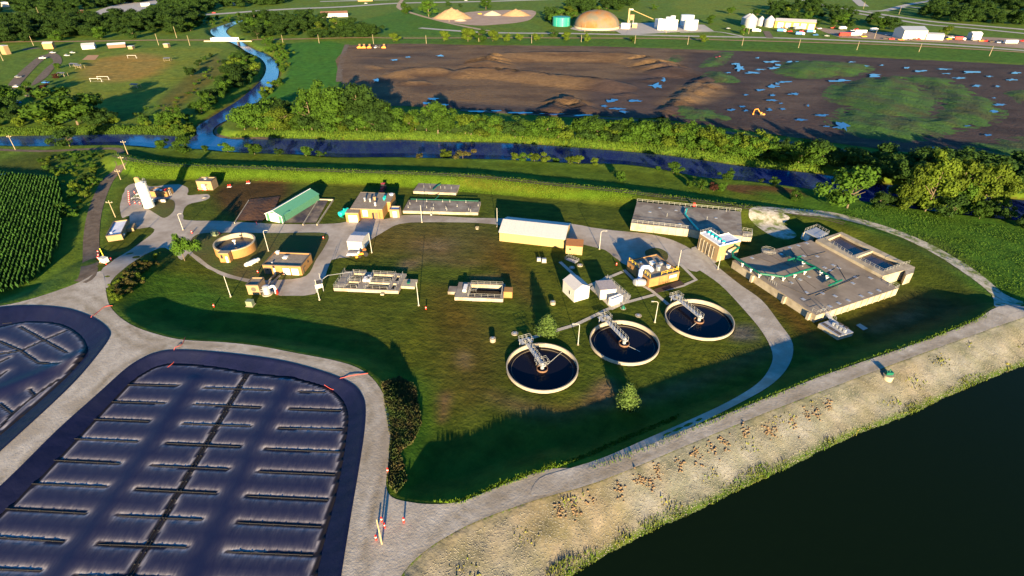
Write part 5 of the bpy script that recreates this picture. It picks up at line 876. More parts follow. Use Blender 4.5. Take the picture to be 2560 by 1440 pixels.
def basin(outer, inner_px, segs, rz_, zc, label, seam):
    """liner slope, then a heaved cover with troughs along segs (world xy)"""
    inner = smooth(ats(inner_px, zc), 3); ctr = inner.mean(0)
    def resample(A, n):
        ang = np.arctan2(A[:, 1] - ctr[1], A[:, 0] - ctr[0]); A2 = np.vstack([A, A[:1]]); d = np.concatenate([[0], np.cumsum(np.linalg.norm(np.diff(A2, axis=0), axis=1))]); s = np.linspace(0, d[-1], n, endpoint=False)
        return np.column_stack([np.interp(s, d, A2[:, 0]), np.interp(s, d, A2[:, 1])])
    n = 260; O = resample(outer, n)
    # nearest inner point for every outer one, monotone along the loop
    I0 = resample(inner, 2000); I = []
    for p in O:
        k = np.argmin(((I0 - p) ** 2).sum(1)); I.append(I0[k])
    I = np.array(I); k = 5; I = sum(np.roll(I, s, 0) for s in range(-2, 3)) / 5
    rows = []; prof = [(0, 3.12, -.9), (0, 3.14, 0), (.15, 2.85, 0), (.5, 2.85 + (zc - 2.85) * .5, 0), (.9, zc + .15, 0), (1, zc - .02, 0), (1.12, zc - .3, 0)]
    V = []
    for t, z, out in prof:
        q = O * (1 - t) + I * t
        if out: nrm = (O - ctr); nrm /= np.linalg.norm(nrm, axis=1)[:, None]; q = O + nrm * .5
        zz = z + (.05 * np.sin(np.arange(n) * 1.7) + RNG.normal(0, .02, n)) * (1 if 0 < t < 1 else 0)
        V.append(np.column_stack([q, zz]))
    m = len(V); V = np.vstack(V); idx = np.arange(n); Q = np.vstack([np.stack([r * n + idx, (r + 1) * n + idx, (r + 1) * n + (idx + 1) % n, r * n + (idx + 1) % n], -1) for r in range(m - 1)])
    E = empty('covered_basin', (0, 0, 0), 0, label, 'basin'); lo = fast_mesh('liner', V, Q, M_LINER, E, True)
    # cover grid
    c, s = math.cos(rz_), math.sin(rz_); Rm = np.array([[c, s], [-s, c]]); L = inner @ Rm.T; cell = .42; gx = np.arange(L[:, 0].min() - 1, L[:, 0].max() + 1, cell); gy = np.arange(L[:, 1].min() - 1, L[:, 1].max() + 1, cell)
    gy = gy[gy > -1e9]; X, Y = np.meshgrid(gx, gy); G = np.column_stack([X.ravel(), Y.ravel()]) @ Rm
    si = -sdist(G, inner, 20); d = np.full(len(G), 99.)
    for a, b in segs:
        a = np.array(a); b = np.array(b); ab = b - a; t = np.clip(((G - a) @ ab) / (ab @ ab), 0, 1); d = np.minimum(d, np.linalg.norm(G - a - t[:, None] * ab, axis=1))
    d = np.minimum(d, np.maximum(si - .6, 0)); d = np.where(si < .8, 0, d)
    dn = d + .18 * np.sin(G[:, 0] * 2.1) * np.sin(G[:, 1] * 1.7)
    z = zc + .20 * (1 - np.exp(-np.maximum(dn - .27, 0) / .8)) + seam(G, d)
    # pull-wrinkles running away from the straps
    wr = np.exp(-np.maximum(d - .3, 0) / 1.6) * (d > .3); z = z + .025 * wr * np.sin((G @ Rm.T)[:, 0] * 5.0 + 2 * np.sin((G @ Rm.T)[:, 1] * .9)); z = np.where(si < 0, zc - .6, z)
    r_, c_ = X.shape; i = np.arange(r_ * c_).reshape(r_, c_); Q = np.stack([i[:-1, :-1], i[:-1, 1:], i[1:, 1:], i[1:, :-1]], -1).reshape(-1, 4); keep = (si[Q] > -.5).all(1); Q = Q[keep]
    use = np.unique(Q); remap = np.full(len(G), -1); remap[use] = np.arange(len(use)); o = fast_mesh('floating_cover', np.column_stack([G, z])[use], remap[Q], M_COVER, E, True)
    pale_rim = (np.exp(-((np.maximum(d - .45, 0)) / .36)) * .8 + .035 * np.exp(-((d - 1.8) / 1.2) ** 2)) * (d > .34) * (1 + .15 * np.sin((G @ Rm.T)[:, 0] * 3.1 + 2 * np.sin((G @ Rm.T)[:, 1]))); attr(o, 'pale_rim', np.clip(pale_rim, 0, 1)[use]); attr(o, 'trough', (1 - sst((d - .25) / .16))[use])  # pale band beside each trough and the cover edge, fading with distance
    b = MB()
    for a, q in segs:
        a = np.array(a); q = np.array(q); b.tube((*a, zc + .1), (*q, zc + .1), .06, 5)
        L2 = np.linalg.norm(q - a); k = int(L2 / 1.9)
        for j in range(1, k): p = a + (q - a) * j / k; b.tube((*p, zc + .05), (*p, zc + .2), .14, 5)
    b.build('ballast_line', M_BLK, E); return E
ZC = 1.5
# big basin: frame along its middle trough
def Z2(x, y): return at(x / 2, y / 2 + 720, ZC)
cl = [Z2(1235, 430), Z2(1200, 508), Z2(1155, 595), Z2(1100, 685), Z2(1045, 785), Z2(975, 898), Z2(900, 1018), Z2(820, 1150), Z2(735, 1293), Z2(650, 1440)]
u = cl[0] - cl[-1]; u /= np.linalg.norm(u); step = np.linalg.norm(cl[1] - cl[8]) / 7; rowv = Z2(1620, 522) - Z2(640, 485); rowv /= np.linalg.norm(rowv)
un = np.array([-u[1], u[0]]) * .33; segs = [(cl[0] + un, cl[0] + un - u * (step * 13)), (cl[0] - un, cl[0] - un - u * (step * 13))]
LFT = [(640, 485, 890, 490), (560, 570, 822, 578), (470, 657, 745, 668), (370, 755, 685, 770), (270, 862, 600, 880), (160, 980, 530, 996), (30, 1105, 430, 1128), (-120, 1240, 320, 1270), (-300, 1395, 205, 1415)]
CEN = [(1020, 500, 1350, 512), (975, 583, 1300, 600), (915, 680, 1250, 692), (835, 778, 1200, 795), (760, 890, 1140, 908), (680, 1008, 1080, 1028), (590, 1140, 1010, 1160), (490, 1283, 930, 1298), (380, 1440, 850, 1456)]
RGT = [(1500, 520, 1625, 524), (1445, 607, 1705, 614), (1395, 702, 1712, 710), (1325, 807, 1700, 822), (1295, 920, 1675, 935), (1235, 1042, 1640, 1062), (1190, 1175, 1605, 1195), (1135, 1320, 1565, 1338), (1080, 1480, 1530, 1500)]
for q in LFT + CEN + RGT: segs.append((Z2(q[0], q[1]), Z2(q[2], q[3])))
for k in range(1, 4):
    for q in (LFT[-1], CEN[-1], RGT[-1]): segs.append((Z2(q[0], q[1]) - u * step * k, Z2(q[2], q[3]) - u * step * k))
# parallel guard line inside the right edge
ridge1 = [Z2(960, 470), Z2(850, 640), Z2(720, 870), Z2(560, 1100), Z2(400, 1330)]; ridge2 = [Z2(1440, 470), Z2(1370, 640), Z2(1240, 900), Z2(1140, 1150), Z2(1040, 1400)]
def ext(r): r = [r[0] + (r[0] - r[1]) * .0] + r; return np.array(r + [r[-1] + (r[-1] - r[-2]) * 2])
def seam1(G, d): return .30 * np.exp(-(np.minimum(segdist(G, ext(ridge1), False), segdist(G, ext(ridge2), False)) / 2.0) ** 2)
inner1 = [(-80, 1345), (0, 1285), (140, 1150), (235, 1047), (280, 1000), (325, 955), (360, 930), (400, 912), (450, 907), (550, 917), (625, 930), (725, 942), (800, 960), (840, 980), (865, 1010), (872, 1045), (867, 1095), (855, 1170), (840, 1245), (820, 1320), (805, 1385), (793, 1440), (775, 1510), (660, 1560), (-160, 1530)]
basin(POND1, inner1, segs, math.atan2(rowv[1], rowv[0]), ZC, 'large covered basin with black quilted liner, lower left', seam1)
def Z0(x, y): return at(x / 2, y / 2 + 720, ZC)
s2 = [((-200, 200), (60, 175)), ((-150, 255), (0, 268)), ((100, 195), (220, 262)), ((220, 262), (335, 325)), ((0, 270), (105, 315)), ((105, 315), (220, 262)), ((220, 262), (330, 215)), ((105, 315), (190, 375)), ((190, 375), (300, 385)), ((-100, 345), (105, 315)), ((-100, 420), (40, 352)), ((-60, 480), (30, 420)), ((150, 510), (172, 540)), ((172, 540), (290, 460)), ((0, 580), (60, 630)), ((60, 630), (172, 540)), ((-200, 640), (0, 580)), ((60, 630), (0, 700)), ((-300, 330), (-100, 345)), ((-200, 500), (-60, 480))]
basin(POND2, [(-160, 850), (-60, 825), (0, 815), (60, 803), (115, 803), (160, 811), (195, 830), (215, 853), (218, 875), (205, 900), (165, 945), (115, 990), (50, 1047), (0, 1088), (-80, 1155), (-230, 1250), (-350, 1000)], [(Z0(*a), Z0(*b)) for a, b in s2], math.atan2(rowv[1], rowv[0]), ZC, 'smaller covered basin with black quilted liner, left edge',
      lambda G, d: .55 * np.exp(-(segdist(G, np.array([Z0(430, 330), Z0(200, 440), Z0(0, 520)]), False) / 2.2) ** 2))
# ---------------------------------------------------------------- vegetation
def leafmat(name, c, c2): return mat(name, c, c2, scale=.9, rough=.8, obj=False, leaf=True, spec=.12)
LM = {'mid': leafmat('foliage_green', (.050, .105, .010), (.030, .07, .008)), 'dark': leafmat('foliage_dark', (.028, .062, .010), (.018, .042, .008)), 'yel': leafmat('foliage_yellow_green', (.085, .125, .010), (.05, .085, .009)),
      'con': leafmat('foliage_conifer', (.085, .13, .03), (.05, .09, .02)), 'brn': leafmat('foliage_brownish', (.085, .065, .022), (.045, .06, .012)), 'red': leafmat('foliage_dark_red', (.07, .018, .018), (.05, .03, .015))}
M_BARK = mat('bark', (.16, .12, .08), (.10, .08, .055), scale=2, rough=.95)
def crown_mesh(name, kind, m, nl, size, rs):
    g = np.random.default_rng(rs); cs = []
    if kind == 'round': K = 15; prof = lambda: (g.normal(0, .20), g.normal(0, .20), g.uniform(.16, .80))
    elif kind == 'tall': K = 20; prof = lambda: (g.uniform(-.24, .24), g.uniform(-.24, .24), g.uniform(.16, .92))
    elif kind == 'park': K = 13; prof = lambda: (g.normal(0, .19), g.normal(0, .19), g.uniform(.28, .84))
    elif kind == 'bush': K = 8; prof = lambda: (g.normal(0, .30), g.normal(0, .30), g.uniform(.2, .62))
    elif kind == 'con': K = 26; prof = None
    for k in range(K):
        if kind == 'con':
            z = .1 + .85 * k / K; r0 = .30 * (1 - z) ** .8; t = k * 2.4; cs.append((r0 * math.cos(t) * .55, r0 * math.sin(t) * .55, z, .05 + r0 * .62))
        else:
            x, y, z = prof(); r = g.uniform(.13, .24) * (1 - .35 * abs(z - .5)); r = r * (1.15 if kind == 'bush' else 1) * (.8 if kind == 'tall' else 1); cs.append((x, y, z, r))
    cs = np.array(cs); wts = cs[:, 3] ** 2; wts /= wts.sum(); idx = g.choice(len(cs), nl, p=wts)
    dirn = g.normal(size=(nl, 3)); dirn /= np.linalg.norm(dirn, axis=1)[:, None]; rr = g.uniform(.62, 1.12, nl) ** .7
    sq = np.array([1, 1, .8]); C = cs[idx, :3] + dirn * sq * (cs[idx, 3] * rr)[:, None]; C[:, 2] = np.maximum(C[:, 2], .03)
    nrm = dirn + g.normal(0, .55, (nl, 3)) + np.array([0, 0, .25]); nrm /= np.linalg.norm(nrm, axis=1)[:, None]
    a = np.cross(nrm, g.normal(size=(nl, 3))); a /= np.linalg.norm(a, axis=1)[:, None] + 1e-9; b = np.cross(nrm, a); s = (size * g.uniform(.6, 1.3, nl))[:, None]
    V = np.stack([C + a * s, C + b * s * .7, C - a * s, C - b * s * .7], 1).reshape(-1, 3); Q = np.arange(nl * 4).reshape(-1, 4)
    # inner mass so that the sky does not shine through everywhere
    for x, y, z, r in cs:
        n0 = len(V); u = []; 
        for i, la in enumerate((-.9, -.35, .35, .9)):
            for k in range(7): t = k / 7 * 2 * math.pi + i * .3; q = .62 * r * g.uniform(.8, 1.1); u.append((x + q * math.cos(la) * math.cos(t), y + q * math.cos(la) * math.sin(t), max(.02, z + q * .8 * math.sin(la))))
        V = np.vstack([V, np.array(u)]); Q = np.vstack([Q] + [np.array([[n0 + i * 7 + k, n0 + i * 7 + (k + 1) % 7, n0 + (i + 1) * 7 + (k + 1) % 7, n0 + (i + 1) * 7 + k]]) for i in range(3) for k in range(7)])
    o = fast_mesh(name, V, Q, m); me = o.data; bpy.data.objects.remove(o); return me
def trunk_mesh(kind, rs):
    g = random.Random(rs); b = MB(); top = .62 if kind != 'tall' else .8; r = .018
    b.tube((0, 0, -.03), (.01, .01, top * .5), r, 7, r * .7).tube((.01, .01, top * .5), (0, 0, top), r * .7, 6, r * .3)
    for k in range(6 if kind != 'bush' else 3): t = g.uniform(0, 6.28); z = g.uniform(.2, top * .8); L_ = g.uniform(.12, .26); b.tube((0, 0, z), (L_ * math.cos(t), L_ * math.sin(t), z + L_ * .8), r * .45, 5, r * .15)
    me = bpy.data.meshes.new('trunk'); me.from_pydata(b.v, [], b.f); me.materials.append(M_BARK); return me
CR = {}; TR = {}
def tree(kind, mk, p, h, wid, label, group=None, cat='tree', name=None):
    v = random.randrange(4 if kind in ('round', 'bush') else 2); key = (kind, mk, v)
    if key not in CR: CR[key] = crown_mesh('crown', kind, LM[mk], {'park': 2300, 'round': 2100, 'tall': 2200, 'bush': 900, 'con': 3000}[kind], {'park': .032, 'round': .036, 'tall': .028, 'bush': .06, 'con': .022}[kind], hash(kind) % 97 * 0 + v * 13 + {'park': 5, 'round': 1, 'tall': 2, 'bush': 3, 'con': 4}[kind])
    if (kind, v) not in TR: TR[(kind, v)] = trunk_mesh(kind, v + 5)
    nm = name or {'park': 'broadleaf_tree', 'round': 'broadleaf_tree', 'tall': 'cottonwood_tree', 'bush': 'shrub', 'con': 'conifer_tree'}[kind]
    E = empty(nm, p, random.uniform(0, 6.28), label, cat, group); E.scale = (h * wid, h * wid, h)
    for n_, me in (('crown', CR[key]), ('trunk', TR[(kind, v)])):
        if n_ == 'trunk' and kind == 'bush' and h < 3: continue
        o = bpy.data.objects.new(n_, me); COL.objects.link(o); o.parent = E
    return E
def T(x, yb, yt, label, kind='round', mk='mid', wid=None, group=None, name=None):
    """a tree by its foot, its top row"""
    p = atT(x, yb); h = max(1.5, hgt((x, yb), yt, p[2])); p[2] -= .05
    return tree(kind, mk, p, h, wid or {'park': 1.1, 'round': 1.15, 'tall': 1.0, 'bush': 1.1, 'con': .95}[kind], label, group, cat='shrub' if kind == 'bush' or name else 'tree', name=name)
TAKEN = []
def wood(poly, n, h0, h1, label, group, kinds=(('round', 'mid', 3), ('round', 'dark', 2), ('round', 'yel', 1)), md=None, wid=(.95, 1.3)):
    A = np.array([atT(*p)[:2] for p in poly]); lo, hi = A.min(0), A.max(0); out = []; tries = 0; kk = [k for k in kinds for _ in range(k[2])]
    md = md or .8 * math.sqrt(max(1.0, abs(sum(A[i][0] * A[(i + 1) % len(A)][1] - A[(i + 1) % len(A)][0] * A[i][1] for i in range(len(A)))) / 2) / n)
    while len(out) < n and tries < n * 60:
        tries += 1; q = lo + (hi - lo) * RNG.random(2)
        if not inside(q[None], A)[0]: continue
        if any(abs(q[0] - t[0]) + abs(q[1] - t[1]) < md for t in out): continue
        if sdist(q[None], RIVER, 20)[0] < .3: continue
        out.append(q); k = random.choice(kk); h = random.uniform(h0, h1); tree(k[0], k[1], (q[0], q[1], hz(*q) - .1), h, random.uniform(*wid), label, group, cat='shrub' if k[0] == 'bush' else 'tree')
    return out
wood([(600, 332), (640, 305), (700, 292), (800, 300), (900, 300), (970, 312), (1060, 322), (1145, 335), (1140, 347), (1000, 345), (850, 344), (700, 340), (620, 338)], 56, 9, 14.5, 'bushy green tree in the dense grove on the river bend', 'grove at the river bend', wid=(1.1, 1.5))
for x, yb, yt, k, m, l in [(812, 318, 205, 'tall', 'mid', 'tall bright cottonwood, left peak of the river bend grove'), (780, 325, 225, 'tall', 'mid', 'tall spreading tree at left shoulder of the river bend grove'), (900, 318, 202, 'tall', 'dark', 'tall cottonwood, right peak of the river bend grove'), (850, 322, 212, 'tall', 'mid', 'tall tree between the two peaks of the river bend grove'), (955, 325, 245, 'tall', 'dark', 'tall tree on right slope of the river bend grove'), (1095, 335, 250, 'tall', 'mid', 'forked tall tree near the right end of the grove'), (1120, 340, 272, 'round', 'mid', 'round tree at the right end of the grove'), (615, 335, 262, 'round', 'mid', 'round tree on the sandbar point of the river bend'), (720, 332, 262, 'round', 'yel', 'leafy tree at left front of the grove above the river')]: T(x, yb, yt, l, k, m, 1.2 if k == 'tall' else None)
wood([(1150, 343), (1270, 338), (1400, 347), (1480, 345), (1600, 345), (1750, 368), (1900, 392), (2060, 418), (2060, 430), (1900, 412), (1750, 390), (1550, 370), (1400, 358), (1150, 350)], 60, 8.5, 13, 'round bushy tree in the row on the river far bank', 'row along the river far bank', wid=(1.15, 1.5))
wood([(2180, 520), (2560, 570), (2700, 620), (2700, 545), (2400, 510), (2200, 500)], 14, 6, 10, 'dark tree on the near bank at the right edge', 'near bank wood at right', kinds=(('round', 'dark', 3), ('round', 'mid', 1)))
for x, yb, yt, l, k, m, w in [(2118, 520, 410, 'large round bright tree standing alone on the near bank', 'round', 'mid', 1.15), (2255, 522, 405, 'leftmost of the tall cottonwoods on the near bank', 'tall', 'yel', .72), (2312, 528, 382, 'tallest cottonwood of the near bank group', 'tall', 'yel', .75), (2372, 526, 388, 'cottonwood right of the tallest one', 'tall', 'yel', .8), (2402, 530, 425, 'lower cottonwood in front within the tall group', 'tall', 'mid', .75), (2445, 530, 398, 'cottonwood of the right pair in the tall group', 'tall', 'yel', .75), (2492, 530, 432, 'rightmost cottonwood of the tall group', 'tall', 'yel', .75),
                             (462, 652, 573, 'lone leafy tree leaning over the plant lawn at left', 'park', 'mid', .72), (1367, 832, 785, 'small pale conifer left of the middle clarifier', 'con', 'con', 1.6), (1567, 1012, 957, 'small pale conifer below the middle clarifier', 'con', 'con', 1.35),
                             (195, 312, 200, 'very large spreading tree left of the playing field', 'round', 'mid', 1.5), (120, 312, 255, 'yellow green tree beside the very large spreading tree', 'round', 'yel', 1.4), (235, 312, 262, 'tree at right foot of the very large spreading tree', 'round', 'dark', 1.2), (285, 312, 286, 'small yellow green tree by the river left bank', 'round', 'yel', 1.2), (175, 366, 318, 'broad tree overhanging the near river shore at left', 'round', 'dark', 1.3), (12, 270, 205, 'tree at the left edge by the campground', 'round', 'mid', 1.3),
                             (145, 172, 156, 'small round tree beside the gravel loop', 'round', 'mid', 1.3), (68, 232, 200, 'tree between the two gravel lanes', 'round', 'mid', 1.2), (108, 240, 205, 'dark red leaved tree by the campground lanes', 'round', 'red', 1.3), (142, 196, 180, 'small dark red tree beside the gravel loop', 'round', 'red', 1.2), (90, 246, 222, 'dark red tree next to parked cars', 'round', 'red', 1.2),
                             (478, 190, 160, 'dark tree at the playing field edge, larger of the line', 'round', 'dark', 1.2), (500, 165, 147, 'dark small tree in line along the playing field', 'round', 'dark', 1.1), (513, 150, 137, 'second small dark tree of the playing field line', 'round', 'dark', 1.1), (528, 142, 130, 'small dark tree at the upper end of the playing field line', 'round', 'dark', 1.1), (440, 310, 262, 'bushy tree on the levee bend left of the river mouth', 'round', 'mid', 1.3), (360, 300, 275, 'small dark tree at the playing field lower corner', 'round', 'dark', 1.1),
                             (1016, 34, 2, 'round tree beside the curving gravel lane', 'round', 'mid', 1.2), (1072, 40, -2, 'tall loose tree above the sand heap', 'tall', 'mid', 1.6), (1120, 17, 0, 'small round tree beyond the sand heap', 'round', 'dark', 1.0), (1150, 19, 8, 'small tree right beyond the sand heap', 'round', 'dark', 1.0), (1215, 24, -5, 'tree beyond the gravel yard', 'tall', 'mid', 1.6), (985, 104, 80, 'yellow green tree at the railway by the mud field', 'round', 'yel', 1.3), (1110, 103, 74, 'yellow green tree between the two rail poles', 'round', 'yel', 1.2), (1170, 104, 66, 'leafy tree beside the railway, left of a clump', 'round', 'yel', 1.3), (1200, 103, 68, 'leafy tree beside the railway, centre of a clump', 'round', 'mid', 1.3), (1232, 103, 72, 'leafy tree beside the railway, right of a clump', 'round', 'yel', 1.2), (1268, 103, 80, 'small yellow green railway tree', 'round', 'yel', 1.1),
                             (1300, 102, 80, 'tree with bare trunk beside the railway', 'round', 'yel', 1.2), (1340, 102, 78, 'yellow tree beside the railway pole', 'round', 'yel', 1.1), (1385, 91, 70, 'dark tree below the teal tank', 'round', 'dark', 1.5), (1417, 101, 77, 'yellow spreading tree below the dome', 'round', 'yel', 1.3), (1467, 105, 80, 'round yellow tree below the dome', 'round', 'yel', 1.0), (1580, 104, 90, 'low bush beside the road junction', 'round', 'mid', 1.5), (1755, 106, 85, 'bush beside the road past the white tanks', 'round', 'yel', 1.1), (1777, 60, 35, 'small tree right of white tanks', 'round', 'mid', 1.1), (1890, 45, 20, 'round tree behind the grain bins', 'round', 'mid', 1.2), (1824, 35, 12, 'small tree on the far meadow', 'round', 'mid', 1.0), (1635, 23, 8, 'lone round tree on the far meadow', 'round', 'mid', 1.1), (1858, 86, 58, 'tree beside the grain bin lane', 'round', 'mid', .9), (2365, 90, 62, 'yellow green tree right of the white warehouse', 'round', 'yel', 1.2)]:
    T(x, yb, yt, l, k, m, w)
for x, yb, yt, m in [(570, 380, 352, 'mid'), (637, 386, 350, 'mid'), (405, 372, 343, 'mid'), (468, 380, 336, 'mid'), (440, 376, 352, 'dark'), (512, 378, 362, 'mid'), (700, 388, 366, 'dark'), (765, 390, 364, 'mid'), (800, 391, 372, 'dark'), (1117, 394, 366, 'yel'), (1157, 396, 368, 'brn'), (1045, 394, 380, 'brn'), (1288, 400, 376, 'yel'), (1310, 402, 376, 'mid'), (1336, 403, 376, 'yel'), (1362, 405, 378, 'yel'), (1388, 404, 386, 'mid'), (1425, 409, 384, 'yel'), (1446, 409, 386, 'yel'), (1487, 412, 393, 'yel'), (1683, 432, 402, 'mid'), (1645, 426, 414, 'mid'), (1820, 448, 420, 'mid'), (1937, 462, 440, 'mid'), (1905, 456, 444, 'dark')]:
    T(x, yb, yt, 'small round shrub at the water edge of the near river shore', 'bush' if m == 'brn' else 'round', m, 1.25, 'shrubs at the near river shore', 'shrub')
for x, yb, yt, m, l in [(1551, 452, 425, 'mid', 'small pointed tree alone on the river side lawn'), (1752, 476, 445, 'mid', 'small tree left of the reddish shrub on the lawn'), (1783, 478, 452, 'red', 'reddish shrub on the river side lawn'), (1802, 479, 450, 'mid', 'small tree right of the reddish shrub on the lawn'), (1988, 502, 470, 'mid', 'small tree on the lawn before the large round tree'), (1722, 468, 446, 'mid', 'small shrub tree on the lawn, left of a pair')]: T(x, yb, yt, l, 'round', m, 1.0)
wood([(-60, 335), (-60, 285), (60, 280), (150, 296), (250, 305), (290, 322), (200, 330), (60, 333)], 20, 6, 12, 'mixed green tree on the left river bank', 'trees on the left river bank')
wood([(300, 326), (340, 312), (420, 305), (470, 300), (486, 325), (480, 334), (400, 334), (300, 332)], 16, 3, 6, 'low scrub tree at the river mouth bank', 'scrub at the river mouth', kinds=(('bush', 'mid', 2), ('bush', 'yel', 1), ('round', 'mid', 1)))
wood([(500, 290), (530, 240), (560, 180), (585, 150), (620, 140), (645, 160), (652, 185), (630, 212), (590, 243), (545, 272), (510, 295)], 34, 7, 11, 'bushy tree on the inner side of the creek bend', 'woods inside the creek bend', wid=(1.05, 1.4))
wood([(640, 100), (690, 108), (728, 145), (726, 175), (700, 212), (655, 252), (648, 248), (690, 205), (702, 175), (695, 150), (660, 125)], 26, 4, 7, 'scrubby tree on the outer side of the creek bend', 'scrub outside the creek bend', kinds=(('round', 'mid', 1), ('bush', 'mid', 1), ('bush', 'yel', 1)))
wood([(250, 292), (420, 265), (540, 150), (555, 160), (470, 250), (430, 300), (300, 300)], 22, 1.5, 3, 'low bush along the old levee by the playing field', 'bushes along the old levee', kinds=(('bush', 'mid', 2), ('bush', 'yel', 1)))
wood([(-40, 130), (-40, 112), (100, 98), (200, 92), (300, 90), (400, 84), (490, 72), (500, 78), (440, 94), (300, 100), (180, 103), (60, 114)], 6, 8, 14, 'dark tree in the wood behind the railway', 'wood behind the railway', kinds=(('round', 'dark', 4), ('round', 'mid', 3), ('round', 'yel', 1)), wid=(1.1, 1.4))
wood([(640, 98), (620, 90), (650, 48), (700, 52), (780, 58), (850, 66), (900, 70), (940, 90), (880, 97), (760, 92), (700, 96)], 13, 9, 15, 'green tree between the railway and the highway', 'trees by the highway', wid=(1.1, 1.4))
wood([(480, 70), (520, 50), (600, 45), (640, 55), (600, 62), (545, 72)], 12, 4, 8, 'low tree beside the upper creek', 'trees beside the upper creek', kinds=(('round', 'mid', 2), ('bush', 'mid', 2)))
wood([(1340, 62), (1380, 52), (1420, 40), (1430, 20), (1490, 12), (1560, 15), (1560, 30), (1500, 40), (1400, 60)], 14, 9, 17, 'tall tree behind the dome', 'trees behind the dome')
wood([(1940, 62), (1935, 35), (2000, 30), (2060, 40), (2150, 52), (2220, 66), (2240, 76), (2150, 74), (2050, 66)], 16, 9, 14, 'tree behind the machinery yard', 'trees behind the machinery yard')
def far_wood(polys, name, label, n, h, rs=5):
    Vs = []; Qs = []; off = 0
    for poly in polys:
        A = ats(poly, 0); lo, hi = A.min(0), A.max(0); c = 0
        while c < n:
            q = lo + (hi - lo) * RNG.random(2)
            if not inside(q[None], A)[0]: continue
            c += 1; key = random.choice([k for k in CR if k[0] == 'round']); me = CR[key]
            if key not in CVS: co = np.empty(len(me.vertices) * 3, np.float32); me.vertices.foreach_get('co', co); qv = np.empty(len(me.loops), np.int32); me.loops.foreach_get('vertex_index', qv); CVS[key] = (co.reshape(-1, 3), qv.reshape(-1, 4))
            v, f = CVS[key]; hh = h * random.uniform(.7, 1.2); t = random.uniform(0, 6.28); R_ = np.array([[math.cos(t), -math.sin(t)], [math.sin(t), math.cos(t)]]); v2 = v.copy(); v2[:, :2] = v2[:, :2] @ R_.T * hh * 1.3 + q; v2[:, 2] *= hh
            Vs.append(v2); Qs.append(f + off); off += len(v)
    o = fast_mesh(name, np.vstack(Vs), np.vstack(Qs), LM['dark']); return tag(o, label, 'woodland', None, 'stuff')
CVS = {}
far_wood([[(2050, 420), (2200, 420), (2560, 448), (2760, 480), (2760, 515), (2400, 480), (2150, 448)]], 'woodland', 'dark shaded wood beyond the river at the right', 44, 12)
far_wood([[(-80, 118), (-60, 76), (100, 58), (200, 52), (300, 55), (400, 46), (470, 52), (510, 66), (440, 84), (300, 90), (180, 92), (60, 102)]], 'woodland', 'dense mixed wood between the railway and far highway', 170, 16)
far_wood([[(620, 88), (600, 66), (650, 44), (760, 46), (850, 62), (930, 78), (960, 92), (880, 98), (700, 97)]], 'woodland', 'green woodland between railway and highway above the creek', 60, 13)
far_wood([[(1340, 58), (1380, 40), (1420, 14), (1500, 2), (1600, 2), (1560, 24), (1480, 40), (1400, 56)], [(1930, 58), (1925, 24), (2000, 8), (2110, 26), (2230, 62), (2240, 76), (2100, 66)]], 'woodland', 'green woods in the far country right of centre', 40, 13)
far_wood([[(-80, 42), (-60, 12), (120, -8), (240, 8), (215, 30), (100, 36)], [(370, 58), (410, 20), (540, -6), (520, 30), (470, 50)], [(2270, 58), (2290, 28), (2380, 8), (2640, 0), (2700, 60), (2480, 66), (2400, 56)], [(240, 20), (330, -8), (420, -12), (360, 5)], [(540, 20), (560, -8), (780, -12), (700, 12), (640, 20)]], 'far_woodland', 'far-off dark woodland along the top of the view', 62, 16)
wood([(100, 400), (180, 380), (262, 388), (250, 430), (215, 500), (190, 580), (170, 640), (160, 560), (158, 460), (120, 436)], 46, 1.6, 3.6, 'green bush in the thicket between corn and dirt track', 'thicket beside the dirt track', kinds=(('bush', 'mid', 3), ('bush', 'yel', 2), ('bush', 'dark', 1)))
wood([(280, 735), (300, 690), (345, 655), (398, 632), (398, 650), (355, 700), (310, 745), (285, 765)], 26, 1.3, 2.6, 'brownish bush on the embankment by the gravel junction', 'brush on the embankment', kinds=(('bush', 'brn', 3), ('bush', 'yel', 1)))
# blades and clumps nobody could count -----------------------------------------------------
def tufts(name, poly, n, hgt_, wid, m, label, cat='grass', clump=1.0, world=None, dense=None, lift=0.0):
    A = world if world is not None else np.array([atT(*p)[:2] for p in poly]); lo, hi = A.min(0), A.max(0); P = lo + (hi - lo) * RNG.random((n * 4, 2)); P = P[inside(P, A)][:n]
    if dense is not None: P = P[dense(P) > RNG.random(len(P))]
    k = len(P); z = height(P[:, 0], P[:, 1]) - .05 + lift; t = RNG.random(k) * 6.28; h = hgt_ * RNG.uniform(.5, 1.3, k) * (.7 + .6 * (np.sin(P[:, 0] * .23 + np.sin(P[:, 1] * .31) * 2) * .5 + .5)); w = wid * RNG.uniform(.6, 1.4, k); lean = RNG.normal(0, .3, (k, 2)) * h[:, None]
    dx = np.cos(t) * w / 2; dy = np.sin(t) * w / 2
    V = np.stack([np.column_stack([P[:, 0] - dx, P[:, 1] - dy, z]), np.column_stack([P[:, 0] + dx, P[:, 1] + dy, z]), np.column_stack([P[:, 0] + dx * .5 + lean[:, 0], P[:, 1] + dy * .5 + lean[:, 1], z + h]), np.column_stack([P[:, 0] - dx * .5 + lean[:, 0], P[:, 1] - dy * .5 + lean[:, 1], z + h])], 1).reshape(-1, 3)
    o = fast_mesh(name, V, np.arange(k * 4).reshape(-1, 4), m); return tag(o, label, cat, None, 'stuff')
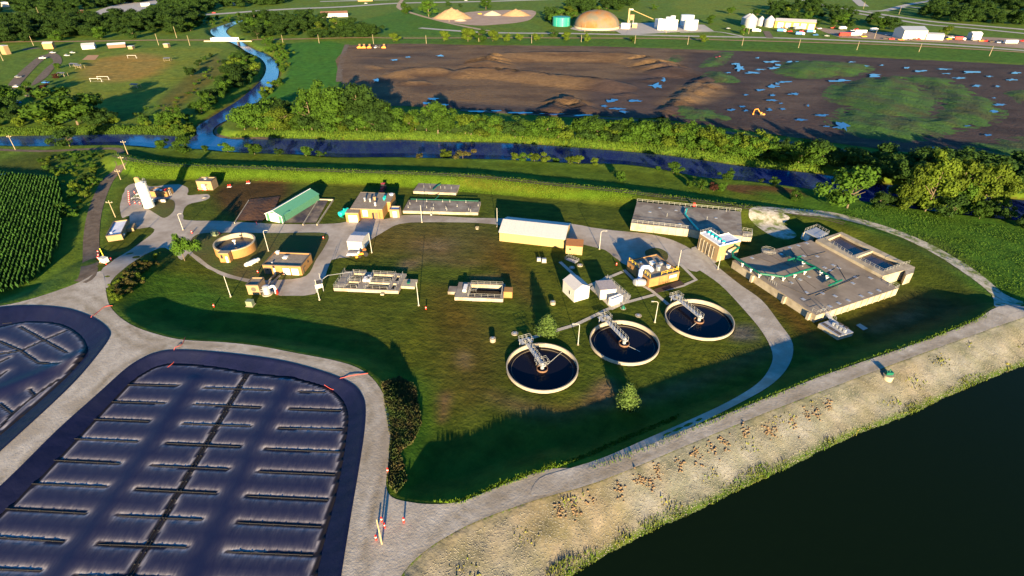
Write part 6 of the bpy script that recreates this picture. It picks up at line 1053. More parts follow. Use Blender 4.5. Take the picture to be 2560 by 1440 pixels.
M_LG = mat('long_grass', (.068, .12, .009), (.055, .10, .008), scale=.3, rough=.9, spec=.1); M_RG = mat('rough_grass', (.042, .085, .009), (.035, .07, .008), scale=.2, rough=.9, spec=.1); M_RW = mat('rusty_weeds', (.06, .045, .016), (.03, .06, .010), scale=.4, rough=.9); M_REED = mat('reeds', (.05, .11, .008), (.12, .12, .03), scale=.25, rough=.9, spec=.1)
tufts('long_grass', [(330, 405), (640, 424), (1186, 445), (1569, 484), (1600, 500), (1380, 494), (1000, 466), (640, 450), (340, 445)], 26000, .28, .26, M_LG, 'bright long grass on the sunny levee slope')
tufts('verge_grass', [(285, 380), (600, 410), (860, 422), (1186, 436), (1569, 474), (1880, 512), (2080, 532), (2080, 540), (1852, 518), (1569, 484), (1186, 445), (860, 432), (430, 418), (300, 400)], 8000, .3, .3, M_LG, 'rough grass along the levee crest')
tufts('rough_grass', [(2100, 530), (2180, 510), (2600, 580), (2700, 760), (2520, 745), (2400, 665), (2250, 590), (2130, 548)], 7000, .25, .3, M_RG, 'rough green grass in the field right of the plant')
tufts('rusty_weeds', [(955, 960), (1000, 940), (1040, 970), (1055, 1060), (1030, 1110), (1000, 1130), (1020, 1200), (990, 1235), (968, 1210), (976, 1100)], 7000, .5, .25, M_RW, 'reddish brown weeds on the embankment beside gravel road', 'weeds')
tufts('verge_grass', [(1470, 1162), (1600, 1118), (1800, 1036), (2050, 935), (2350, 830), (2470, 780), (2470, 795), (2350, 843), (2050, 948), (1800, 1052), (1600, 1138), (1480, 1180)], 10000, .38, .16, M_LG, 'weedy grass verge between the two gravel roads')
tufts('verge_grass', [(1080, 1255), (1150, 1248), (1250, 1205), (1400, 1155), (1550, 1095), (1700, 1035), (1690, 1050), (1550, 1108), (1400, 1168), (1250, 1220), (1150, 1262)], 7000, .4, .2, M_LG, 'bright grass verge at the road edge')
tufts('bank_brush', [(560, 348), (680, 349), (900, 355), (1100, 358), (1250, 360), (1400, 369), (1550, 381), (1750, 402), (1950, 427), (2060, 438), (2060, 424), (1950, 412), (1750, 388), (1550, 366), (1400, 354), (1250, 345), (1100, 343), (900, 341), (680, 338)], 12000, .7, .6, mat('bank_brush', (.045, .085, .009), (.03, .06, .008), scale=.3, rough=.9, spec=.1), 'leafy brush covering the far river bank', 'brush')
tufts('bank_brush', [(0, 342), (200, 340), (300, 338), (485, 343), (490, 325), (440, 318), (300, 320), (0, 325)], 5000, .8, .6, MATS['bank_brush'], 'leafy brush on the left river bank', 'brush')
shore = LAKE[6:52]; sh = np.array([at(*p, -1) for p in [(1380, 1475), (1425, 1440), (1500, 1395), (1620, 1330), (1760, 1268), (1850, 1222), (1950, 1178), (2050, 1128), (2150, 1082), (2260, 1042), (2350, 1000), (2450, 955), (2560, 913), (2700, 860)]])
def reed_d(P):
    d = sdist(P, LAKE, 30); s = np.sin(P[:, 0] * .31) * .5 + np.sin(P[:, 0] * .13 + 1.3) * .5; s = s + np.where(P[:, 0] < 40, .55, -.1); return np.where((d > -.3) & (d < 1.3 + 1.2 * np.clip(s, 0, 1)), np.clip(.1 + .9 * s + .3 * np.sin(P[:, 0] * 1.1), .05, 1), 0)
lo_ = sh.copy(); band = np.vstack([sh + np.array([.5, -1.2]), (sh + np.array([-1.5, 3.5]))[::-1]])
tufts('reeds', None, 60000, .5, .14, M_REED, 'green and straw reeds along the lake shore', 'reeds', world=band, dense=reed_d)
tufts('bank_weeds', None, 9000, .4, .3, mat('bank_weed', (.10, .15, .015), (.15, .12, .03), scale=.5), 'scattered green weeds on the pale stony lake bank', 'weeds', world=np.vstack([sh + np.array([0, 0]), ats([(2540, 810), (2300, 896), (2100, 971), (1900, 1050), (1700, 1133), (1500, 1215), (1340, 1262), (1200, 1315), (1120, 1360), (1040, 1440)], 3)]), dense=lambda P: np.clip(np.sin(P[:, 0] * .35 + 1) * np.sin(P[:, 1] * .5) - .45, 0, 1) * 1.5)
# stones: broken bank surface and loose rock piles
def stones(P, z, s, m, name, parent=None, flat=.6):
    k = len(P); base = np.array([(1, 0, 0), (0, 1, 0), (-1, 0, 0), (0, -1, 0), (.2, .1, 1), (.1, -.1, -.7)]); V = base[None] * (s[:, None, None] * RNG.uniform(.6, 1.4, (k, 6, 1))) * np.array([1, 1, flat]); t = RNG.random(k) * 6.28; c, sn = np.cos(t), np.sin(t)
    X = V[:, :, 0] * c[:, None] - V[:, :, 1] * sn[:, None] + P[:, 0:1]; Y = V[:, :, 0] * sn[:, None] + V[:, :, 1] * c[:, None] + P[:, 1:2]; V = np.stack([X, Y, V[:, :, 2] + z[:, None]], 2).reshape(-1, 3)
    tr = np.array([(0, 1, 4), (1, 2, 4), (2, 3, 4), (3, 0, 4), (1, 0, 5), (2, 1, 5), (3, 2, 5), (0, 3, 5)]); Q = (tr[None] + (np.arange(k) * 6)[:, None, None]).reshape(-1, 3); return fast_mesh(name, V, Q, m, parent)
M_STONE = mat('bank_stone', (.21, .20, .17), (.14, .135, .11), scale=.5, rough=.95); M_ROCK = mat('rock', (.20, .135, .075), (.12, .085, .055), scale=1.5, rough=.9)
A = np.vstack([sh, ats([(2700, 770), (2540, 812), (2300, 898), (2100, 971), (1900, 1050), (1700, 1133), (1500, 1215), (1340, 1264), (1200, 1317), (1120, 1362), (1030, 1450)], 3)]); lo, hi = A.min(0), A.max(0); P = lo + (hi - lo) * RNG.random((150000, 2)); P = P[inside(P, A)]; P = P[P[:, 1] > 30][:42000]
tag(stones(P, height(P[:, 0], P[:, 1]), RNG.uniform(.05, .15, len(P)), M_STONE, 'bank_stones'), 'small pale stones covering the lake bank', 'stones', None, 'stuff')
for i, (x, y, n) in enumerate([(1395, 1278, 26), (1436, 1272, 26), (1475, 1250, 12), (1548, 1222, 22), (1600, 1200, 26), (1625, 1210, 20), (1645, 1182, 28), (1700, 1165, 18), (1742, 1140, 30), (1782, 1130, 16), (1812, 1108, 22), (1865, 1078, 24), (1918, 1080, 26), (1932, 1076, 18), (1985, 1058, 20), (2015, 1035, 18), (2038, 1030, 16), (2072, 1012, 22)]):
    c = atT(x, y); P = c[:2] + RNG.normal(0, 1, (n, 2)) * np.array([.5, .75]); z = height(P[:, 0], P[:, 1]) + .12; o = stones(P - c[:2], z - c[2], RNG.uniform(.13, .32, n), M_ROCK, 'rock_pile'); o.location = c; tag(o, 'loose pile of brown rocks on the lake bank', 'rock pile', 'rock piles on the lake bank')
# corn field in rows
poly = [(-120, 430), (20, 440), (150, 452), (160, 500), (158, 600), (130, 665), (70, 715), (0, 738), (-200, 780)]
A = np.array([at(*p)[:2] for p in poly]); cc = A.mean(0); dirv = at(40, 700) - at(110, 460); dirv /= np.linalg.norm(dirv); nv = np.array([-dirv[1], dirv[0]]); Vs = []
for r in np.arange(-90, 90, 1.15):
    t = np.arange(-90, 90, .16); L2 = cc + dirv * t[:, None] + nv * r; L2 = L2[inside(L2, A)]; Vs.append(L2)
P = np.vstack(Vs); P = P[P[:, 0] > -260]; P = P + RNG.normal(0, .07, P.shape); k = len(P); t = RNG.random(k) * 6.28; w = RNG.uniform(.25, .5, k); h = RNG.uniform(1.7, 2.5, k); dx, dy = np.cos(t) * w, np.sin(t) * w
V = np.stack([np.column_stack([P[:, 0], P[:, 1], np.full(k, .3)]), np.column_stack([P[:, 0] + dx, P[:, 1] + dy, h * .7]), np.column_stack([P[:, 0] + dx * .2, P[:, 1] + dy * .2, h]), np.column_stack([P[:, 0] - dx * .8, P[:, 1] - dy * .8, h * .6])], 1).reshape(-1, 3)
tag(fast_mesh('corn_crop', V, np.arange(k * 4).reshape(-1, 4), mat('corn_leaf', (.026, .078, .010), (.018, .055, .009), scale=.15, rough=.7, spec=.15)), 'dark green corn standing in close rows at left edge', 'crop', None, 'stuff')
# ---------------------------------------------------------------- far country: roads, railway, yards
def strip(name, pts, w, m, off=.12): return path_strip(name, pts, w, m, off=off, sm=True)
strip('railway', [(-60, 108), (60, 105), (200, 104), (400, 101), (525, 101)], 5, M_RAIL, .35); strip('railway', [(630, 100), (700, 99), (900, 95), (1000, 96), (1200, 95.5), (1500, 96), (1700, 98), (1850, 102), (2000, 106), (2200, 112), (2400, 122), (2700, 141)], 4.5, M_RAIL, .35)
strip('county_road', [(1050, 70), (1180, 80), (1300, 83), (1430, 84), (1700, 90), (1850, 93), (2000, 97), (2200, 105), (2400, 115), (2700, 138)], 8, M_ASPH, .14)
strip('gravel_lane', [(1010, -5), (998, 10), (1000, 22), (1040, 36), (1090, 50), (1150, 64), (1190, 72), (1230, 79)], 6, mat('tan_gravel', (.32, .24, .165), rough=.95), .2)
strip('highway', [(-80, 58), (0, 55), (60, 50), (120, 42), (200, 37), (300, 33), (360, 20), (420, 5), (480, -8)], 12, M_ASPH, .16)
strip('highway', [(490, 38), (560, 34), (640, 28), (740, 22), (860, 17), (1000, 8), (1200, 4), (1400, -2)], 16, M_ASPH, .16); strip('highway', [(800, 4), (950, 0), (1100, -4)], 14, M_ASPH, .18)
strip('highway', [(1990, -4), (2060, 14), (2140, 26), (2240, 42), (2330, 54), (2430, 63), (2560, 74), (2700, 86)], 11, M_ASPH, .16); strip('highway', [(2120, 30), (2230, 48), (2320, 62), (2420, 70), (2560, 84), (2700, 96)], 9, M_ASPH, .2)
strip('side_road', [(2130, -10), (2150, 8), (2160, 16)], 14, M_ASPH, .2); strip('side_road', [(2170, 28), (2210, 27), (2260, 18), (2300, 20)], 9, M_ASPH, .24); strip('side_road', [(2210, 28), (2270, 12), (2330, 2)], 10, M_ASPH, .28)
sheet('parking_lot', [(215, 42), (250, 24), (300, 8), (350, -2), (420, -2), (400, 12), (370, 26), (310, 38), (260, 44)], M_ASPH, off=.1, cell=12, sm=False)
sheet('gravel_yard', [(1078, 46), (1110, 40), (1200, 28), (1330, 26), (1330, 46), (1300, 56), (1240, 62), (1190, 64), (1120, 56)], mat('yard_gravel', (.34, .25, .19), (.27, .19, .14), scale=.1, rough=.95), off=.2, cell=10)
sheet('gravel_yard', [(1425, 72), (1440, 64), (1560, 60), (1640, 56), (1760, 62), (1785, 78), (1700, 80), (1560, 88), (1540, 78), (1450, 78)], M_ASPH, off=.1, cell=10, sm=False); strip('gravel_lane', [(1585, 76), (1583, 88)], 14, M_ASPH, .22)
sheet('gravel_yard', [(2030, 66), (2100, 76), (2250, 82), (2600, 100), (2700, 118), (2560, 122), (2380, 108), (2200, 100), (2100, 94), (2060, 80)], mat('dirt_yard', (.27, .20, .15), (.20, .14, .10), scale=.06, rough=.95), off=.1, cell=12, sm=False)
strip('gravel_lane', [(1700, 82), (1790, 80), (1840, 88), (1860, 93)], 4, M_ASPH, .22); strip('gravel_lane', [(1915, 78), (1925, 95)], 7, M_DIRT, .22)
strip('dirt_track', [(868, 112), (858, 140), (850, 180), (848, 205)], 4.5, M_DIRT, .3); strip('dirt_track', [(1150, 276), (1400, 290), (1640, 305), (1900, 345), (2100, 375), (2300, 398), (2600, 430), (2800, 460)], 4, M_DIRT, .15)
sheet('gravel_lane', [(18, 216), (50, 180), (95, 143), (120, 135), (118, 124), (90, 122), (60, 126), (60, 122), (95, 120), (135, 132), (152, 142), (154, 158), (138, 168), (120, 190), (95, 208), (78, 214), (90, 196), (118, 168), (133, 156), (128, 146), (112, 148), (80, 178), (48, 214), (36, 222)], M_DIRT, off=.15, cell=4)
M_BRNW = mat('brown_roof', (.20, .10, .07), rough=.8); M_TERR = mat('terracotta_paint', (.42, .12, .06), rough=.8); M_BLU = mat('vehicle_blue', (.03, .16, .45), rough=.4); M_PINK = mat('tan_sand', (.34, .22, .12), (.28, .18, .10), scale=.15, rough=.95, bump=.5, bscale=.3); M_SAND = mat('pale_sand', (.42, .34, .24), rough=.95)
def far_box(name, label, cat, fl, fr, dep, h, wall, roof, rise=0, group=None, door=None):
    """small far building from its front foot line; depth and height in metres"""
    a, b_ = atT(*fl), atT(*fr); u = b_[:2] - a[:2]; w = np.linalg.norm(u); rz = math.atan2(u[1], u[0]); E = empty(name, a, rz, label, cat, group)
    if rise:
        MB().add([(0, 0, -.2), (w, 0, -.2), (w, dep, -.2), (0, dep, -.2), (0, 0, h), (w, 0, h), (w, dep, h), (0, dep, h), (0, dep / 2, h + rise), (w, dep / 2, h + rise)], [(0, 1, 5, 4), (2, 3, 7, 6), (1, 2, 6, 9, 5), (3, 0, 4, 8, 7)]).build('wall', wall, E)
        MB().add([(-.3, -.3, h - .05), (w + .3, -.3, h - .05), (w + .3, dep / 2, h + rise + .1), (-.3, dep / 2, h + rise + .1), (w + .3, dep + .3, h - .05), (-.3, dep + .3, h - .05)], [(0, 1, 2, 3), (3, 2, 4, 5)]).build('roof', roof, E)
    else: MB().box(0, 0, -.2, w, dep, h).build('wall', wall, E); MB().box(-.2, -.2, h + .003, w + .2, dep + .2, h + .3).build('roof', roof, E)
    if door:
        for u0, u1 in door: MB().box(w * u0, -.06, .1, w * u1, -.003, h * .8).build('door', M_GDOOR, E)
    return E, w
far_box('farm_shed', 'long orange and white shed with grey roof beside the grain bins', 'building', (1935, 69), (2036, 74), 16, 7, mat('orange_siding', (.55, .30, .06), rough=.7), M_GRF, 2.2, door=[(.07, .22), (.27, .40), (.47, .60), (.65, .78), (.84, .98)])
far_box('warehouse', 'white warehouse with a blue grey roof in the machinery yard', 'building', (2255, 98), (2313, 98.5), 18, 8, M_WHT, mat('blue_grey_roof', (.20, .23, .30), rough=.6), 3); far_box('warehouse_annex', 'low white annex right of the blue grey roofed warehouse', 'building', (2314, 99), (2357, 101), 11, 5, M_WHT, M_GRF, 1)
far_box('house', 'long white building with brown roof above the creek trees', 'building', (803, 44), (870, 42), 12, 4.5, M_WHT, M_BRNW, 2); far_box('house', 'terracotta walled building beside the far highway', 'building', (175, 41), (213, 39), 12, 5, M_TERR, M_BRNW, 1.5)
far_box('cabin', 'small orange cabin by the railway left of the playing field', 'building', (110, 123), (134, 122), 7, 4.5, mat('cabin_orange', (.50, .24, .09), rough=.8), M_GRF, 1.2); far_box('pavilion', 'white pavilion with grey roof above the playing field', 'building', (206, 124), (238, 122), 10, 3.2, M_WHT, M_GRF, 1.5); far_box('pavilion', 'long open pavilion with pale roof above the playing field', 'building', (271, 121), (315, 118), 8, 2.8, M_BRNW, M_WRF, 1)
far_box('shelter', 'small tan shelter at the playing field top', 'shelter', (321, 123), (332, 123), 4, 2.4, M_TAN, M_GRF); far_box('shelter', 'grey shelter near the right pole of the playing field', 'shelter', (410, 119), (421, 119), 4, 3, M_TAN, M_GRF); far_box('tall_hut', 'narrow pale tower hut at the left edge', 'hut', (5, 136), (17, 137), 4, 7, M_TAN, M_GRF); far_box('building_block', 'white building at the top beside the far parking lot', 'building', (290, 8), (310, 8), 12, 5, M_WHT, M_WHT); far_box('building_block', 'white truck depot at the right of the far parking lot', 'building', (353, 16), (376, 15), 10, 4, M_WHT, M_WHT); far_box('building_block', 'pale building beyond the highway at the top', 'building', (895, 4), (932, 3), 14, 6, M_TAN, M_GRF); far_box('building_block', 'small white house among the top trees', 'building', (560, 13), (592, 13), 12, 5, M_WHT, M_GRF, 2); far_box('building_block', 'small white house at the top left corner', 'building', (0, 16), (8, 18), 8, 6, M_WHT, M_WHT)
def canopy(px, py, w, label):
    p = atT(px, py); E = empty('picnic_shelter', p, random.uniform(-.3, .3), label, 'shelter'); [MB().tube((x, y, 0), (x, y, 2.4), .1, 5).build('post', M_WOOD, E) for x in (0, w) for y in (0, 3.5)]; MB().add([(-.4, -.4, 2.4), (w + .4, -.4, 2.4), (w + .4, 1.75, 3.0), (-.4, 1.75, 3.0), (w + .4, 3.9, 2.4), (-.4, 3.9, 2.4)], [(0, 1, 2, 3), (3, 2, 4, 5)]).build('roof', mat('shelter_roof', (.10, .11, .14), rough=.7), E); MB().box(.6, 1, .7, w - .6, 2.2, .8).build('table', M_WOOD, E)
for q in [(411, 154, 4.5, 'small picnic shelter alone on the right of the playing field'), (328, 221, 5, 'picnic shelter in the large tree shadow'), (176, 168, 7, 'double picnic shelter at the left of the playing field'), (146, 192, 5, 'picnic shelter beside the dark red tree'), (190, 172, 5, 'tan picnic shelter right of the double one')]: canopy(*q)
def goal(px, py, w, label):
    E = empty('soccer_goal', atT(px, py), 0, label, 'soccer goal', 'soccer goals on the playing field'); MB().path([(0, 0, 0), (0, 0, 2.4), (w, 0, 2.4), (w, 0, 0)], .1, 5).build('frame', M_WPAINT, E); MB().path([(0, 0, 2.3), (0, 1.8, 0), (w, 1.8, 0), (w, 0, 2.3)], .05, 4).build('net_support', M_RAILM, E)
goal(320, 146, 7.3, 'white soccer goal at the upper playing field'); goal(227, 205, 8, 'white soccer goal, front one of the lower pair'); goal(245, 200, 8, 'white soccer goal, rear one of the lower pair')
sheet('infield', [(205, 150), (220, 138), (248, 138), (238, 150)], mat('infield_clay', (.36, .20, .10), rough=.95), off=.1, cell=5, sm=False)
# bridge
zb = 4.2; a = at(533, 105); b2 = at(594, 105); L_ = np.linalg.norm(b2[:2] - a[:2]); E = empty('rail_bridge', (a[0], a[1], 0), math.atan2(b2[1] - a[1], b2[0] - a[0]), 'white plate girder railway bridge over the creek', 'bridge')
for y in (0, 4.2): MB().box(-2, y, .6, L_, y + .3, 3.6).build('girder', M_WPAINT, E)
MB().box(-9, .35, .5, L_ + 14, 4.15, .9).build('track_bed', M_RAIL, E); MB().box(-9, 0, .2, -2.1, .3, 1.2).box(L_ + .1, 0, .2, L_ + 14, .3, 1.2).build('approach_span', M_SAND, E)
for x in (0, L_ - 1): MB().box(x, .3, -3.5, x + 1.2, 4, .55).build('pier', M_TRIM, E)
# dome, tanks, silos
def far_cyl(name, label, cat, px0, px1, yb, yt, m, cone=0, mc=None, group=None, nparts=True):
    y_, x_ = yb, (px0 + px1) / 2; p0, p1 = at(px0, yb), at(px1, yb); R = np.linalg.norm(p1 - p0) / 2; c = at(x_, yb) + np.array([0, R * .6]); h = max(2, hgt((x_, yb), yt)); E = empty(name, (*c, 0), 0, label, cat, group)
    MB().lathe([(R, -.2), (R, h)], 28).build('wall', m, E, True); MB().lathe([(R + .1, h), (R * .3 if cone else 0, h + cone * .75), (0, h + cone)] if cone else [(R + .05, h), (R, h + .15), (0, h + .3)], 28).build('roof', mc or m, E, True)
    b = MB(); [b.tube((R * math.cos(t), -R * abs(math.sin(t)) - .02, 0), (R * math.cos(t), -R * abs(math.sin(t)) - .02, h), .06, 4) for t in (.8, 1.5, 2.2)]; b.build('ladder', mc or M_GALV, E); return E, R, h
far_cyl('storage_tank', 'flat topped teal storage tank left of the rusty dome', 'tank', 1382, 1426, 66, 44, mat('teal_tank', (.02, .25, .20), (.02, .20, .16), scale=.05, rough=.5))
M_DOME = mat('rusty_dome', (.24, .10, .03), (.20, .155, .10), scale=.09, rough=.95, c3=(.13, .125, .10), scale3=.06, spec=.05)
p0, p1 = at(1438, 72), at(1553, 74); R = np.linalg.norm(p1 - p0) / 2; c = (p0 + p1) / 2 + np.array([0, R * .55]); hD = 24
hD = hgt(tuple((1495, 66)), 22); E = empty('storage_dome', (*c, 0), 0, 'large rust stained storage dome in the background', 'dome'); MB().lathe([(R * math.cos(t), 1.8 + (hD - 1.8) * math.sin(t) ** .9) for t in np.linspace(0, math.pi / 2, 14)], 48).build('shell', M_DOME, E, True); MB().lathe([(R + .4, -.2), (R + .4, 2.0), (R - .5, 2.2)], 48).build('base_ring', M_SAND, E, True)
c = at(1573, 62); E = empty('elevator_tower', (*c, 0), 0, 'narrow tan elevator tower right of the dome', 'tower'); th = hgt((1573, 62), 21); MB().box(-2.2, 0, 0, -.6, 2, th).build('leg_casing', M_CRM, E); MB().box(0, 0, 5, 5, 4, th * .62).build('bin', M_TAN, E); MB().box(-.5, .2, th * .9, 3, 1.2, th * .97).build('head', M_GALV, E); [MB().tube((x, y, 0), (x, y, 5), .25, 5).build('leg', M_GALV, E) for x in (.3, 4.7) for y in (.4, 3.6)]; MB().tube((2, 2, th * .9), (28, 1, 6), .4, 6).build('conveyor', M_CRM, E)
far_box('loading_shed', 'white loading shed at the foot of the dome', 'building', (1552, 72), (1573, 73), 7, 5.5, M_WHT, M_GRF); far_box('scale_house', 'small pale hut between the tower and the silos', 'hut', (1580, 70), (1592, 70), 4, 4, M_CRM, M_GRF, 1)
for x0, x1, yb, yt, l in [(1636, 1647, 70, 48, 'shaded short silo at left of the white silo row'), (1643, 1654, 75, 47, 'white silo at the left front of the silo row'), (1653, 1662, 75, 48, 'second white silo from left in the row'), (1662, 1674, 75, 43, 'taller white silo, third in the row'), (1673, 1685, 75, 40, 'tallest white silo in the row'), (1682, 1693, 75, 50, 'white silo at the right end of the row')]: far_cyl('silo', l, 'silo', x0, x1, yb, yt, M_WPAINT)
far_cyl('storage_tank', 'large white tank behind, of the pair right of the silos', 'tank', 1702, 1735, 64, 39, M_WPAINT); far_cyl('storage_tank', 'large white tank in front, of the pair right of the silos', 'tank', 1711, 1745, 75, 51, M_WPAINT)
for x0, x1, yb, yt, co, l in [(1856, 1890, 62, 46, 5, 'blue shaded grain bin behind the biggest bin'), (1862, 1892, 70, 47, 5, 'biggest grain bin at the left of the bins'), (1893, 1912, 65, 50, 4, 'middle grain bin between the big bin and right one'), (1913, 1937, 68, 50, 4.5, 'rightmost grain bin next to the long shed')]: far_cyl('grain_bin', l, 'grain bin', x0, x1, yb, yt, M_GALV, co, M_GRF)
def heap(px0, px1, yb, yt, m, label, dep=.6):
    a, b2 = at(px0, yb), at(px1, yb); w = np.linalg.norm(b2 - a); h = max(1.2, hgt(((px0 + px1) / 2, yb), yt) * .8); n = 22; V = []; Fc = []
    for j in range(n + 1):
        for i in range(n + 1):
            u, v = i / n * 2 - 1, j / n * 2 - 1; r = math.sqrt(u * u + v * v); V.append((u * w / 2, v * w * dep / 2 + w * dep / 2, h * max(0, 1 - r ** 1.3) * (1 + .12 * math.sin(i * 1.9) * math.sin(j * 1.3)) - .1))
    Fc = [(j * (n + 1) + i, j * (n + 1) + i + 1, (j + 1) * (n + 1) + i + 1, (j + 1) * (n + 1) + i) for j in range(n) for i in range(n)]; o = mesh_obj('sand_heap', V, Fc, m, sm=True); o.location = (*((a + b2) / 2), 0); tag(o, label, 'heap')
heap(1076, 1180, 50, 17, M_PINK, 'large tan sand heap in the gravel yard'); heap(1132, 1168, 54, 46, M_SAND, 'small white sand heap in front of the large one'); heap(1205, 1256, 40, 26, M_SAND, 'pale gravel heap at the centre of the yard'); heap(1250, 1330, 42, 21, M_PINK, 'broad pinkish heap at right of the yard')
# vehicles -----------------------------------------------------------------
PAINT = {'white': M_WPAINT, 'red': M_RED, 'blue': M_BLU, 'orange': M_ORG, 'yellow': M_YEL, 'grey': M_GALV, 'dark': M_TRIM}
def vehicle(kind, px, py, col, label, rz=None, group=None):
    p = atT(px, py); rz = random.uniform(-.4, .4) if rz is None else rz; m = PAINT[col]; L_, w, h = {'car': (4.5, 1.8, 1.4), 'truck': (9, 2.5, 3.4), 'trailer': (12, 2.6, 3.6), 'pickup': (5.4, 1.9, 1.8)}[kind]
    E = empty('parked_' + kind, p, rz, label, kind, group)
    if kind == 'car':
        MB().add([(-L_ / 2, -w / 2, .35), (L_ / 2, -w / 2, .35), (L_ / 2, w / 2, .35), (-L_ / 2, w / 2, .35), (-L_ / 2, -w / 2, .85), (L_ / 2, -w / 2, .8), (L_ / 2, w / 2, .8), (-L_ / 2, w / 2, .85)], [(0, 3, 2, 1), (4, 5, 6, 7), (0, 1, 5, 4), (1, 2, 6, 5), (2, 3, 7, 6), (3, 0, 4, 7)]).build('body', m, E)
        MB().add([(-1.7, -.85, .85), (1.2, -.85, .83), (1.2, .85, .83), (-1.7, .85, .85), (-1.2, -.7, 1.38), (.5, -.7, 1.4), (.5, .7, 1.4), (-1.2, .7, 1.38)], [(0, 1, 5, 4), (1, 2, 6, 5), (2, 3, 7, 6), (3, 0, 4, 7)]).build('window', M_GLASS, E); MB().box(-1.2, -.72, 1.385, .5, .72, 1.45).build('roof', m, E)
    elif kind == 'pickup': MB().box(-L_ / 2, -w / 2, .5, L_ / 2, w / 2, 1.05).build('body', m, E); MB().box(-.2, -w / 2 + .1, 1.053, 1.5, w / 2 - .1, 1.75).build('cab', M_GLASS, E); MB().box(-.2, -w / 2 + .08, 1.753, 1.4, w / 2 - .08, 1.82).build('roof', m, E)
    else:
        MB().box(-L_ / 2, -w / 2, .9, L_ / 2 - (2.4 if kind == 'truck' else 0), w / 2, h).build('box', m, E)
        if kind == 'truck': MB().box(L_ / 2 - 2.2, -w / 2 + .1, .6, L_ / 2, w / 2 - .1, 2.6).build('cab', M_WPAINT, E); MB().box(L_ / 2 - .3, -w / 2 + .2, 1.6, L_ / 2 + .02, w / 2 - .2, 2.4).build('windscreen', M_GLASS, E)
        MB().box(-L_ / 2, -.5, .6, L_ / 2 - 2, .5, .88).build('chassis', M_TRIM, E)
    r = .34 if kind in ('car', 'pickup') else .5
    for x in (-L_ * .32, L_ * .32):
        for y in (-w / 2 + .05, w / 2 - .05): MB().tube((x, y - .13, r), (x, y + .13, r), r, 10).build('wheel', M_BLK, E)
    return E
for q in [('pickup', 108, 147, 'white', 'white pickup parked on the gravel loop', 0.1), ('car', 168, 140, 'white', 'white car, front of the pair by the playing field'), ('car', 182, 133, 'white', 'white car, rear of the pair by the playing field'), ('car', 133, 133, 'white', 'pale small car by the track loop'), ('car', 43, 218, 'white', 'white car at lower left beside the gravel lane'), ('car', 46, 194, 'grey', 'grey car parked on the gravel lane'), ('car', 115, 208, 'blue', 'blue car beside the dark red trees'), ('car', 45, 258, 'blue', 'blue car in shade at left'), ('pickup', 75, 242, 'dark', 'dark pickup in shade near the big tree'), ('car', 14, 443, 'white', 'white car beside the corn field', 0.1)]: vehicle(*q)
jk = [('truck', 1890, 80, 'white', 'white and blue truck in front of the biggest grain bin'), ('trailer', 1996, 74, 'grey', 'grey trailer parked against the long shed'), ('pickup', 1958, 70, 'red', 'red pickup at the long shed front'), ('truck', 1953, 80, 'blue', 'blue truck left of the blue machines'), ('pickup', 1974, 80, 'red', 'red machine left of the middle blue truck'), ('truck', 1999, 88, 'blue', 'blue truck nearest the road in the yard'), ('pickup', 2004, 80, 'red', 'red machine above the middle blue truck'), ('truck', 2026, 82, 'blue', 'blue truck in the middle of the yard'), ('pickup', 2038, 89, 'blue', 'blue pickup beside the middle blue truck'), ('car', 2067, 91, 'grey', 'silver car near the yard entrance'), ('car', 1820, 72, 'grey', 'silver vehicle alone on the grass left of the bins'), ('pickup', 2048, 73, 'white', 'white pickup at the right end of the long shed'), ('pickup', 2083, 71, 'red', 'red pickup at the back of the yard'),
      ('truck', 2106, 74, 'white', 'white truck at the back of the yard'), ('pickup', 2100, 86, 'dark', 'dark pickup beside the red container'), ('trailer', 2110, 91, 'red', 'red container trailer by the road'), ('trailer', 2138, 90, 'white', 'long white flat trailer by the road'), ('trailer', 2150, 84, 'white', 'big white box trailer in the yard'), ('pickup', 2131, 78, 'white', 'white pickup behind the big white trailer'), ('pickup', 2140, 75, 'red', 'red pickup behind the white trailer'), ('truck', 2184, 78, 'white', 'white box truck right behind the pole'), ('pickup', 2159, 93, 'yellow', 'yellow machine beside white trailers'), ('pickup', 2218, 88, 'white', 'white pickup left of the warehouse'), ('pickup', 2215, 98, 'dark', 'dark machine left of the warehouse'), ('pickup', 2228, 99, 'red', 'red machine near the warehouse left corner'), ('pickup', 2252, 101, 'orange', 'orange machine at the warehouse left corner'), ('pickup', 2294, 100, 'red', 'red machine in front of the warehouse'), ('pickup', 2282, 101, 'dark', 'dark machine in front of the warehouse'),
      ('pickup', 2371, 99, 'yellow', 'yellow machine right of the warehouse annex'), ('pickup', 2377, 95, 'white', 'white vehicle right of the warehouse annex'), ('truck', 2399, 101, 'red', 'red machine between annex and the white canopy'), ('truck', 2438, 102, 'white', 'white truck under the white canopy'), ('pickup', 2452, 104, 'orange', 'orange machine right of the white canopy truck'), ('pickup', 2464, 104, 'red', 'red machine, second right of the white canopy truck'), ('pickup', 2478, 106, 'dark', 'dark machine in the right part of the yard'), ('pickup', 2499, 108, 'white', 'white vehicle beside the right road sign'), ('pickup', 2514, 104, 'orange', 'orange machine toward the right edge'), ('trailer', 2525, 110, 'white', 'flat white trailer toward the right edge'), ('pickup', 2556, 104, 'red', 'red machine at the right edge'), ('car', 535, 33, 'red', 'red car on the shaded highway'), ('car', 230, 42, 'white', 'white car below the terracotta building'), ('pickup', 243, 42, 'orange', 'orange pickup below the terracotta building'), ('car', 915, 9, 'white', 'white car on the far highway'), ('car', 1165, 2, 'white', 'white car on the highway at the top'), ('pickup', 1200, 36, 'yellow', 'yellow loader among the sand heaps'), ('pickup', 1796, 146, 'red', 'dark red pickup on the mound by the mud field')]
for q in jk: vehicle(*q)
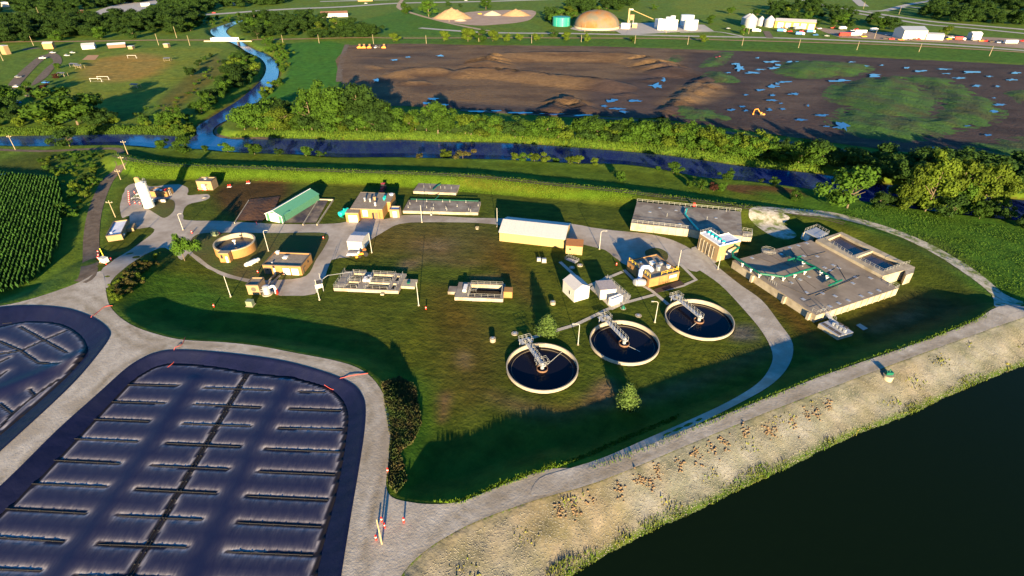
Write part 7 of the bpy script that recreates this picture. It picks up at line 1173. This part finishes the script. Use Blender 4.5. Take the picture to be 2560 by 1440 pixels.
far_box('canopy_shed', 'white canopy shed in the right part of the machinery yard', 'shed', (2428, 98), (2452, 98), 7, 5, M_WHT, M_WRF, 1.5)
def dozer(px, py, label, rz=0.0):
    E = empty('bulldozer', atT(px, py), rz, label, 'bulldozer', 'bulldozers lined up by the mud field'); MB().box(-1.0, -2.2, .8, 1.0, 1.8, 1.9).build('body', M_ORG, E); MB().box(-.8, -.2, 1.9, .8, 1.5, 3.1).build('cab', M_TRIM, E); MB().box(-.9, -.3, 3.1, .9, 1.6, 3.25).build('roof', M_ORG, E); [MB().box(x - .3, -2.2, 0, x + .3, 2.0, 1.0).build('track', M_BLK, E) for x in (-1.25, 1.25)]; MB().box(-2.0, -3.2, .1, 2.0, -2.9, 1.4).build('blade', M_ORG, E)
for x, l in [(900, 'leftmost orange bulldozer of the parked line'), (911, 'second orange bulldozer of the parked line'), (925, 'third orange bulldozer of the parked line'), (961, 'rightmost orange bulldozer of the parked line')]: dozer(x, 120, l)
vehicle('pickup', 940, 120, 'white', 'white pickup in the parked line of bulldozers', 1.5); vehicle('pickup', 950, 119, 'dark', 'dark pickup in the parked line of bulldozers', 1.5)
E = empty('excavator', atT(1904, 290), math.radians(160), 'orange excavator with bent arm working in the mud', 'excavator'); E.scale = (.62, .62, .62); [MB().box(-2.2, y - .35, 0, 2.2, y + .35, 1.0).build('track', M_BLK, E) for y in (-1.3, 1.3)]; MB().box(-2.4, -1.4, 1.1, 1.6, 1.4, 2.4).build('body', M_TRIM, E); MB().box(.2, .2, 2.4, 1.8, 1.3, 3.6).build('cab', M_ORG, E); MB().box(-2.5, -1.45, 1.5, -.5, 1.45, 2.45).build('counterweight', M_ORG, E)
MB().add([(1.4, -.6, 1.8), (1.4, 0, 1.8), (4.6, 0, 5.6), (4.6, -.6, 5.6), (1.4, -.6, 2.6), (1.4, 0, 2.6), (4.4, 0, 6.4), (4.4, -.6, 6.4)], [(0, 1, 2, 3), (4, 7, 6, 5), (0, 3, 7, 4), (1, 5, 6, 2), (3, 2, 6, 7), (0, 4, 5, 1)]).build('boom', M_ORG, E); MB().tube((4.5, -.3, 6.0), (7.0, -.3, 5.2), .42, 6).tube((7.0, -.3, 5.2), (7.6, -.3, 1.6), .32, 6).build('stick', M_ORG, E); MB().box(6.9, -1, .6, 8.0, .4, 1.7).build('bucket', M_ORG, E)
for bx, by, ty in [(84, 114, 90), (397, 113, 84), (475, 114, 88), (268, 0, 0), (640, 62, 38), (708, 109, 87), (798, 108, 86), (934, 110, 86), (1066, 110, 88), (1197, 104, 84), (1329, 108, 87), (1453, 105, 87), (1587, 109, 88), (1719, 112, 90), (1855, 114, 95), (1996, 120, 98), (2142, 125, 104), (2297, 130, 108), (2473, 140, 115), (1072, 42, 22), (1123, 55, 40), (1665, 83, 60), (1462, 80, 60), (442, 95, 66), (100, 42, 18), (166, 41, 30), (2158, 22, 4), (2247, 36, 16), (2186, 96, 76), (1859, 86, 68), (1871, 85, 70), (8, 152, 130)]:
    if by: tube_pole('utility_pole', 'wooden utility pole beside the far railway or road', (bx, by), (bx, ty), None, M_WOOD, 'utility pole', 'distant utility poles', .22, cross=False)
c = atT(2440, 105); o = None
